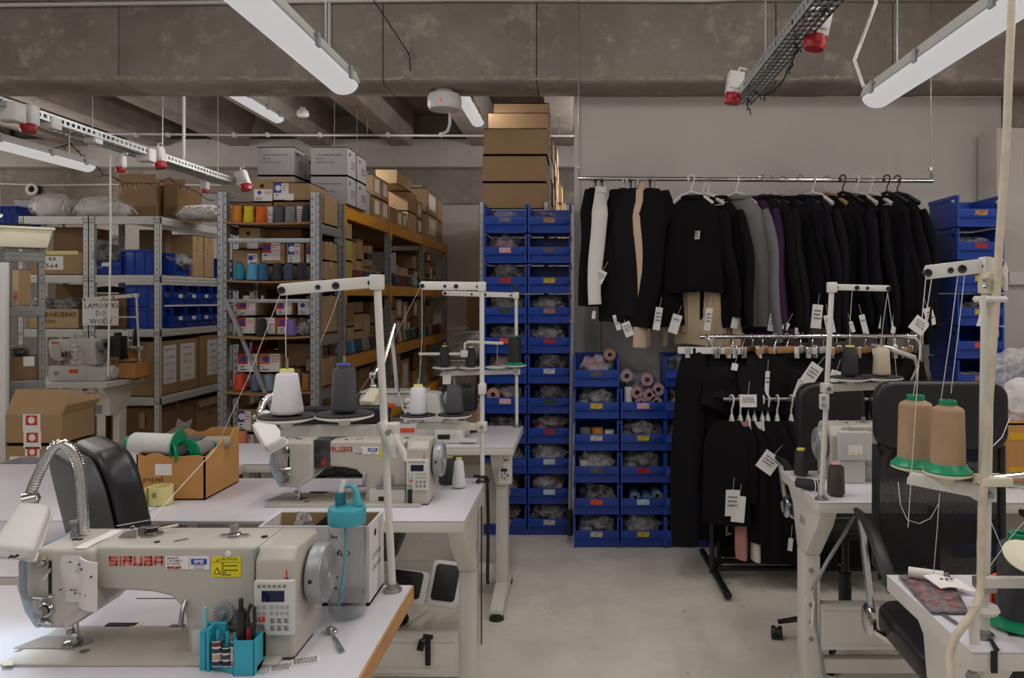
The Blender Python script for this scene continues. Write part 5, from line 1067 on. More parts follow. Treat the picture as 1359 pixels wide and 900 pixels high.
# pin cushion sleeve and pins on the arm of the first machine
def on1(x, y, z): return (-.523 + x, 1.376 + y, .78 + z)
pc = T('pin_cushion', 'white cloth pin cushion with dark pins strapped round the foreground machine arm', 'pin cushion', on1(-.39, .0, .16))
ob('cushion', G().sheet(lambda a, b: on1(-.432 + .062 * a + .006 * math.sin(b * 5), .008 - .009 * math.sin(PI * a) - .004 * math.sin(PI * b), .105 + .085 * b), 10, 10, .005), FABWHITE, pc, sm=True)
ob('strap', G().sheet(lambda a, b: on1(-.405 + .022 * a, .006 + .11 * b, .2015 + .001 * math.sin(6 * b)), 2, 8, .001), PAPER, pc)
ob('cushion_fold', G().sheet(lambda a, b: on1(-.39 + .034 * a, -.004 - .006 * math.sin(PI * a), .098 + .09 * b - .01 * a), 8, 8, .004), FABWHITE, pc, sm=True)
r = random.Random(5)
for k in range(9):
    x = -.428 + .05 * r.random(); z = .112 + .07 * r.random(); p = on1(x, -.006, z); q = on1(x + r.uniform(.004, .018), -.009, z + r.uniform(-.004, .005))
    a = ob('pin', G().cyl(p, q, .0006, n=5), CHROME, pc); ob('pin_head', G().lathe([(.0, -.0018), (.0016, -.001), (.0018, 0), (.0016, .001), (.0, .0018)], q, 10), REDP if k == 3 else BLUED if k % 2 else INK, a, sm=True)
ob('warning_label', G().prism([(on1(-.463, 0, 0)[0], on1(0, 0, .178)[2]), (on1(-.452, 0, 0)[0], on1(0, 0, .178)[2]), (on1(-.458, 0, 0)[0], on1(0, 0, .19)[2])], 'y', 1.3765, 1.378), YELP, M1)
# black taped arm of the second machine
tp = ob('tape_band', G().box(-.485 - .372, -.485 - .318, 2.4185, 2.555, .893, .986), mat('black_tape', '#1a191b', .35, col2='#4d4a4a', scale=30), M2, bev=.005); ob('tape_patch', G().box(-.485 - .345, -.485 - .33, 2.4165, 2.4185, .905, .925), REDP, tp)
ob('needle_pins', G().tube([(-.485 - .36, 2.44, .787), (-.485 - .345, 2.43, .8), (-.485 - .335, 2.44, .787), (-.485 - .325, 2.43, .803), (-.485 - .318, 2.44, .79)], .0012, 5), CHROME, M2)

# ---------------- cover-stitch machine ----------------
def coverstitch(label, loc, sx=1, sz=1, group='cover-stitch machines'):
    t = T('coverstitch_machine', label, 'sewing machine', (0, 0, 0), group)
    b = ob('base', G().prism([(0, 0), (.44, 0), (.46, .03), (.46, .1), (.3, .13), (.0, .13)], 'y', 0, .2), CREAM2, t, bev=.01)
    ob('base_panel', G().box(.1, .3, -.004, .0, .02, .115), CREAM2, b, bev=.003); ob('orange_plate', G().box(.17, .24, -.006, -.004, .07, .1), mat('orange_label_plate', '#d8501f', .5), b); ob('base_slot', G().box(.05, .08, -.005, -.001, .055, .085), GREYP, b)
    ob('motor', G().lathe([(.05, .33), (.055, .34), (.055, .46), (.045, .475), (.0, .476)], (0, .1, .07), 24, 'x'), CREAM2, t, sm=True)
    a = ob('arm', G().prism([(-.03, .3), (-.02, .345), (.3, .352), (.34, .34), (.36, .13), (.27, .13), (.26, .24), (.1, .25), (.09, .17), (.02, .17), (-.02, .22)], 'y', .04, .16), CREAM2, t, bev=.012)
    ob('red_logo', G().box(.0, .06, .036, .04, .315, .327), REDINK, a); ob('face_cover', G().box(.0, .08, .028, .04, .19, .3), CREAM, a, bev=.006)
    for k in range(3): ob('thread_slot', G().box(.06 + .025 * k, .072 + .025 * k, .034, .04, .2, .24), INK, a)
    w_ = ob('hand_wheel', G().lathe([(.03, .36), (.052, .363), (.052, .385), (.03, .39), (.018, .388), (.0, .388)], (0, .1, .3), 28, 'x'), GREYP, t, sm=True); ob('wheel_hub', G().cyl((.39, .1, .3), (.395, .1, .3), .02), INK, w_)
    for k in range(5): kb = ob('tension_knob', G().lathe([(.016, 0), (.016, -.008), (.011, -.01), (.013, -.035), (.0, -.036)], n=16, ax='y').mv(.2 + .012 * (k % 2), .04, .155 + .036 * k), WHITEP, t, sm=True); ob('disc', G().ring((.2 + .012 * (k % 2), .034, .155 + .036 * k), .015, .002, 'y', 14), CHROME, kb)
    ob('guide_rod', G().tube([(.16, .02, .36), (.185, .0, .24), (.22, .0, .14)], .004, 6).tube([(.16, .1, .35), (.175, .05, .39), (.28, .05, .36)], .003, 6), IRON, t)
    ob('needle_group', G().box(.03, .06, .06, .09, .12, .18).box(.02, .075, .03, .1, .125, .132), IRON, t)
    m = ob('rear_motor', G().box(.39, .5, .12, .22, .19, .37), BLACKP, t, bev=.01); ob('motor_plug', G().box(.43, .47, .15, .19, .37, .4), BLACKP, m); ob('motor_rod', G().tube([(.47, .14, .19), (.44, .14, .1)], .006, 6), IRON, m)
    t.location = loc; t.scale = (sx, sx, sz); return t
coverstitch('white cover-stitch machine with red plate on the far sewing table', (X(66, 5.98), 5.96, .782), 1.0, .95)
M3 = coverstitch('white cover-stitch machine on the third-row table behind the cones', (-1.0, 3.46, .782), 1.0, .62)
ob('yellow_sticker', G().box(.02, .09, -.006, -.004, .04, .08), YELP, M3); ob('top_cover', G().box(-.02, .28, .03, .17, .35, .365), CREAM2, M3, bev=.005); ob('top_sticker', G().box(.02, .07, .06, .1, .365, .3665), YELP, M3); ob('orange_stripe', G().prism([(.02, .30), (.14, .27), (.14, .245), (.03, .262)], 'y', .034, .038), mat('orange_label_plate', '#d8501f'), M3)
c = T('drawer_box', 'small white drawer unit on the third-row table', 'box', (X(595, 3.42), 3.4, .782)); ob('body', G().box(X(577, 3.42), X(614, 3.42), 3.42, 3.5, .782, Z(567, 3.42)), WHITEP, c, bev=.004); ob('slot', G().box(X(581, 3.42), X(597, 3.42), 3.416, 3.42, Z(583, 3.42), Z(577, 3.42)), INK, c); kn = ob('knob', G().cyl((X(601, 3.41), 3.42, Z(573, 3.41)), (X(601, 3.41), 3.39, Z(573, 3.41)), .012), WHITEP, c); ob('lever', G().box(X(612, 3.42), X(633, 3.42), 3.4, 3.44, Z(586, 3.42), Z(582, 3.42)), WHITEP, c)
carton('plain brown carton behind the cones on the third-row table', X(632, 3.6) - .1, X(632, 3.6) - .01, 3.7, 3.85, .782, Z(535, 3.7), None, CARD, False, False)
# ---------------- thread stands ----------------
def PX(u, v, y): return (X(u, y), y, Z(v, y))
DISC = mat('disc_felt', '#2c292b', .85)
def thread_stand(label, base, top, arm_end, bar, discs, group='thread stands', r=.0085, tray=WHITEP, felt=True, armh=.026, clampz=None, drop=0.0):
    t = T('thread_stand', label, 'thread stand', base, group); B = Vector(base); A = Vector(top)
    ob('pole', G().tube([B, A], r, 12), WMET, t, sm=True)
    ob('base_flange', G().lathe([(.021, 0), (.021, .005), (.014, .007), (.012, .016)], base, 20), IRON, t, sm=True)
    d = (Vector(arm_end) - A); L = d.length; q = d.to_track_quat('X', 'Z').to_matrix().to_4x4(); M = Matrix.Translation(A) @ q
    a = ob('arm', G().prism([(-.01, -armh / 2), (L * .97, -armh / 2), (L, -armh * .2), (L, armh * .25), (L * .97, armh / 2), (-.01, armh / 2)], 'y', -.007, .007).xf(M), WMET, t, bev=.002)
    for k in (.07, .42, .6, .96): rr0 = .006 if k in (.42, .96) else .0035; ob('eyelet', G().ring((L * k, -.008, -armh * .05), rr0, .0024, 'y', 14, 5).ring((L * k, .008, -armh * .05), rr0, .0024, 'y', 14, 5).cyl((L * k, -.0075, -armh * .05), (L * k, .0075, -armh * .05), rr0 * .7).xf(M), BLACKP, a)['kind'] = 'stuff'
    ob('pole_cap', G().box(A.x - .014, A.x + .014, A.y - .014, A.y + .014, A.z - .018, A.z + .016), WMET, t, bev=.003)
    if bar:
        b0, b1 = Vector(bar[0]), Vector(bar[1]); d = b1 - b0; M = Matrix.Translation(b0) @ d.to_track_quat('X', 'Z').to_matrix().to_4x4()
        tb = ob('tray_bar', G().prism([(0, -.012), (d.length, -.012), (d.length, .0), (d.length * .96, .012), (0, .012)], 'y', -.01, .01).xf(M), WMET, t, bev=.002)
        ob('clamp', G().box(b0.x - .017, b0.x + .017, b0.y - .018, b0.y + .018, b0.z - .016, b0.z + .016), WMET, t, bev=.003); ob('clamp_screw', G().cyl((b0.x, b0.y - .018, b0.z), (b0.x, b0.y - .03, b0.z), .006, n=10), IRON, t)
        for c, rr_ in discs:
            ds = ob('tray_disc', G().lathe([(.012, -.016), (.014, -.008), (rr_ * .6, -.005), (rr_, .002), (rr_, .006), (.0, .006)], c, 28), tray, t, sm=True)
            if felt: ob('felt', G().lathe([(rr_ * .98, .0062), (rr_ * .98, .0095), (.0, .0095)], c, 28), DISC, ds)
            ob('spindle', G().cyl((c[0], c[1], c[2] + .006), (c[0], c[1], c[2] + .135), .0035, n=8), IRON, ds)
    return t
def run(label, pts, r=.0008): return one('loose_thread', label, 'thread', G().tube(pts, r, 4), PAPER, 'threads running from cones to guides')
def capcone(label, loc, r, h, col, cap, tip=.66, grp='thread cones on the machine stands', base=None):
    t = cone(label, loc, r, h, col, thread(col), grp, tip); x, y, z = loc
    if cap: ob('cap', G().lathe([(r * tip * .62, h * .985), (r * tip * .66, h * 1.0), (r * tip * .6, h * 1.035), (.004, h * 1.035)], loc, 20), cap, t, sm=True)
    if base: ob('plastic_base', G().lathe([(base, -.004), (base, .0), (base * .82, .006), (r * .95, .014), (.01, .014)], loc, 28), GREENP, t, sm=True)
    return t
YELCAP = mat('yellow_core', '#d8cf5a', .5); BLUECAP = mat('blue_core', '#2b3f8f', .4); PINKCAP = mat('pink_core', '#d9a0b0', .5)
# stand on the foreground table
b = PX(521, 782, 1.70); d1 = PX(381, 557, 1.66); d2 = PX(457, 554, 1.66)
thread_stand('white thread stand on the foreground table corner carrying a white and a charcoal cone', (b[0], 1.70, .78), PX(500.5, 374, 1.70), PX(369, 385, 1.66), (PX(519, 571, 1.70), PX(373, 572, 1.66)), [(d1, .063), (d2, .063)])
for q in (PX(517, 600, 1.7), ): pass
capcone('white thread cone with yellow core on the foreground stand', (d1[0], d1[1], d1[2] + .0105), .0345, .098, '#e3e0e2', YELCAP, .68); capcone('charcoal thread cone with blue cap on the foreground stand', (d2[0], d2[1], d2[2] + .0105), .0285, .105, '#3f3f45', BLUECAP, .86)
ob('joint', G().tube([PX(506, 560, 1.69), PX(520, 590, 1.68), PX(523, 606, 1.685)], .012, 8), WMET, T1 if 0 else bpy.data.objects['thread_stand'])
kb = T('cloth_tie', 'white rag tied round the foreground thread stand', 'rag', PX(528, 585, 1.7)); ob('knot', crinkle(31, .012, .012, .02, 3, .3).mv(*PX(526, 596, 1.685)), FABWHITE, kb, sm=True); ob('tail', G().tube([PX(526, 584, 1.68), PX(536, 600, 1.675), PX(538, 612, 1.67)], [.006, .008, .004], 6), FABWHITE, kb, sm=True)
run('thread from the arm end down past the open spool carton', [PX(373, 388, 1.66), PX(330, 500, 1.75), PX(286, 596, 1.9), PX(200, 690, 1.6), PX(155, 698, 1.47)]); run('thread from the foreground stand arm to its white cone', [PX(381, 388, 1.66), PX(379, 440, 1.66), PX(380, 500, 1.66)])
run('thread slanting from the dark cone to the rack', [PX(452, 384, 1.67), PX(440, 420, 1.9), PX(425, 455, 2.0)])
# stand on the second table
d1 = PX(555, 554, 2.66); d2 = PX(603, 553, 2.66)
thread_stand('white thread stand on the second-row table corner', (X(640, 2.7), 2.70, .78), PX(639.5, 380, 2.70), PX(557, 379, 2.66), (PX(640, 566, 2.70), PX(552, 565, 2.66)), [(d1, .062), (d2, .06)], armh=.03)
S2 = bpy.data.objects['thread_stand.001']; ob('joint', G().box(X(635.5, 2.7), X(645, 2.7), 2.68, 2.72, Z(523, 2.7), Z(509, 2.7)), WMET, S2, bev=.004)
capcone('white thread cone on the second-row stand', (d1[0], d1[1], d1[2] + .0105), .032, .102, '#dedddf', YELCAP, .8); capcone('dark grey thread cone on the second-row stand', (d2[0], d2[1], d2[2] + .0105), .032, .102, '#434348', None, .82)
run('thread stretched from the second stand arm end to the lamp behind', [PX(557, 383, 2.66), PX(520, 455, 2.8), PX(473, 527, 2.9)]); run('thread from the second stand arm to its white cone', [PX(560, 384, 2.66), PX(560, 450, 2.66), PX(556, 514, 2.66)])
# stand on the third table with two crossbars
yy = 3.86; d = [PX(683, 486, yy), PX(660, 488, yy), PX(625, 489, yy), PX(590, 489, yy)]
thread_stand('white thread stand on the third-row table with a black cone on green base', (X(686, yy), yy, .78), PX(685, 392, yy), PX(587, 389, yy), (PX(686, 493, yy), PX(584, 496, yy)), [(q, .062) for q in d], felt=False, armh=.026)
S3 = bpy.data.objects['thread_stand.002']; ob('cross_rod', G().tube([PX(556, 470, yy), PX(616, 470, yy), PX(617, 456, yy), PX(622, 454, yy), PX(668, 456, yy)], .008, 8), WMET, S3, sm=True); ob('rod_joint', G().box(X(612, yy), X(622, yy), yy - .02, yy + .02, Z(474, yy), Z(465, yy)), WMET, S3, bev=.004); ob('pole_tip', G().cyl(PX(685, 388, yy), PX(685, 378, yy), .012), BLACKP, S3)
capcone('tall black thread cone with green base on the third-row stand', (d[0][0], yy, d[0][2] + .008), .036, .145, '#1b1b1d', GREENP, .93, base=.055); capcone('black thread cone under the bent rod of the third-row stand', (d[2][0], yy, d[2][2] + .008), .03, .1, '#1f1d1e', YELCAP, .7); capcone('black thread cone at the outer end of the third-row stand', (d[3][0], yy, d[3][2] + .008), .032, .105, '#1f1d1e', YELCAP, .66)
one('paper_note', 'small white note hanging from the third-row stand bar', 'note', G().box(X(586, 3.8), X(597, 3.8), 3.83, 3.832, Z(511, 3.8), Z(498, 3.8)), PAPER)
# stand on the table before the garment rack
yy = 2.47; d1 = PX(1128, 504, yy); d2 = PX(1170, 503, yy)
thread_stand('white thread stand on the table before the garment rack', (X(1090, yy), yy, .78), PX(1104, 381, yy), PX(1181, 383, yy), (PX(1097, 515, yy), PX(1170, 512, yy)), [(d1, .066), (d2, .066)], armh=.02)
S4 = bpy.data.objects['thread_stand.003']; jt = ob('joint', G().box(X(1085.5, yy), X(1097, yy), yy - .03, yy - .008, Z(542, yy), Z(522, yy)), WMET, S4, bev=.004)
for v in (528, 537): ob('screw', G().cyl(PX(1091, v, yy - .03), (X(1091, yy), yy - .033, Z(v, yy - .03)), .006, n=10), IRON, jt)
capcone('black thread cone on the stand before the garment rack', (d1[0], yy, d1[2] + .0105), .027, .098, '#1f1e22', YELCAP, .86); capcone('cream thread cone on the stand before the garment rack', (d2[0], yy, d2[2] + .0105), .028, .096, '#c6b59a', None, .86)
run('thread looping from the stand arm to the cream cone', [PX(1178, 388, yy), PX(1172, 430, yy), PX(1169, 463, yy)]); run('second thread from the stand arm end', [PX(1178, 388, yy), PX(1186, 450, yy), PX(1190, 503, yy)]); run('thread from the middle of the stand arm to the black cone', [PX(1131, 385, yy), PX(1128, 430, yy), PX(1128, 462, yy)])
# foreground stand at the right with the hose tied to it
yy = 1.50; px_ = X(1306, yy); d1 = PX(1215, 621, 1.62); d2 = PX(1258, 630, 1.50)
thread_stand('white thread stand at the right front table carrying two large tan cones', (X(1304, 1.47), 1.47, .782), PX(1312, 352, 1.47), PX(1227, 362, 1.50), (PX(1305, 653, 1.47), PX(1205, 634, 1.55)), [(d1, .05), (d2, .046)], felt=False, r=.0125, armh=.028, tray=IVORY)
S5 = bpy.data.objects['thread_stand.004']; ob('upper_clamp', G().box(X(1300, 1.47), X(1316, 1.47), 1.44, 1.48, Z(390, 1.46), Z(362, 1.46)), IVORY, S5, bev=.005); ob('black_top', G().cyl(PX(1314, 352, 1.47), PX(1314, 340, 1.47), .014), BLACKP, S5)
for v in (372, 380): ob('screw', G().cyl(PX(1307, v, 1.44), (X(1307, 1.44), 1.43, Z(v, 1.44)), .005, n=10), CHROME, S5)
ob('middle_clamp', G().box(X(1292, 1.47), X(1330, 1.47), 1.43, 1.475, Z(642, 1.46), Z(630, 1.46)), IVORY, S5, bev=.004); ob('low_clamp', G().box(X(1296, 1.47), X(1317, 1.47), 1.45, 1.49, Z(783, 1.47), Z(768, 1.47)), IRON, S5, bev=.004); ob('low_bar', G().box(X(1293, 1.47), X(1420, 1.47), 1.44, 1.455, Z(779, 1.45), Z(765, 1.45)), WMET, S5, bev=.003); ob('arm_rod', G().cyl(PX(1318, 634, 1.45), PX(1380, 628, 1.45), .006).cyl(PX(1318, 641, 1.45), PX(1380, 646, 1.45), .006), CHROME, S5); ob('black_band', G().cyl(PX(1304, 841, 1.47), PX(1304, 848, 1.47), .0145), BLACKP, S5)
def bigcone(label, c, r, h, col):
    t = T('thread_cone', label, 'thread cone', c, 'large cones on green bases')
    ob('winding', G().lathe([(r * 1.0, .014), (r, .02), (r * .93, h * .85), (r * .86, h * .885), (r * .5, h * .93), (r * .46, h * .93)], c, 32), thread(col), t, sm=True)
    ob('plastic_base', G().lathe([(r * 1.38, .0), (r * 1.38, .003), (r * 1.2, .008), (r * .99, .018), (r * .5, .018)], c, 32), GREENP, t, sm=True); ob('cap', G().lathe([(r * .46, h * .9), (r * .5, h * .93), (r * .5, h), (r * .3, h), (r * .28, h * .95)], c, 24), GREENP, t, sm=True); return t
bigcone('large tan thread cone on green base, the one farther from the pole', (d1[0], d1[1], d1[2] + .0065), .0365, .15, '#ab8b6c'); bigcone('large tan thread cone on green base, the one beside the pole', (d2[0], d2[1], d2[2] + .0065), .0325, .142, '#ab8b6c')
for i, (u0, u1, u2, v2, q) in enumerate([(1229, 1222, 1205, 700, 'outermost'), (1237, 1226, 1212, 525, 'second'), (1271, 1262, 1249, 530, 'third'), (1280, 1272, 1262, 522, 'nearest the pole')]): run('thread hanging from the hose-tied stand arm, ' + q, [PX(u0, 366, 1.49), PX(u1, 440, 1.52), PX(u2, v2, 1.58)])
run('loose thread loop below the tan cones', [PX(1192, 640, 1.56), PX(1195, 670, 1.56), PX(1204, 690, 1.56), PX(1220, 695, 1.56), PX(1235, 688, 1.56), PX(1246, 668, 1.56), PX(1247, 655, 1.56)]); run('loose thread hanging to the table before the mesh chair', [PX(1247, 655, 1.56), PX(1244, 700, 1.6), PX(1239, 762, 1.7)])
run('thread crossing behind the hose-tied pole downward', [PX(1310, 680, 1.52), PX(1330, 728, 1.5), PX(1365, 760, 1.46)]); run('thread crossing behind the hose-tied pole upward', [PX(1315, 750, 1.52), PX(1340, 715, 1.5), PX(1370, 680, 1.46)])
hp = [(1345, -30, 1.40), (1339, 90, 1.41), (1336, 180, 1.42), (1332, 240, 1.425), (1327, 310, 1.43), (1322, 400, 1.435), (1317, 470, 1.44), (1311, 560, 1.44), (1306, 640, 1.44), (1302, 720, 1.44), (1302, 775, 1.435), (1298, 803, 1.42), (1285, 822, 1.40), (1268, 845, 1.385), (1260, 870, 1.375), (1262, 905, 1.36), (1275, 960, 1.33)]
one('air_hose', 'cream air hose running down from the ceiling along the right front stand', 'hose', G().tube([PX(*q) for q in hp], .0075, 12), mat('cream_hose', '#cbbfa9', .55, var=.15, scale=25), sm=True)
t = T('cloth_tie', 'white cloth strip knotted round the hose and pole at their upper clamp', 'rag', PX(1312, 395, 1.42)); ob('band', G().ring(PX(1314, 397, 1.455), .024, .007, 'z', 18), FABWHITE, t, sm=True); ob('tail', G().sheet(lambda a, b: PX(1299 + 9 * a - 3 * b + 2 * math.sin(3 * b) - 4 * (1 - abs(2 * b - 1)) * (a - .5), 394 + 39 * b, 1.425 - .006 * math.sin(PI * a)), 4, 8, .0015), FABWHITE, t, sm=True); ob('frill', crinkle(33, .006, .006, .03, 3, .4).mv(*PX(1334, 386, 1.45)), FABWHITE, t, sm=True)
t = T('cloth_tie', 'white cloth strip tied low on the hose beside the right table edge', 'rag', PX(1300, 815, 1.42)); ob('band', G().ring(PX(1306, 808, 1.45), .02, .008, 'z', 18), FABWHITE, t, sm=True); ob('tail', G().sheet(lambda a, b: PX(1284 + 13 * a + 3 * b, 803 + 53 * b, 1.415 - .004 * math.sin(PI * a)), 4, 8, .002), FABWHITE, t)
run('thread behind the mesh chair at the pole', [PX(1340, 555, 1.7), PX(1330, 580, 1.65), PX(1318, 592, 1.6)])
# thread stand on the far table
yy = 6.3; c1, c2 = PX(165, 462, yy), PX(176, 461, yy)
thread_stand('white thread stand of the far table with a green based cone', (X(186, yy), yy, .78), PX(181, 392, yy), PX(110, 398, yy), (PX(186, 462, yy), PX(155, 463, yy)), [(c1, .07), (c2, .07)], felt=False, armh=.03)
S6 = bpy.data.objects['thread_stand.005']; ob('cross_rod', G().tube([PX(182, 421, yy), PX(150, 421, yy), PX(138, 422, yy), PX(136, 427, yy)], .006, 6), WMET, S6); tr = ob('low_tray', G().box(X(133, yy), X(183, yy), yy - .1, yy + .03, Z(479, yy), Z(476, yy)), CARDL, S6, bev=.003)
capcone('white thread cone with green base on the far stand', (c1[0], yy, c1[2] + .008), .032, .14, '#dedcd8', GREENP, .9, base=.06); capcone('black green thread cone on the far stand', (c2[0], yy + .05, c2[2] + .008), .024, .15, '#14201c', GREENP, .8)
cone('small white thread cone on the low tray of the far stand', (X(146, yy), yy - .06, Z(475.5, yy)), .026, .095, '#d8d4d0', None, 'thread cones on the machine stands', .5); cone('black thread cone on the low tray of the far stand', (X(169, yy), yy - .06, Z(475.5, yy)), .042, .07, '#1a1a1b', None, 'thread cones on the machine stands', .6)
carton('open brown carton on the far table under the thread stand', X(140, 6.12), X(178, 6.12), 6.14, 6.32, .783, Z(482, 6.12), None, CARDY, True)
carton('brown board carton standing behind the far thread stand', X(136, 6.38), X(183, 6.38), 6.38, 6.42, .9, Z(461, 6.38), None, CARDY, False, False)

# ---------------- chairs ----------------
def mesh_mat():
    m = bpy.data.materials.new('chair_mesh'); m.use_nodes = True; MATS['chair_mesh'] = m; nt = m.node_tree; nt.nodes.clear(); L = nt.links
    o = nt.nodes.new('ShaderNodeOutputMaterial'); mx = nt.nodes.new('ShaderNodeMixShader'); t = nt.nodes.new('ShaderNodeBsdfTransparent'); p = nt.nodes.new('ShaderNodeBsdfPrincipled')
    p.inputs['Base Color'].default_value = srgb('#19181a'); p.inputs['Roughness'].default_value = .8
    tc = nt.nodes.new('ShaderNodeTexCoord'); mp = nt.nodes.new('ShaderNodeMapping'); mp.inputs['Rotation'].default_value = (0, .78, 0); v = nt.nodes.new('ShaderNodeTexVoronoi'); v.inputs['Scale'].default_value = 190; v.inputs['Randomness'].default_value = 0
    r = nt.nodes.new('ShaderNodeMath'); r.operation = 'GREATER_THAN'; r.inputs[1].default_value = .33
    L.new(tc.outputs['Object'], mp.inputs[0]); L.new(mp.outputs[0], v.inputs['Vector']); L.new(v.outputs['Distance'], r.inputs[0]); L.new(r.outputs[0], mx.inputs[0]); L.new(t.outputs[0], mx.inputs[1]); L.new(p.outputs[0], mx.inputs[2]); L.new(mx.outputs[0], o.inputs[0]); return m
MESHM = mesh_mat()
def rrect(w, h, r, n=5):
    pts = []
    for cx, cy, a0 in ((w / 2 - r, h - r, 0), (-w / 2 + r, h - r, PI / 2), (-w / 2 + r, r, PI), (w / 2 - r, r, 1.5 * PI)):
        for i in range(n + 1): a = a0 + PI / 2 * i / n; pts.append((cx + r * math.cos(a), cy + r * math.sin(a)))
    return pts
def office_chair(label, loc, rz, bw=.38, bz0=.66, bz1=1.2, mesh=True, arms=True, seat_z=.55, back_y=.2, group='black office chairs', tilt=.0, arm_z=.79, pads=True):
    """local: sitter faces -y"""
    t = T('office_chair', label, 'chair', (0, 0, 0), group); h = bz1 - bz0
    def tl(g): return g.xf(Matrix.Translation((0, back_y, bz0)) @ Matrix.Rotation(-tilt, 4, 'X'))
    def slab(w, z0, z1, r, d0, d1, bow=.035):
        g = G(); 
        for y in (d0, d1): pass
        pts = rrect(w, z1 - z0, r); g.prism([(x, z + z0) for x, z in pts], 'y', d0, d1); g.v = [(x, y - bow * (1 - (2 * x / w) ** 2) * -1, z) for x, y, z in g.v]; return tl(g)
    if mesh:
        ob('head_pad', slab(bw, h * .66, h, .05, -.02, .025, .0), LEATH, t, bev=.012, seg=3); ob('mesh_panel', tl(G().sheet(lambda a, b: (bw * .93 * (a - .5), .012, h * .7 * b), 6, 6)), MESHM, t); ob('frame', tl(G().tube([(-bw * .48, .01, h * .68), (-bw * .485, .01, .05), (-bw * .4, .01, .0), (bw * .4, .01, 0), (bw * .485, .01, .05), (bw * .48, .01, h * .68)], .011, 8)), BLACKP, t, sm=True); ob('lumbar_strap', tl(G().box(-bw * .46, bw * .46, .02, .03, h * .18, h * .3)), FABBLK, t, bev=.004)
    else: ob('backrest', slab(bw, 0, h, .07, -.03, .03, .0), LEATH, t, bev=.018, seg=3)
    ob('back_support', G().tube([(0, back_y + .04, bz0 + h * .35), (0, back_y + .05, bz0), (0, back_y - .02, seat_z - .08), (0, .05, seat_z - .09)], .02, 8, flat=.5), BLACKP, t, sm=True)
    ob('seat', G().prism(rrect(.4, .4, .08), 'z', seat_z - .05, seat_z + .02).mv(0, -.2, 0), LEATH, t, bev=.02, seg=3); ob('seat_pan', G().box(-.13, .13, -.12, .14, seat_z - .1, seat_z - .05), BLACKP, t, bev=.01)
    if arms:
        for s in (-1, 1):
            ob('arm_pad', G().tube([(s * .235, back_y + .0, arm_z + .03), (s * .245, back_y - .1, arm_z + .035), (s * .26, back_y - .22, arm_z + .012), (s * .265, back_y - .3, arm_z - .03), (s * .262, back_y - .33, arm_z - .075)], [.016, .024, .026, .026, .018], 10, flat=.62), BLACKP, t, sm=True)
            ob('arm_post', G().tube([(s * .24, back_y - .04, arm_z + .02), (s * .238, back_y - .08, arm_z - .1), (s * .225, back_y - .1, seat_z - .03), (s * .15, back_y - .12, seat_z - .07)], .011, 8), CHROME, t, sm=True); ob('arm_disc', G().lathe([(.036, -.006), (.044, .0), (.036, .012), (.0, .016)], (s * .242, back_y - .1, seat_z - .0), 24, 'x'), CHROME, t, sm=True)
    ob('gas_column', G().cyl((0, 0, .1), (0, 0, .3), .026).cyl((0, 0, .3), (0, 0, seat_z - .09), .016), BLACKP, t, sm=True); ob('tilt_lever', G().tube([(.1, -.02, seat_z - .08), (.22, -.05, seat_z - .1)], .008, 8), BLACKP, t)
    for k in range(5):
        a = 2 * PI * k / 5 + .3; c, s = math.cos(a), math.sin(a)
        lg = ob('base_leg', G().tube([(c * .02, s * .02, .115), (c * .15, s * .15, .1), (c * .27, s * .27, .072)], [.026, .02, .014], 8, flat=.6), CHROME if mesh else BLACKP, t, sm=True)
        ob('caster', G().lathe([(.014, -.024), (.026, -.022), (.027, -.006), (.02, -.004), (.02, .004), (.027, .006), (.026, .022), (.014, .024)], n=18, ax='x').xf(Matrix.Translation((c * .275, s * .275, .027)) @ Matrix.Rotation(a, 4, 'Z')), BLACKP, lg, sm=True)
    place(t, loc, rz); return t
office_chair('large black mesh-back office chair behind the tan cones', (1.035, 1.98, 0), -.03, .375, .62, 1.2, True, seat_z=.55)
office_chair('black leather office chair behind the sewing machine seen from behind', (1.1, 3.13, 0), .12, .3, .55, 1.075, False, seat_z=.57, back_y=.14, arm_z=.72)
office_chair('black mesh office chair between the second and third table rows', (-.93, 3.08, 0), PI + .1, .36, .66, 1.03, True, arms=False, seat_z=.47)
c3 = T('office_chair', 'thick black leather office chair turned sideways beside the bare table', 'chair', (0, 0, 0), 'black office chairs')
pr = [(x, z) for x, z in rrect(.37, .5, .10, 8)]
def recl(g): return g.xf(Matrix.Translation((0, .0, .56)) @ Matrix.Rotation(-.20, 4, 'X'))
ob('backrest', recl(G().prism(pr, 'y', -.085, -.005)), LEATH, c3, bev=.03, seg=4); ob('back_shell', recl(G().prism([(x * .97, z * .985) for x, z in pr], 'y', -.004, .045)), mat('grey_leather', '#3c393b', .5, bump=.1, bscale=180), c3, bev=.012, seg=3)
ob('seat', G().prism(rrect(.44, .44, .09), 'z', .45, .54).mv(0, -.46, 0), LEATH, c3, bev=.03, seg=3); ob('gas_column', G().cyl((0, -.25, .08), (0, -.25, .45), .028), BLACKP, c3)
for k in range(5):
    a = 2 * PI * k / 5; cc, ss = math.cos(a), math.sin(a); lg = ob('base_leg', G().tube([(0, -.25, .1), (cc * .27, -.25 + ss * .27, .07)], [.025, .014], 8), BLACKP, c3, sm=True); ob('caster', G().lathe([(.014, -.022), (.026, -.02), (.026, .02), (.014, .022)], (cc * .27, -.25 + ss * .27, .027), 16, 'x'), BLACKP, lg, sm=True)
for x in (-.15, .15): ob('back_support', G().tube([(x, .03, .75), (x, .02, .5), (x, -.15, .44)], .015, 8), BLACKP, c3)
place(c3, (-1.235, 2.03, 0), math.radians(136))

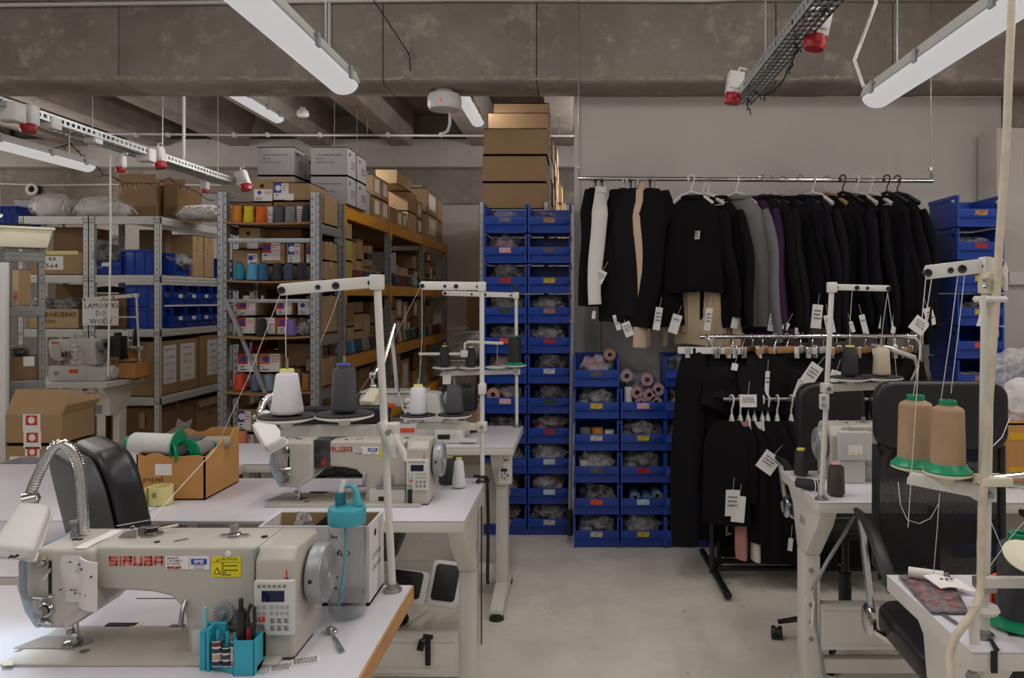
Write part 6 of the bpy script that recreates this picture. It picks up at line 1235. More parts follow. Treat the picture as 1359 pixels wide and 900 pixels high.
# ---------------- task lamps ----------------
def spring_neck(t, pts, r):
    S = []; P = [Vector(p) for p in pts]
    for i in range(len(P) - 1):     # smooth the polyline
        p0, p1, p2, p3 = P[max(i - 1, 0)], P[i], P[i + 1], P[min(i + 2, len(P) - 1)]
        for k in range(8):
            u = k / 8; S.append(.5 * ((2 * p1) + (p2 - p0) * u + (2 * p0 - 5 * p1 + 4 * p2 - p3) * u * u + (3 * p1 - p0 - 3 * p2 + p3) * u ** 3))
    S.append(P[-1]); n = ob('neck', G().tube(S, r * .8, 12), CHROME, t, sm=True); g = G(); D = [0]
    for a, b in zip(S, S[1:]): D.append(D[-1] + (b - a).length)
    k = 0; d = 0; up = Vector((.3, .9, .2)).normalized()
    while d < D[-1]:
        while k < len(D) - 2 and D[k + 1] < d: k += 1
        q = (d - D[k]) / max(1e-6, D[k + 1] - D[k]); c = S[k].lerp(S[k + 1], q); tn = (S[k + 1] - S[k]).normalized()
        g.tube([c - tn * r * .16, c + tn * r * .16], r, 12); d += r * .55
    ob('coil', g, CHROME, n, sm=True)['kind'] = 'stuff'; return n
def lamp_head(t, c, d, up, L, w0, w1, th, m=WHITEP, lens=None):
    d = Vector(d).normalized(); up = Vector(up); up = (up - d * up.dot(d)).normalized(); sd = d.cross(up); M = Matrix(((d.x, sd.x, up.x, c[0]), (d.y, sd.y, up.y, c[1]), (d.z, sd.z, up.z, c[2]), (0, 0, 0, 1)))
    ob('head', G().prism([(0, -w0 / 2), (L, -w1 / 2), (L * 1.02, 0), (L, w1 / 2), (0, w0 / 2)], 'z', 0, th).xf(M), m, t, bev=th * .3, seg=3); ob('lens_rim', G().prism([(-.002, -w0 * .54), (L * 1.02, -w1 * .55), (L * 1.02, w1 * .55), (-.002, w0 * .54)], 'z', -.004, .003).xf(M), lens or WHITEP, t, bev=.002)
L1 = T('task_lamp', 'chrome gooseneck sewing lamp with white head at the foreground machine', 'lamp', PX(111, 706, 1.46), 'gooseneck sewing lamps')
spring_neck(L1, [PX(111, 706, 1.46), PX(110, 670, 1.46), PX(106, 625, 1.46), PX(96, 599, 1.45), PX(81, 588, 1.44), PX(66, 600, 1.43), PX(50, 632, 1.42), PX(41, 654, 1.42)], .0098)
ob('joint', G().cyl(PX(30, 664, 1.41), PX(49, 660, 1.42), .012).cyl(PX(40, 665, 1.42), PX(44, 681, 1.43), .011), CHROME, L1, sm=True); ob('joint_ball', G().lathe([(.0, -.016), (.012, -.01), (.016, 0), (.012, .01), (.0, .016)], PX(41, 662, 1.42), 16), CHROME, L1, sm=True)
a, b = Vector(PX(50, 679, 1.43)), Vector(PX(18, 742, 1.36)); lamp_head(L1, a, b - a, (.35, -.75, .6), (b - a).length, .05, .068, .036); ob('maker_mark', G().tube([PX(11, 741, 1.318), PX(15, 738, 1.318), PX(19, 739.5, 1.318), PX(24, 737, 1.318)], [.0012, .0026, .0016, .0026], 6), INK, L1)
ld = bpy.data.lights.new('task_led', 'SPOT'); ld.energy = 2.0; ld.color = (.62, .8, 1.0); ld.spot_size = 1.9; ld.spot_blend = .7; ld.shadow_soft_size = .02; lo = bpy.data.objects.new('task_led', ld); C.objects.link(lo); lo.parent = L1
tl_ = Vector((-1.048, 1.405, .985)); lo.location = tl_ - Vector(ORG[L1.name]); lo.rotation_euler = (Vector((-1.03, 1.40, .785)) - tl_).to_track_quat('-Z', 'Y').to_euler()
L2 = T('task_lamp', 'sewing lamp with white head between white cone and second machine', 'lamp', PX(345, 560, 2.3), 'gooseneck sewing lamps')
spring_neck(L2, [PX(372, 580, 2.4), PX(378, 545, 2.36), PX(366, 525, 2.34), PX(352, 532, 2.32), PX(344, 548, 2.3)], .011); ob('joint', G().cyl(PX(338, 556, 2.29), PX(355, 552, 2.29), .013).cyl(PX(343, 548, 2.29), PX(347, 568, 2.29), .011), CHROME, L2, sm=True); ob('switch', crinkle(2, .014, .014, .01, 2).mv(*PX(352, 552, 2.27)), WHITEP, L2, sm=True)
a, b = Vector(PX(349, 566, 2.28)), Vector(PX(369, 595, 2.2)); lamp_head(L2, a, b - a, (.2, -.8, .5), (b - a).length, .055, .062, .03)
L3 = T('task_lamp', 'ivory sewing lamp head on clear jointed arm in the third row', 'lamp', PX(494, 535, 3.2), 'gooseneck sewing lamps')
ob('arm_rod', G().tube([PX(524, 430, 3.3), PX(510, 480, 3.25), PX(496, 500, 3.2)], .009, 8).tube([PX(494, 497, 3.2), PX(497, 522, 3.2)], .009, 8).tube([PX(520, 440, 3.3), PX(528, 520, 3.35)], .011, 8), CHROME, L3, sm=True); ob('joint', G().lathe([(.0, -.018), (.015, -.01), (.018, 0), (.015, .01), (.0, .018)], PX(495, 498, 3.2), 14), CHROME, L3, sm=True); ob('joint', G().lathe([(.0, -.018), (.015, -.01), (.018, 0), (.015, .01), (.0, .018)], PX(496, 514, 3.2), 14), CHROME, L3, sm=True)
a, b = Vector(PX(500, 523, 3.2)), Vector(PX(488, 541, 3.12)); lamp_head(L3, a, b - a, (-.1, -.7, .6), (b - a).length, .05, .06, .035, IVORY, IVORY)

# ---------------- things on the foreground table ----------------
tz = .78
wc = carton('open white lettered carton behind the water bottle', -.69, -.452, 1.615, 1.733, tz + .001, .951, 'white cartons', mat('bright_white_carton', '#d3d0d1', .7), True)
ob('lining', G().box(-.682, -.46, 1.725, 1.7262, .8, .949), CARDIN, wc); ob('lining', G().box(-.4595, -.4585, 1.625, 1.726, .8, .949), CARDIN, wc); ob('grip_hole', G().cyl((-.4525, 1.66, .925), (-.4512, 1.66, .925), .008, n=12), HOLE, wc)
txt(wc, 'THREAD', .023, (-.535, 1.6142, .893), INK); txt(wc, 'COTTON', .016, (-.4515, 1.67, .875), INK, rz=PI / 2); txt(wc, 'COLOUR', .016, (-.4515, 1.67, .85), INK, rz=PI / 2)
one('black_roll', 'black fabric roll inside the open white carton', 'roll', G().cyl((-.6, 1.66, .9), (-.535, 1.7, .955), .02), FABBLK, bev=.004); one('foil_scrap', 'crumpled foil inside the open white carton', 'foil', crinkle(9, .018, .018, .025, 3, .5).mv(-.61, 1.66, .925), BAGM[2], sm=True)
bx, by = X(463.5, 1.58), 1.565; bt = T('water_bottle', 'clear water bottle with teal flip lid and straw on the foreground table', 'bottle', (bx, by, tz))
ob('body', G().lathe([(.0, .0015), (.03, .0015), (.0375, .006), (.0385, .02), (.0375, .055), (.0372, .06), (.0385, .066), (.0382, .17), (.037, .19), (.034, .198)], (bx, by, tz), 36, cap=False), PETG, bt, sm=True)
ob('water', G().lathe([(.0, .007), (.034, .009), (.0364, .02), (.0364, .048), (.0, .048)], (bx, by, tz), 36), WATER, bt, sm=True)
lid = ob('lid', G().lathe([(.0375, .194), (.0385, .198), (.0385, .222), (.036, .227), (.012, .232), (.0, .232)], (bx, by, tz), 36), TEAL, bt, sm=True); ob('lid_grip', G().tube([(bx + .022, by, tz + .23), (bx + .018, by, tz + .262), (bx + .008, by, tz + .272), (bx - .002, by, tz + .268)], [.011, .006, .005, .004], 10), TEAL, lid, sm=True); ob('spout', G().box(bx - .022, bx - .004, by - .012, by + .012, tz + .23, tz + .258), mat('teal_dark', '#1e6f80', .3), lid, bev=.004); ob('mouthpiece', G().tube([(bx - .012, by, tz + .255), (bx - .006, by, tz + .282)], [.006, .005], 10), WHITEP, lid, sm=True)
ob('straw', G().tube([(bx - .004, by, tz + .2), (bx - .002, by, tz + .15), (bx - .006, by, tz + .09), (bx - .018, by, tz + .02)], .0034, 8), mat('blue_straw', '#6fb0c0', .3), bt, sm=True)
mg = G()
for k, z in enumerate((.175, .145, .118, .095, .072)):
    a = math.radians(243 + (k % 2) * 3)
    for j in range(3): aa = a + .0; mg.obox(Vector((bx + .0388 * math.cos(a + j * .11), by + .0388 * math.sin(a + j * .11), tz + z)), (.0008, .0028, .004), Matrix.Rotation(a + j * .11, 4, 'Z'))
    mg.obox(Vector((bx + .0388 * math.cos(a - .12), by + .0388 * math.sin(a - .12), tz + z)), (.0008, .003, .009), Matrix.Rotation(a - .12, 4, 'Z'))
ob('measure_marks', mg, INK, bt)['kind'] = 'stuff'
sp = T('teaspoon', 'steel teaspoon lying beside the water bottle', 'spoon', PX(445, 852, 1.43)); a, b = Vector(PX(442, 838, 1.47)), Vector(PX(454, 867, 1.40)); a.z = b.z = tz + .002; d = (b - a).normalized(); s_ = Vector((-d.y, d.x, 0))
ob('bowl', G().sheet(lambda u, v: tuple(a - d * .016 + d * .015 * math.cos(2 * PI * u) * v + s_ * .0105 * math.sin(2 * PI * u) * v + Vector((0, 0, .001 + .005 * v * v))), 20, 5, .001), CHROME, sp, sm=True); ob('handle', G().sheet(lambda u, v: tuple(a + d * (.0 + (b - a).length * u) + s_ * (v - .5) * (.005 + .006 * u * u) + Vector((0, 0, .003 * math.sin(PI * u) + .001))), 10, 2, .0012), CHROME, sp, sm=True)
# turquoise organiser
oy = 1.315; hx = X(257, oy); hw = X(337, oy) - hx; og = T('tool_organiser', 'turquoise tool organiser with bobbins and pens before the foreground machine', 'organiser', (hx, oy, tz), None)
def OX(u): return X(u, oy)
og_b = ob('tray', G().prism([(hx, oy + .03), (OX(266), oy + .028), (OX(320), oy - .0), (OX(337), oy + .012), (OX(337), oy + .05), (hx, oy + .05)], 'z', tz + .0005, tz + .012), TURQ, og, bev=.001); ob('back_panel', G().box(hx, OX(285), oy + .04, oy + .05, tz, tz + .075), TURQ, og, bev=.001); ob('clip_slot', G().box(hx, OX(265), oy + .02, oy + .04, tz, tz + .07).box(OX(268), OX(272), oy + .015, oy + .04, tz, tz + .076), TURQ, og, bev=.001)
ob('pen_box', G().box(OX(309), OX(337), oy + .0, oy + .003, tz, tz + .062).box(OX(309), OX(337), oy + .037, oy + .04, tz, tz + .062).box(OX(309), OX(311), oy, oy + .04, tz, tz + .062).box(OX(335), OX(337), oy, oy + .04, tz, tz + .062), TURQ, og, bev=.001)
pegs = [(282.5, 840), (295.5, 843), (307, 847)]
for i, (u, v) in enumerate(pegs): ob('peg', G().cyl((OX(u), oy + .018, tz + .012), (OX(u), oy + .018, tz + .072 - .002 * i), .0028, n=10), TURQ, og)
BC = ['#2f3a4a', '#c9a98a', '#3a4146', '#6a2f33', '#2a2a2e', '#4a4c50', '#1f1f22', '#a7646c', '#d8c8c0', '#b0b0b2']; n = 0
for i, (u, _) in enumerate(pegs):
    for k in range((4, 3, 4)[i]):
        z = tz + .0125 + k * .0112; t = T('bobbin', '%s thread bobbin on the %s organiser peg, %s from below' % ({0: 'dark', 1: 'wound'}[k % 2], ('outer', 'middle', 'inner')[i], ORD[k]), 'bobbin', (OX(u), oy + .018, z), 'bobbins on the organiser pegs')
        ob('spool', G().lathe([(.0032, 0), (.0105, 0), (.0105, .0015), (.004, .0015), (.004, .0093), (.0105, .0093), (.0105, .0108), (.0032, .0108)], (OX(u), oy + .018, z), 20), CHROME, t, sm=True); ob('winding', G().lathe([(.0042, .0016), (.0098, .0016), (.0098, .0092), (.0042, .0092)], (OX(u), oy + .018, z), 20), thread(BC[n % 10]), t, sm=True); n += 1
def pen(name, label, u, z0, z1, r, m, lean=0, cap=None, cat='pen'):
    x = OX(u); t = T(name, label, cat, (x, oy + .02, tz + z0), 'tools in the turquoise organiser'); ob('barrel', G().tube([(x, oy + .018, tz + z0), (x + lean * .6, oy + .02, tz + z0 + (z1 - z0) * .7), (x + lean, oy + .02, tz + z1)], r, 12), m, t, sm=True)
    if cap: ob('tip', G().tube([(x + lean, oy + .02, tz + z1 - .002), (x + lean * 1.15, oy + .02, tz + z1 + .02)], r * .5, 10), cap, t, sm=True)
    return t
pen('marker', 'thick black marker standing in the turquoise organiser', 313, .004, .108, .0085, BLACKP, .0, BLACKP); pen('craft_knife', 'red and black cutter standing in the turquoise organiser', 321, .004, .078, .004, REDP, .003); th = pen('thread_snips', 'black looped thread snips standing in the organiser', 330, .004, .085, .003, BLACKP, -.001, cat='snips'); ob('handle_loop', G().tube([(OX(324), oy + .02, tz + .07), (OX(322), oy + .02, tz + .1), (OX(326), oy + .02, tz + .118), (OX(331), oy + .02, tz + .112), (OX(332), oy + .02, tz + .085)], .0032, 8), BLACKP, th, sm=True)
t = T('seam_ripper', 'tweezers with pale blade in the outer slot of the organiser', 'tweezers', (OX(263), oy + .03, tz)); ob('blade', G().tube([(OX(264), oy + .03, tz + .02), (OX(259), oy + .034, tz + .09), (OX(254), oy + .036, tz + .128)], [.003, .004, .0012], 8, flat=.4), CHROME, t, sm=True); ob('grip', G().box(OX(258), OX(263), oy + .028, oy + .033, tz + .01, tz + .108), mat('pale_turquoise', '#7fb9bd', .4), t, bev=.001)
# printed slips and plastic bag
def slip(name, label, c, w, d, rot, seed, m=PAPER, dark=True):
    t = T(name, label, 'paper slip', c); M = Matrix.Translation(c) @ Matrix.Rotation(rot, 4, 'Z'); ob('sheet', G().box(-w / 2, w / 2, -d / 2, d / 2, 0, .0006).xf(M), m, t); r = random.Random(seed); g = G()
    for i in range(5):
        y = -d * .36 + i * d * .17; x = -w * .4
        while x < w * .38: q = r.uniform(.04, .12) * w; g.box(x, min(x + q, w * .42), y, y + d * .07, .0007, .0011); x += q + w * .02
    ob('print', g.xf(M), INK, t); return t
slip('printed_slip', 'small printed paper slip near the foreground table edge', (X(405, 1.37), 1.37, tz + .0006), .05, .028, .3, 2); slip('printed_slip', 'second printed slip under the machine corner', (X(372, 1.345), 1.345, tz + .0006), .036, .03, .35, 4)
one('plastic_sheet', 'clear plastic sleeve lying by the organiser', 'sleeve', G().prism([(X(330, 1.33), 1.33), (X(352, 1.36), 1.362), (X(372, 1.36), 1.36), (X(350, 1.32), 1.318)], 'z', tz + .0004, tz + .0012), FILM)
one('corner_tape', 'small cream tape at the bed corner of the foreground machine', 'tape', G().prism([(X(6, 1.345), 1.338), (X(20, 1.345), 1.34), (X(18, 1.36), 1.36), (X(8, 1.36), 1.357)], 'z', .7865, .788), IVORY)
# second table, small things
capcone('white thread cone with yellow rim on the second-row table', (X(609, 2.62), 2.62, .782), .0235, .1, '#d9d8da', YELCAP, .66); cone('dark thread cone hidden behind the white cone on the second-row table', (X(594, 2.68), 2.68, .782), .032, .1, '#333338', None, 'thread cones on the machine stands', .9)
t = T('strap', 'black strap hanging from the second-row table corner', 'strap', (X(646, 2.7), 2.7, .3)); ob('band', G().tube([PX(629, 632, 2.7), PX(646, 633, 2.69), PX(647, 650, 2.72), PX(648, 700, 2.75), PX(647, 770, 2.75), PX(648, 775, 2.75)], .006, 6), INK, t); ob('clip', G().box(X(632, 2.69), X(649, 2.69), 2.68, 2.72, .782, .79), BLACKP, t, bev=.002)
t = T('strap', 'long black ribbon hanging beside the second-row table leg', 'strap', (X(634, 2.5), 2.5, .3)); ob('band', G().box(-.334, -.331, 2.53, 2.545, Z(862, 2.5), .74), INK, t)
t = T('ribbon_bow', 'black ribbon tied in a bow on the second-row crossbar', 'ribbon', PX(566, 848, 2.38)); ob('tail', G().box(X(564, 2.385), X(571, 2.385), 2.386, 2.39, Z(884, 2.385), Z(846, 2.385)), INK, t); ob('loop', G().tube([PX(567, 845, 2.385), PX(558, 850, 2.38), PX(555, 862, 2.38), PX(559, 864, 2.38), PX(562, 852, 2.385)], .007, 6, flat=.4).tube([PX(562, 844, 2.385), PX(574, 846, 2.38)], .007, 6), INK, t)
def pedal(label, u0, u1, v0, v1, y, lean=.12):
    x0, x1 = X(u0, y), X(u1, y); z0, z1 = max(.02, Z(v1, y)), Z(v0, y); t = T('foot_pedal', label, 'pedal', ((x0 + x1) / 2, y, z0), 'treadle pedals'); pts = rrect(x1 - x0, (z1 - z0) * 1.1, .02)
    M = Matrix.Translation(((x0 + x1) / 2, y, z0)) @ Matrix.Rotation(-.5, 4, 'X') @ Matrix.Rotation(lean, 4, 'Y'); ob('frame', G().prism(pts, 'y', 0, .02).xf(M), WHITEP, t, bev=.006); ob('rubber_mat', G().prism([(a * .74, .025 + b * .78) for a, b in pts], 'y', -.004, .0).xf(M), BLACKP, t, bev=.002); ob('pedal_rod', G().cyl(((x0 + x1) / 2, y + .06, z0 + .03), ((x0 + x1) / 2 + .05, y + .3, .05), .008), IRON, t); return t
pedal('white framed treadle pedal beside the second-row table leg', 563, 607, 752, 806, 3.2); pedal('white framed treadle pedal half hidden by the foreground table', 505, 562, 762, 802, 3.15)
run('chain of dark beads hanging beside the pedal', [PX(608, 700, 3.3), PX(607, 750, 3.3), PX(608, 790, 3.3)], .004)
run('thread loop lying on the floor', [(X(710, 3.5), 3.5, .003), (X(716, 3.46), 3.46, .003), (X(722, 3.5), 3.5, .003), (X(732, 3.42), 3.42, .003), (X(738, 3.44), 3.45, .003), (X(730, 3.5), 3.5, .003)], .0015)
# open carton of spools
sc = T('spool_carton', 'torn open carton lettered popieł full of thread spools on the bare table', 'box', (-1.35, 2.48, .782)); p = [(-1.452, 2.46), (-1.15, 2.62)] if 0 else None
cx0, cx1, cy0, cy1, cz0, cz1 = X(181, 2.46), X(272, 2.46), 2.46, 2.70, .782, Z(603, 2.46)
def wall(ax, a, b, c, h0, h1, seed):
    r = random.Random(seed); n = 9; top = [(a + (b - a) * i / n, (h0 + (h1 - h0) * i / n) + (r.uniform(-.008, .008) if 0 < i < n else 0)) for i in range(n + 1)]; return G().prism([(a, cz0), (b, cz0)] + top[::-1], ax, c, c + .005)
ob('front_wall', wall('y', cx0, cx1, cy0, cz1, cz1 - .01, 1), CARDY, sc); ob('rear_wall', wall('y', cx0, cx1, cy1, cz1 + .03, cz1 + .05, 2), CARDY, sc); ob('side_wall', wall('x', cy0, cy1, cx1 - .005, cz1 - .01, cz1 + .05, 3), CARDY, sc); ob('side_wall', wall('x', cy0, cy1, cx0, cz1, cz1 + .03, 4), CARDY, sc); ob('bottom', G().box(cx0, cx1, cy0, cy1, cz0 - .001, cz0 + .004), CARDIN, sc)
sticker(sc, X(206, cy0), X(228, cy0), cy0, Z(631, cy0), Z(616, cy0), PAPER, 'blank_label'); txt(sc, 'popieł', .026, (X(203, cy0), cy0 - .001, Z(636, cy0)), INK, rx=PI / 2, ry=0)
def lying(label, u, v, y, ln, r, col, dx, dy, base=True, tip=.9):
    c = Vector(PX(u, v, y)); d = Vector((dx, dy, .08)).normalized(); M = Matrix.Translation(c) @ d.to_track_quat('Z', 'Y').to_matrix().to_4x4(); t = T('thread_spool', label, 'thread spool', tuple(c), 'spools in the torn carton'); h = ln
    ob('winding', G().lathe([(r, -h / 2), (r, -h / 2 + .006), (r * tip, h / 2 - .012), (r * tip * .8, h / 2 - .002), (r * .4, h / 2)], n=28).xf(M), thread(col), t, sm=True)
    if base: ob('flange', G().lathe([(r * 1.5, -h / 2 - .006), (r * 1.5, -h / 2 - .002), (r * 1.05, -h / 2 + .006), (r * .4, -h / 2 + .006)], n=28).xf(M), GREENP, t, sm=True); ob('core', G().lathe([(r * .5, -h / 2 - .0065), (r * .5, -h / 2 - .012), (r * .35, -h / 2 - .012), (r * .35, -h / 2 - .006)], n=20).xf(M), GREENP, t, sm=True); ob('cap', G().lathe([(r * .5, h / 2 - .004), (r * .5, h / 2 + .014), (.003, h / 2 + .016)], n=20).xf(M), GREENP, t, sm=True)
    return t
lying('large white thread spool with green flange lying across the torn carton', 204, 589, 2.5, .15, .037, '#d5d3cf', -1, -.05); lying('dark grey thread spool behind the green flanges', 256, 589, 2.6, .1, .033, '#4c4a4c', -.9, .3, False); lying('green flanged spool facing out of the torn carton', 266, 596, 2.53, .08, .03, '#8a8580', .3, .9); lying('beige striped thread spool at the far side of the torn carton', 289, 588, 2.6, .09, .028, '#a3927e', .9, .2, False, .7); lying('tan thread spool deep in the torn carton', 238, 588, 2.64, .1, .03, '#b8a58c', .8, .3, False)
lying('green flange spool lying low in the torn carton', 247, 598, 2.5, .07, .024, '#2f2f33', .7, .6)
t = T('paper_roll', 'roll of pale yellow slips standing before the torn carton', 'paper roll', (X(209, 2.4), 2.42, .782)); c = (X(209, 2.4), 2.42, .782); ob('winding', G().lathe([(.032, 0), (.036, 0), (.036, .056), (.032, .056), (.032, .001)], c, 28), YELPALE, t, sm=True); ob('loose_end', G().box(c[0] - .036, c[0] - .034, c[1] - .05, c[1], c[2], c[2] + .056), YELPALE, t); ob('print', G().obox(Vector((c[0] - .002, c[1] - .0363, c[2] + .034)), (.014, .0006, .016), Matrix.Rotation(0, 4, 'Z')), mat('pale_print', '#8f8a5c'), t)
# cartons on the floor at the left
def redmark(c, x, z, y, w): s = sticker(c, x - w * .75, x + w * .75, y, z - w * .9, z + w * .6, PAPER, 'white_label'); ob('red_mark', G().box(x - w * .5, x + w * .5, y - .002, y - .0012, z - w * .35, z + w * .5), REDINK, s) and ob('red_emblem', G().lathe([(w * .3, 0), (w * .3, -.0006), (.0, -.0006)], (x, y - .002, z + w * .08), 10, 'y'), PAPER, s)
c = carton('brown carton with half open lid on the floor stack, red marked labels', X(7, 3.9), X(82, 3.9), 3.9, 4.16, Z(590, 3.9) + .003, Z(551, 3.9), 'cartons stacked on the floor', CARD, True, flaps=[('f', 120, .14), ('r', 60, .06), ('b', 40, .1)]); redmark(c, X(42, 3.9), Z(559, 3.9), 3.9, .06); redmark(c, X(43, 3.9), Z(582, 3.9), 3.9, .06)
c = carton('brown carton beneath the half open one with paper sheet on its front', X(8, 3.9), X(83, 3.9), 3.9, 4.17, Z(632, 3.9), Z(590.5, 3.9), 'cartons stacked on the floor', CARD); sticker(c, X(13, 3.9), X(45, 3.9), 3.9, Z(625, 3.9), Z(606, 3.9), PAPER, 'paper_sheet'); print_lines(c, X(29, 3.9), X(44, 3.9), 3.8985, Z(617, 3.9), Z(611, 3.9), 2, INK, 3); redmark(c, X(43, 3.9), Z(601, 3.9), 3.9, .05)
carton('lowest brown carton of the floor stack', X(8, 3.9), X(83, 3.9), 3.9, 4.17, .0, Z(632.5, 3.9), 'cartons stacked on the floor', CARDD)
c = carton('pale carton lettered TRON before the floor stack', X(-45, 3.3), X(35, 3.3), 3.3, 3.62, 0, Z(627, 3.3), None, CARDW, True, flaps=[('f', 150, .04)]); txt(c, 'TRON', .06, (X(35, 3.3) + .001, 3.47, Z(640, 3.4)), INK, rz=PI / 2); ob('tape', G().box(X(19, 3.3), X(35, 3.3), 3.299, 3.3, .3, Z(628, 3.3)), CARDY, c)
R25 = math.radians(38)
before = set(o.name for o in bpy.data.objects)
# narrow grey shelf at the picture edge
yy = 4.6; gx0, gx1 = X(5, yy), X(50, yy); t = T('grey_shelf', 'narrow grey steel shelf at the wall holding a crate and a carton', 'shelf', (gx0, yy, 0)); gz = [Z(v, yy) for v in (333, 407, 508, 640)]
for x in (gx0, gx1 - .035): upright(t, x, yy, gz[0] + .02, GREYST, .035, .03); upright(t, x, yy + .18, gz[0] + .02, GREYST, .035, .03)
for z in gz: beam(t, gx0, gx1, yy - .006, yy + .02, z, .065, GREYST); ob('board', G().box(gx0, gx1, yy + .02, yy + .21, z - .03, z - .02), GREYST, t); ob('side_beam', G().box(gx1 - .01, gx1, yy + .02, yy + .2, z - .065, z), GREYST, t, bev=.003)
t = T('ivory_crate', 'ivory plastic crate on top of the narrow grey shelf', 'crate', (X(30, yy), 4.58, gz[0] + .002)); z0, z1 = gz[0] + .022, Z(300, 4.55); a, b = X(-14, 4.55), X(51, 4.55)
ob('body', G().prism([(a, z0), (b - .03, z0), (b, z1), (a, z1)], 'y', 4.55, 4.76), IVORY, t, bev=.012); ob('rim', G().box(a - .008, b + .008, 4.54, 4.77, z1 - .012, z1 + .004), IVORY, t, bev=.004); ob('rib', G().box(a, b - .012, 4.546, 4.55, z0 + .1, z0 + .104), IVORY, t)
one('rubber_tool', 'dark rod with white tip lying on the ivory crate', 'tool', G().cyl((X(2, 4.6), 4.7, z1 + .018), (X(34, 4.6), 4.62, z1 + .016), .012), BLACKP); t = T('fan_blade', 'cream paddle lying across the ivory crate', 'paddle', (X(5, 4.7), 4.75, z1)); ob('blade', G().lathe([(.07, -.004), (.075, 0), (.07, .006)], n=24, sx=1, sy=.6).xf(Matrix.Translation((X(6, 4.7), 4.75, z1 + .06)) @ Matrix.Rotation(.5, 4, 'X') @ Matrix.Rotation(-.35, 4, 'Y')), IVORY, t, sm=True); ob('handle', G().cyl((X(-8, 4.7), 4.75, z1 + .03), (X(0, 4.7), 4.75, z1 + .055), .008), IVORY, t)
c = carton('upright brown carton with taped red print on the narrow grey shelf', X(14, 4.65), X(42, 4.65), 4.63, 4.78, gz[1] + .002, Z(357, 4.65), None, CARD, False, False); ob('tape', G().box(X(22, 4.65), X(29, 4.65), 4.6285, 4.63, gz[1] + .004, Z(358, 4.65)), mat('print_tape', '#b39d7d', .35), c)
print_lines(c, X(24, 4.65), X(27.5, 4.65), 4.628, gz[1] + .01, Z(392, 4.65), 9, mat('tape_print', '#3a2527'), 6)
for v in (389, 394.5): ob('red_mark', G().ring((X(25.7, 4.65), 4.628, Z(v, 4.65)), .009, .003, 'y', 12, 5), REDINK, c)
c = carton('open brown carton of black bags on the narrow grey shelf', X(14, 4.65), X(54, 4.65), 4.63, 4.79, gz[2] + .002, Z(474, 4.65), None, CARDD, True); sticker(c, X(34, 4.65), X(46, 4.65), 4.63, Z(487, 4.65), Z(474, 4.65), PAPER, 'label'); bag('dark', (X(18, 4.7), 4.72, gz[2] + .07), 'glossy black bag spilling from the open carton on the grey shelf', .6, .8, 'loose plastic bags', 2.2); bag('dark', (X(38, 4.7), 4.78, gz[2] + .15), 'black bag peeking from the open carton of the grey shelf', .2, .6, 'loose plastic bags', 1.3)
t = T('paper_plate', 'white round disc standing on the lower grey shelf', 'disc', (X(36, 4.65), 4.65, 1.0)); ob('disc', G().lathe([(.045, 0), (.042, .012), (.02, .016), (.0, .016)], n=28, ax='y', sx=1.25).mv(X(36, 4.65), 4.62, Z(527, 4.65)), WHITEP, t, sm=True); ob('tray', G().box(X(14, 4.65), X(48, 4.65), 4.62, 4.72, Z(539, 4.65), Z(536, 4.65)), IVORY, t, bev=.004)
piv = Vector((gx0, yy, 0)); Mz = Matrix.Rotation(R25, 3, 'Z')
for o in [o for o in bpy.data.objects if o.name not in before and o.parent is None]: o.location = piv + Mz @ (Vector(o.location) - piv); o.rotation_euler.z += R25
t = T('cupboard', 'white cupboard side panel at the picture edge', 'cupboard', (X(-20, 4.4), 4.4, 0)); ob('side_panel', G().box(X(-80, 4.4), X(7, 4.4), 4.4, 4.43, 0, 1.65), WHITEP, t, bev=.003); ob('top_panel', G().box(X(-80, 4.4), X(7, 4.4), 4.43, 4.8, 1.62, 1.65) if 0 else G().box(X(-80, 4.4), X(-60, 4.4), 4.43, 4.55, 0, 1.65), WHITEP, t)
# right side: table with bag and taped carton
c = carton('small carton banded with yellow tape at the picture edge behind the mesh chair', X(1339, 2.62), X(1400, 2.62), 2.62, 2.78, .782, Z(562, 2.62), None, CARDY, False, False)
for z in (.84, .96): ob('yellow_band', G().box(X(1339, 2.62) - .001, X(1400, 2.62), 2.618, 2.62, z - .012, z + .012), mat('yellow_tape', '#d8a81c', .3), c)
t = T('yarn_bag', 'big clear bag of white goods on the taped carton at the picture edge', 'bag', (1.66, 2.75, .96)); ob('contents', crinkle(17, .1, .08, .09, 4, .25).mv(X(1362, 2.72), 2.72, Z(560, 2.72)), FABWHITE, t, sm=True); ob('film', crinkle(18, .15, .1, .15, 4, .35, 2.6).mv(X(1360, 2.72), 2.72, Z(561, 2.72)), FILM, t, sm=True)
# T4 table things
cone('black thread cone with yellow core at the rear of the rack-side table', (X(1063, 2.8), 2.8, .782), .026, .102, '#1f1e22', YELCAP, 'thread cones on the machine stands', .86); capcone('dark brown thread cone with pink core on the rack-side table', (X(1109.5, 2.52), 2.52, .782), .029, .105, '#453b37', PINKCAP, .9)
t = T('thread_spool', 'black thread spool lying with loose white thread on the rack-side table', 'thread spool', (X(1072, 2.6), 2.6, .782)); ob('winding', G().tube([(X(1060, 2.6), 2.62, .80), (X(1084, 2.6), 2.56, .802)], [.017, .02], 18), thread('#1f1e22'), t, sm=True); ob('loose_thread', G().ring((X(1078, 2.58), 2.565, .803), .022, .0018, 'x', 20, 5).ring((X(1081, 2.58), 2.56, .803), .0225, .0016, 'x', 20, 5).tube([(X(1078, 2.58), 2.545, .786), (X(1083, 2.55), 2.52, .783), (X(1090, 2.55), 2.5, .783)], .0012, 5), PAPER, t, sm=True)
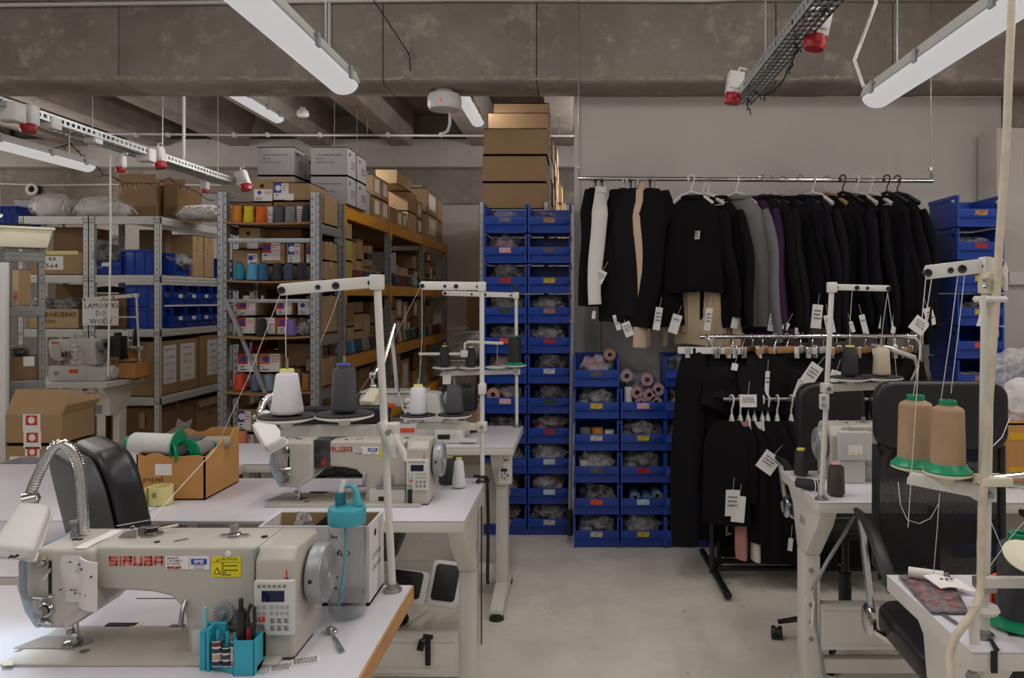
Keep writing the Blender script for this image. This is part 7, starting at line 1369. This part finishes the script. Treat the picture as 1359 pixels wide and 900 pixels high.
one('cable', 'grey cable hanging from the rack-side table down its leg', 'cable', G().tube([PX(1133, 685, 2.55), PX(1120, 710, 2.5), PX(1098, 745, 2.45), PX(1082, 775, 2.44), PX(1083, 830, 2.43), PX(1088, 860, 2.42), PX(1096, 905, 2.42)], .006, 8), GREYP, sm=True); one('cable', 'white tie looped on the rack-side table leg', 'cable', G().tube([PX(1076, 778, 2.42), PX(1068, 800, 2.42), PX(1074, 779, 2.42), PX(1080, 800, 2.42), PX(1077, 832, 2.42)], .004, 6), WHITEP, sm=True)
# right front table things
z5 = .7825
def onT5(u, v): y = (H - z5) * F / (v - 396); return (X(u, y), y, z5)
mg = T('fashion_magazine', 'open colour magazine with dark roses lying on the right front table', 'magazine', onT5(1250, 795)); cs = [onT5(1192, 766), onT5(1258, 762), onT5(1286, 815), onT5(1236, 815)]; MAGM = mat('magazine_print', '#8c7f80', .35, col2='#4a3a40', scale=38); ob('cover', G().prism([(q[0], q[1]) for q in cs], 'z', z5, z5 + .005), MAGM, mg, bev=.001)
for k in range(7): q = Vector(onT5(1212 + 9 * k, 775 + 6 * (k % 4) + 3 * k)); ob('printed_rose', G().lathe([(.012, 0), (.012, .0004), (.0, .0006)], (q.x, q.y, z5 + .005), 10), mat('rose_print', '#7c3d48', .4, col2='#a77a72', scale=60), mg)
q = onT5(1228, 773); lr = T('label_roll', 'bundle of white fabric labels on the magazine', 'label roll', q, None); ob('roll', G().tube([(q[0] - .03, q[1] + .02, z5 + .017), (q[0] + .035, q[1] - .015, z5 + .017)], [.012, .014], 14), FABWHITE, lr, sm=True); lb_ = G().sheet(lambda a, b: (q[0] - .015 + .075 * a + .02 * b, q[1] - .02 - .045 * b - .01 * a, z5 + .022 - .012 * b + .004 * math.sin(5 * a)), 8, 6, .0015); ob('loose_label', lb_, PAPER, lr, sm=True)
ob('label_print', G().obox(Vector((q[0] + .018, q[1] - .030, z5 + .0215)), (.006, .028, .0008), Matrix.Rotation(-.25, 4, 'X')).obox(Vector((q[0] + .03, q[1] - .032, z5 + .0215)), (.006, .032, .0008), Matrix.Rotation(-.25, 4, 'X')).obox(Vector((q[0] + .043, q[1] - .034, z5 + .0215)), (.004, .018, .0008), Matrix.Rotation(-.25, 4, 'X')), INK, lr)['kind'] = 'stuff'
for k in range(6): pass
t = T('paper_stack', 'kraft paper sheets lying behind the magazine on the right front table', 'paper', onT5(1285, 785))
for k in range(5): ob('sheet', G().box(.93 + .003 * k, 1.0 + .002 * k, 1.62 + .002 * k, 1.72, z5 + .001 + k * .003, z5 + .0035 + k * .003), CARDY, t)
q = onT5(1332, 812); t = T('tape_reel', 'orange plastic reel on the right front table', 'reel', q); ob('reel', G().lathe([(.012, -.02), (.034, -.02), (.034, -.016), (.026, -.015), (.026, .015), (.034, .016), (.034, .02), (.012, .02)], n=28, ax='x').xf(Matrix.Translation((X(1332, 1.6), 1.6, z5 + .035)) @ Matrix.Rotation(-.7, 4, 'Z')), ORANGEP, t, sm=True)
bc = (X(1362, 1.5), 1.52, z5 + .004); t = T('thread_cone', 'large charcoal thread cone on green base at the picture edge', 'thread cone', bc, 'large cones on green bases'); ob('winding', G().lathe([(.043, .012), (.044, .02), (.041, .15), (.036, .158), (.02, .16)], bc, 32), thread('#38373c'), t, sm=True); ob('plastic_base', G().lathe([(.066, 0), (.066, .003), (.055, .008), (.04, .016), (.02, .016)], bc, 32), GREENP, t, sm=True); ob('cap', G().lathe([(.022, .155), (.022, .18), (.014, .18), (.014, .16)], bc, 24), GREENP, t, sm=True)
t = T('spool_disc', 'ivory spool disc leaning over the charcoal cone at the picture edge', 'disc', (bc[0], 1.47, .93)); ob('disc', G().lathe([(.04, 0), (.042, .004), (.03, .008), (.0, .008)], n=28).xf(Matrix.Translation((X(1366, 1.42), 1.43, Z(743, 1.42))) @ Matrix.Rotation(.5, 4, 'X')), IVORY, t, sm=True)
one('strap', 'black elastic strap lying over the right front table edge', 'strap', G().prism([(X(1315, 1.66), 1.66), (X(1319, 1.66), 1.66), (X(1317, 1.47) + .05, 1.47), (X(1315, 1.47) + .035, 1.47)], 'z', z5, z5 + .002).box(X(1317, 1.4), X(1325, 1.4), 1.402, 1.406, .742, z5).prism([(X(1308, 1.47), 1.462), (X(1313, 1.47), 1.47), (X(1325, 1.41), 1.406), (X(1317, 1.41), 1.402)], 'z', z5, z5 + .002), INK)
one('steel_ruler', 'steel ruler lying along the right front table edge', 'ruler', G().prism([onT5(1212, 790)[:2], onT5(1215, 789)[:2], onT5(1272, 827)[:2], onT5(1268, 829)[:2]], 'z', z5, z5 + .001), IRON)
for u, v in ((1, 1),): pass
ob('knee_bolt', G().cyl((X(1243, 1.58), 1.44, Z(893, 1.45)), (X(1243, 1.58), 1.425, Z(893, 1.45)), .012, n=12), IRON, T5)
# ---------------- clothes ----------------
RODY = 4.4; RODZ = Z(238, RODY)
t = T('clothes_rod', 'long chrome clothes rod hung on wires before the white wall', 'rod', (X(1000, RODY), RODY, RODZ))
ob('rod', G().cyl((X(767, RODY), RODY, Z(236.5, RODY)), (X(1238, RODY), RODY, Z(240, RODY)), .012, n=14), CHROME, t, sm=True); ob('rod', G().cyl((X(769, RODY + .05), RODY + .05, Z(237.5, RODY + .05)), (X(1237, RODY + .05), RODY + .05, Z(241, RODY + .05)), .01, n=12), CHROME, t, sm=True)
for u, v in ((768, 236), (1236, 238)):
    ob('suspension_wire', G().cyl((X(u, RODY), RODY + .005, Z(v, RODY)), (X(u, RODY), RODY + .005, 3.32), .0035, n=6), IRON, t); ob('wire_clamp', G().box(X(u, RODY) - .014, X(u, RODY) + .006, RODY - .004, RODY + .012, Z(v - 16, RODY), Z(v - 12, RODY)).ring((X(u, RODY), RODY, Z(v - 5, RODY)), .014, .003, 'x', 12, 5), IRON, t)
rg = random.Random(11)
def hanger(label, loc, rz, kind, w=.2, grp='clothes hangers'):
    m = {'w': WHITEP, 'b': BLACKP, 'm': CHROME, 'o': WOODH}[kind]; t = T('clothes_hanger', label, 'hanger', (0, 0, 0), grp); r = .0045 if kind in 'wb' else .0025; R = .02
    hk = [(R * math.cos(a), 0, R * math.sin(a)) for a in [PI * 1.25 - PI * 1.25 * i / 10 for i in range(11)]]
    ob('hook', G().tube([(x, y, z + .0) for x, y, z in hk] + [(.012, 0, -.03), (0, 0, -.05), (0, 0, -.085)], r, 6), CHROME if kind in 'mo' else m, t, sm=True)
    if kind == 'm': ob('wire', G().tube([(0, 0, -.085), (-w, 0, -.15), (w, 0, -.15), (0, 0, -.085)], .0025, 6), CHROME, t)
    else:
        for s in (-1, 1): ob('shoulder', G().tube([(0, 0, -.08), (s * w * .45, 0, -.1), (s * w, 0, -.155)], [.011, .012, .017], 8, flat=.7), m, t, sm=True)
        if kind == 'w': ob('crossbar', G().cyl((-w * .9, 0, -.155), (w * .9, 0, -.155), .004, n=6), m, t)
    return place(t, loc, rz)
def folds(x, z, k, amp): return amp * (math.sin(x * 38 + k) * .6 + math.sin(x * 71 + k * 2.3 + z * 3) * .4) * min(1, max(0, -z - .1) * 2.2)
def top_mesh(L, w, slv, k, dpt=.05, flare=0.0):
    g = G(); n = 28; rows = 16; vs = []; fs = []
    for i in range(rows + 1):
        q = i / rows; z = -.105 - (L - .105) * q ** 1.15
        if q < .3: ww = .05 + (w * .96 - .05) * min(1, (q / .28)) ** .8
        else: ww = w * (.96 + .06 * (q - .3)) + flare * q
        dd = (.02 + dpt * .62 * min(1, q * 3)) * (1 - .15 * (q > .96))
        for j in range(n):
            a = 2 * PI * j / n; x = ww * math.copysign(abs(math.cos(a)) ** .75, math.cos(a)); y = dd * math.copysign(abs(math.sin(a)) ** .8, math.sin(a))
            vs.append((x, y * (1 + folds(x, z, k, .55)) , z + .006 * math.sin(x * 20 + k) * q))
    for i in range(rows):
        for j in range(n): a = i * n + j; b = i * n + (j + 1) % n; fs.append((a, b, b + n, a + n))
    fs.append(tuple(range(rows * n, (rows + 1) * n))); g.add(vs, fs)
    if slv:
        for s in (-1, 1):
            m_ = 12; P = []; R = []
            for i in range(m_ + 1):
                q = i / m_; P.append((s * (w * .8 + .10 * q + .02 * math.sin(q * 3.1) + .01 * math.sin(q * 9 + k)), -.012 * s * math.sin(q * 3 + k) - .03 * q, -.2 - slv * q)); R.append((.066 - .018 * q + .004 * math.sin(q * 14 + k)) * (.78 if i == m_ else 1) * (.7 if i == 0 else 1))
            g.tube(P, R, 12, True, .5)
    return g
def garment(label, u, rz, m, L=.62, w=.2, slv=.56, k=0, y=RODY, z=None, grp='tops on the ceiling rod', kind='sweater', cat='sweater', collar=True, dpt=.05, flare=0.0, hang='m'):
    z = RODZ if z is None else z; t = T(kind, label, cat, (0, 0, 0), grp); g = top_mesh(L, w, slv, k, dpt, flare)
    ob('cloth', g, m, t, sm=True)
    if collar: ob('collar', G().ring((0, 0, 0), .062, .013, 'z', 20, 6).xf(Matrix.Translation((0, 0, -.112)) @ Matrix.Diagonal((1, .62, 1, 1)).to_4x4()), m, t, sm=True)
    place(t, (X(u, y), y, z), -rz); return t
def trousers(label, u, rz, m, L=.8, k=0, y=RODY, z=None, w=.09, spread=.03, grp='trousers on the ceiling rod', cat='trousers', kind='trousers'):
    z = RODZ if z is None else z; t = T(kind, label, cat, (0, 0, 0), grp); g = G()
    for s in (-1, 1):
        P = [(s * .02, 0, -.07), (s * .035, .004 * s, -.14)] + [(s * (.04 + spread * q + .008 * math.sin(q * 7 + k)), .012 * s * math.sin(q * 4 + k), -.14 - (L - .14) * q) for q in [i / 9 for i in range(1, 10)]]
        R = [w * .5, w * .62] + [w * (.78 - .18 * q + .02 * math.sin(q * 11 + k)) for q in [i / 9 for i in range(1, 10)]]
        g.tube(P, R, 12, True, .45)
    ob('cloth', g, m, t, sm=True); ob('waistband', G().sheet(lambda a, b: (.085 * (a - .5) * (1 + .15 * math.sin(a * 16 + k)), .022 * math.sin(a * 19 + k), -.055 - .035 * b), 14, 2, .012), m, t, sm=True)
    place(t, (X(u, y), y, z), rz); return t
def ticket(t, u, v, y, w, h, rot=0, tilt=.0, lines=3, seed=1, name='swing_ticket'):
    """printed ticket hanging from its garment, given in world place"""
    bpy.context.view_layer.update(); inv = t.matrix_world.inverted(); M = inv @ Matrix.Translation(PX(u, v, y)) @ Matrix.Rotation(tilt, 4, 'Z') @ Matrix.Rotation(rot, 4, 'Y')
    p = ob(name, G().sheet(lambda a, b: (w * (a - .5), .004 * math.sin(a * 3 + seed) , h * (b - .5)), 4, 4, .001).xf(M), PAPER, t)
    g = G(); r = random.Random(seed)
    for i in range(lines):
        z = h * (.22 - .16 * i); x = -w * .34
        while x < w * .28: q = r.uniform(.05, .16) * w; g.box(x, x + q, -.0065, -.006, z, z + h * .05); x += q + w * .04
    ob('print', g.xf(M), INK, p); ob('string', G().cyl((0, 0, h * .48), (w * .1, .01, h * .48 + .06), .0008, n=4).xf(M), PAPER, p)
    return p
R_ = math.radians
# trousers next to the tall bins
A1 = trousers('black slim trousers, first pair on the rod beside the tall bins', 789, R_(70), FABBLK, .74, 1, w=.11); ticket(A1, 796, 367, 4.28, .058, .075, .45, seed=3); ticket(A1, 788, 418, 4.3, .02, .045, .1, lines=0)
A2 = trousers('white trousers hanging behind the first black pair on the rod', 799, R_(65), FABWHITE, .73, 2, w=.065, spread=.05, y=RODY - .05); A3 = trousers('taupe grey trousers, last of the first cluster on the rod', 803, R_(75), FABTAUPE, .7, 3, w=.08, y=RODY + .1)
B1 = trousers('black trousers, first of the second cluster on the rod', 829, R_(35), FABBLK, .83, 4, w=.14, spread=.06); ticket(B1, 819, 428, 4.3, .03, .09, -.3, seed=4); ticket(B1, 833, 437, 4.3, .05, .085, -.35, seed=5)
B2 = trousers('black trousers with grey side piping in the second cluster', 842, R_(60), FABDARK, .8, 5, w=.14, spread=.04); B3 = trousers('dusty beige hooded trousers between black pairs on the rod', 852, R_(80), FABBEIGE, .98, 6, w=.085); B4 = trousers('black straight trousers before the black sweater on the rod', 866, R_(35), FABBLK, .86, 7, w=.16, spread=.07); ticket(B4, 873, 423, 4.28, .04, .13, .15, seed=6); ticket(B4, 896, 430, 4.32, .055, .11, .3, seed=7, lines=1)
ob('hood', crinkle(9, .035, .03, .03, 3, .3).mv(0, 0, -.07), FABBEIGE, B3, sm=True)
for i, (u, kd) in enumerate([(787, 'm'), (790, 'b'), (796, 'm'), (799, 'b'), (828, 'w'), (833, 'w'), (837, 'b'), (843, 'm'), (848, 'w'), (861, 'm'), (863, 'b'), (869, 'm')]): hanger('%s clip hanger of the trousers on the ceiling rod, %s from the tall bins' % ({'m': 'wire', 'b': 'black', 'w': 'white'}[kd], ORD[i]), (X(u, RODY), RODY + .01, Z(239, RODY)), R_(70 + 3 * (i % 4)), kd, .05, 'trouser hangers')
# sweaters
S1 = garment('black sweater with small white chest print on a white hanger, facing the room', 920, R_(28), FABBLK, .66, .2, .6, 1, y=RODY - .04, dpt=.055)
bpy.context.view_layer.update(); inv = S1.matrix_world.inverted(); pch = Vector(PX(925, 312, 4.255)); Mp = inv @ Matrix.Translation(pch) @ Matrix.Rotation(R_(-28), 4, 'Z')
ob('chest_print', G().sheet(lambda a, b: (.028 * (a - .5) + .004 * b, 0, .045 * (b - .5)), 2, 2, .001).xf(Mp), PAPER, S1); g = G()
for k in range(4): g.box(-.01, .01, -.002, -.0014, -.016 + k * .01, -.011 + k * .01)
ob('chest_print_marks', g.xf(Mp), INK, S1); ticket(S1, 940, 424, 4.22, .035, .125, .12, seed=8)
S0 = garment('peach beige long sweater with ribbed hem behind the black sweater', 913, R_(38), FABBEIGE, .9, .2, .7, 2, y=RODY + .12, dpt=.05)
S2 = garment('sand beige sweater just behind the black sweater', 932, R_(40), FABSAND, .97, .19, .78, 3, y=RODY + .05)
S3 = garment('black sweater between the sand one and the grey one', 952, R_(52), FABBLK, .86, .21, .66, 4); ticket(S3, 976, 426, 4.22, .04, .085, .2, seed=9, lines=1)
S4 = garment('grey melange sweater on a white hanger', 982, R_(42), FABGREY, .86, .2, .74, 5, y=RODY - .03)
S5 = garment('dark purple sweater next to the grey melange one', 1003, R_(58), FABPURP, .9, .19, .76, 6); ticket(S5, 1026, 428, 4.2, .05, .1, .18, seed=10)
hanger('white hanger in the black sweater with chest print', (X(916, RODY), RODY - .04, RODZ), R_(-28), 'w', .13); hanger('white hanger hooked behind the black chest print sweater', (X(934, RODY), RODY + .02, RODZ), R_(-40), 'w', .14); hanger('second white hanger behind the chest print sweater', (X(941, RODY), RODY + .03, RODZ), R_(-46), 'w', .14); hanger('white hanger in the grey melange sweater', (X(977, RODY), RODY, RODZ), R_(-42), 'w', .13)
us = [(1012, 0), (1024, 1), (1042, 0), (1062, 2), (1080, 1), (1100, 0), (1118, 2), (1137, 0), (1158, 1), (1176, 2), (1192, 0)]
kinds = 'mmmmwobwwbbwww'
Bs = []
for i, (u, c) in enumerate(us):
    b = garment('black sweater on the ceiling rod, %s after the dark purple one' % ORD[i], u, R_(50 + 9 * math.sin(i * 2.1)), (FABBLK, FABDARK, FABNAVY)[c], .80 + .06 * math.sin(i * 1.7) + (.06 if i > 5 else 0), .20 + .012 * math.sin(i), .70 + .05 * math.sin(i * 2.3), i + 7, y=RODY - .03 + .02 * (i % 3)); Bs.append(b)
    hanger('%s hanger in the %s black sweater after the dark purple one' % ({'m': 'wire', 'w': 'white', 'o': 'wooden', 'b': 'black'}[kinds[i]], ORD[i]), (X(u - 2, RODY), RODY - .03 + .02 * (i % 3), RODZ), R_(-50), kinds[i], .13)
for i, (k, u, v, w_, h, ro) in enumerate([(2, 1043, 433, .03, .04, .5), (3, 1084, 420, .055, .13, .1), (4, 1101, 430, .05, .1, -.2), (6, 1131, 434, .024, .06, -.3), (6, 1147, 432, .034, .12, -.25), (7, 1171, 428, .03, .07, .2), (8, 1187, 428, .022, .12, .15), (10, 1220, 432, .085, .085, .65), (10, 1234, 420, .05, .1, -.3), (1, 1061, 440, .05, .04, 0)]): ticket(Bs[k], u, v, 4.12, w_, h, ro, seed=20 + i, lines=3 if w_ > .04 else 1)
# ---------------- garment rack on the floor ----------------
GY = 3.9; ga, gb = X(934, GY), X(1216, GY); gt = Z(447, GY); gl = Z(525, GY)
t = T('garment_rack', 'black and chrome double garment rack full of black clothes', 'garment rack', (X(948, GY), GY, 0))
ob('top_rail', G().cyl((ga - .02, GY, gt), (gb, GY, Z(446, GY)), .0115, n=14), CHROME, t, sm=True); ob('bent_end', G().tube([(gb - .06, GY, gt), (gb - .01, GY, gt - .005), (gb + .012, GY, gt - .03), (gb + .018, GY, gt - .1), (gb + .018, GY, gt - .35)], .0115, 12), CHROME, t, sm=True); ob('lower_rail', G().cyl((X(953, GY), GY - .14, gl), (gb - .05, GY - .14, gl), .0095, n=12), IRON, t, sm=True)
for du, dy in ((945, -.03), (953.5, .05)):
    x = X(du, GY + dy); ob('upright', G().cyl((x, GY + dy, .03), (x, GY + dy, Z(512, GY)), .014, n=12), BLACKP, t, sm=True); ob('upright_sleeve', G().cyl((x, GY + dy, Z(512, GY)), (x, GY + dy, gt - (.0 if dy < 0 else .14)), .0105, n=12), CHROME, t, sm=True); ob('clamp', G().box(x - .018, x + .018, GY + dy - .018, GY + dy + .018, Z(516, GY), Z(500, GY)), CHROME, t, bev=.004)
ob('bent_end', G().tube([(X(935, GY) - .0, GY - .03, gt), (X(941, GY), GY - .03, gt - .02), (X(945, GY), GY - .03, gt - .09)], .0115, 12), CHROME, t, sm=True)
for x in (X(947, GY), gb + .018): ob('foot', G().tube([(x - .01, GY + .3, .03), (x, GY, .035), (x + .01, GY - .3, .03)], .018, 10), BLACKP, t, sm=True); ob('foot_cap', G().cyl((x + .01, GY - .3, .03), (x + .01, GY - .33, .03), .019), BLACKP, t)
ob('upright', G().cyl((gb + .018, GY, .03), (gb + .018, GY, gt - .3), .014, n=12), BLACKP, t, sm=True)
for yy in (-.05, .06): ob('base_rail', G().cyl((X(950, GY), GY + yy, .06), (gb, GY + yy, .06), .013, n=12), BLACKP, t, sm=True)
ob('bent_end', G().tube([(1.27, 3.3, 1.235), (1.34, 3.3, 1.225), (1.47, 3.32, 1.18), (1.5, 3.36, 1.14), (1.5, 3.5, 1.0), (1.5, 3.85, .9)], .013, 12), CHROME, t, sm=True)
def bar_hanger(label, u, rz, m, w=.13, y=GY, z=None):
    z = gt if z is None else z; t = T('clip_hanger', label, 'hanger', (0, 0, 0), 'bar hangers on the garment rack'); R = .018
    ob('hook', G().tube([(R * math.cos(a), 0, R * math.sin(a)) for a in [PI * 1.2 - PI * 1.2 * i / 8 for i in range(9)]] + [(.01, 0, -.025), (0, 0, -.05)], .0025, 6), CHROME, t, sm=True); ob('bar', G().box(-w, w, -.009, .009, -.085, -.05), m, t, bev=.005)
    for s in (-.7, .7): ob('clip', G().box(s * w - .013, s * w + .013, -.014, .014, -.105, -.048), CHROME, t, bev=.003)
    return place(t, (X(u, y), y, z), rz)
gk = 'clothes on the garment rack'
D0 = trousers('long black trousers hanging outside the garment rack end', 927, R_(25), FABBLK, 1.06, 3, y=GY - .02, z=gt, w=.115, spread=.05, grp=gk); bar_hanger('white bar hanger outside the garment rack end', 944, R_(-8), WHITEP, .17, GY - .06)
spec = [(961, 'm'), (972, 'o'), (985, 'o'), (998, 'm'), (1012, 'o'), (1028, 'o'), (1044, 'o'), (1062, 'w'), (1078, 'm'), (1092, 'w'), (1110, 'o'), (1128, 'm'), (1148, 'o'), (1168, 'w'), (1188, 'm'), (1205, 'o')]
DD = []
for i, (u, kd) in enumerate(spec):
    rz_ = R_(24 if i in (2, 5, 6) else 58 + 9 * math.sin(i * 1.9)); bar_hanger('%s bar hanger on the upper garment rack rail, %s from its free end' % ({'m': 'chrome', 'o': 'wooden', 'w': 'white'}[kd], ORD[i]), u, rz_, {'m': CHROME, 'o': WOODH, 'w': WHITEP}[kd], .12)
    DD.append(trousers('%s hanging %s on the upper garment rack rail' % (('black trousers', 'black shorts', 'black skirt')[i % 3], ORD[i]), u, rz_, (FABBLK, FABDARK, FABBLK)[i % 3], (.34 if i < 7 else (1.0, .42, .7)[i % 3]) - .04 * (i % 2), i, y=GY + .03 * math.sin(i), z=gt - .03, w=.17 if i % 3 else .15, spread=.06, grp=gk, cat='clothing', kind=('trousers', 'shorts', 'skirt')[i % 3]))
ob('chest_print', G().box(-.02, .02, -.001, .001, -.02, .02).mv(0, 0, 0).xf(Matrix.Translation((.0, -.062, -.16))), PAPER, DD[5])
ticket(DD[3], 1018, 510, 3.76, .022, .13, .05, lines=2, seed=41); ticket(DD[7], 1077, 497, 3.68, .07, .11, .6, seed=42); ticket(DD[7], 1063, 517, 3.68, .06, .09, .35, seed=43); ticket(DD[1], 975, 487, 3.76, .03, .035, .2, lines=0); ticket(DD[9], 1108, 500, 3.66, .045, .06, .3, seed=45, lines=1)
ticket(DD[13], 1172, 468, 3.7, .04, .05, .1, lines=0)
lo_ = [(964, FABBLK, .62, .15, .0, 'black tank top', 35), (975, FABBLK, .5, .16, .0, 'black sleeveless top', 48), (985, FABPINK, .99, .04, 0, 'pink long vest', 75), (993, FABBLK, .7, .15, .0, 'black dress', 52), (1003, FABWHITE, .95, .045, 0, 'white long vest', 72), (1010, FABBLK, .9, .15, .0, 'black long dress', 55), (1022, FABBLK, .95, .17, .1, 'black wide dress', 40), (1040, FABDARK, .96, .18, .1, 'black overdress', 45), (1066, FABBLK, .9, .18, .1, 'black long coat dress', 45), (1100, FABBLK, .9, .2, .05, 'plain black dress', 45), (1140, FABBLK, .9, .2, .05, 'black shift dress', 45), (1180, FABBLK, .9, .2, .05, 'black end dress', 45)]
LW = []
for i, (u, m, L, w_, fl, nm_, a) in enumerate(lo_):
    g_ = garment('%s on the lower garment rack rail, %s from its free end' % (nm_, ORD[i]), u, R_(a), m, min(L, .8), w_ * .85, 0, i, y=GY - .14 + .02 * (i % 2), z=gl, grp=gk, kind='dress', cat='dress' if 'dress' in nm_ else 'top', collar=False, dpt=.035 if w_ > .06 else .004, flare=fl * .3); LW.append(g_)
    hanger('%s hanger of the %s on the lower rail' % ('white' if i < 8 else 'black', nm_), (X(u, GY), GY - .14, gl), R_(-70 - 2 * i), 'w' if i < 8 else 'b', .018, 'hangers on the lower garment rack rail')
ticket(LW[0], 972, 668, 3.58, .066, .125, .04, seed=50); ticket(LW[0], 980, 676, 3.58, .062, .125, .08, seed=51, lines=0); ticket(LW[3], 1020, 614, 3.58, .085, .095, .62, seed=52); ticket(LW[4], 993, 532, 3.58, .08, .06, 0, seed=53); ticket(LW[6], 1049, 723, 3.58, .02, .06, .1, lines=0)
for i, u in enumerate((985, 1010, 1035, 1060)): trousers('long black trousers behind the short upper row, %s along' % ORD[i], u, R_(30), FABBLK, 1.0, i + 40, y=GY + .16, z=gt, w=.18, spread=.07, grp=gk)
one('clothes_heap', 'black cloth fallen on the garment rack base rail', 'cloth', crinkle(51, .2, .1, .06, 3, .3).mv(X(1000, 3.95), 3.98, .08), FABBLK, sm=True)
# small shelf below the rod beside the corner bins: patterned goods seen between clothes and bins
one('cloth_bag', 'striped cloth bag hanging behind the garment rack end', 'bag', crinkle(52, .07, .04, .09, 3, .2).mv(X(1218, 4.05), 4.06, Z(516, 4.05)), BAGM[6], sm=True)
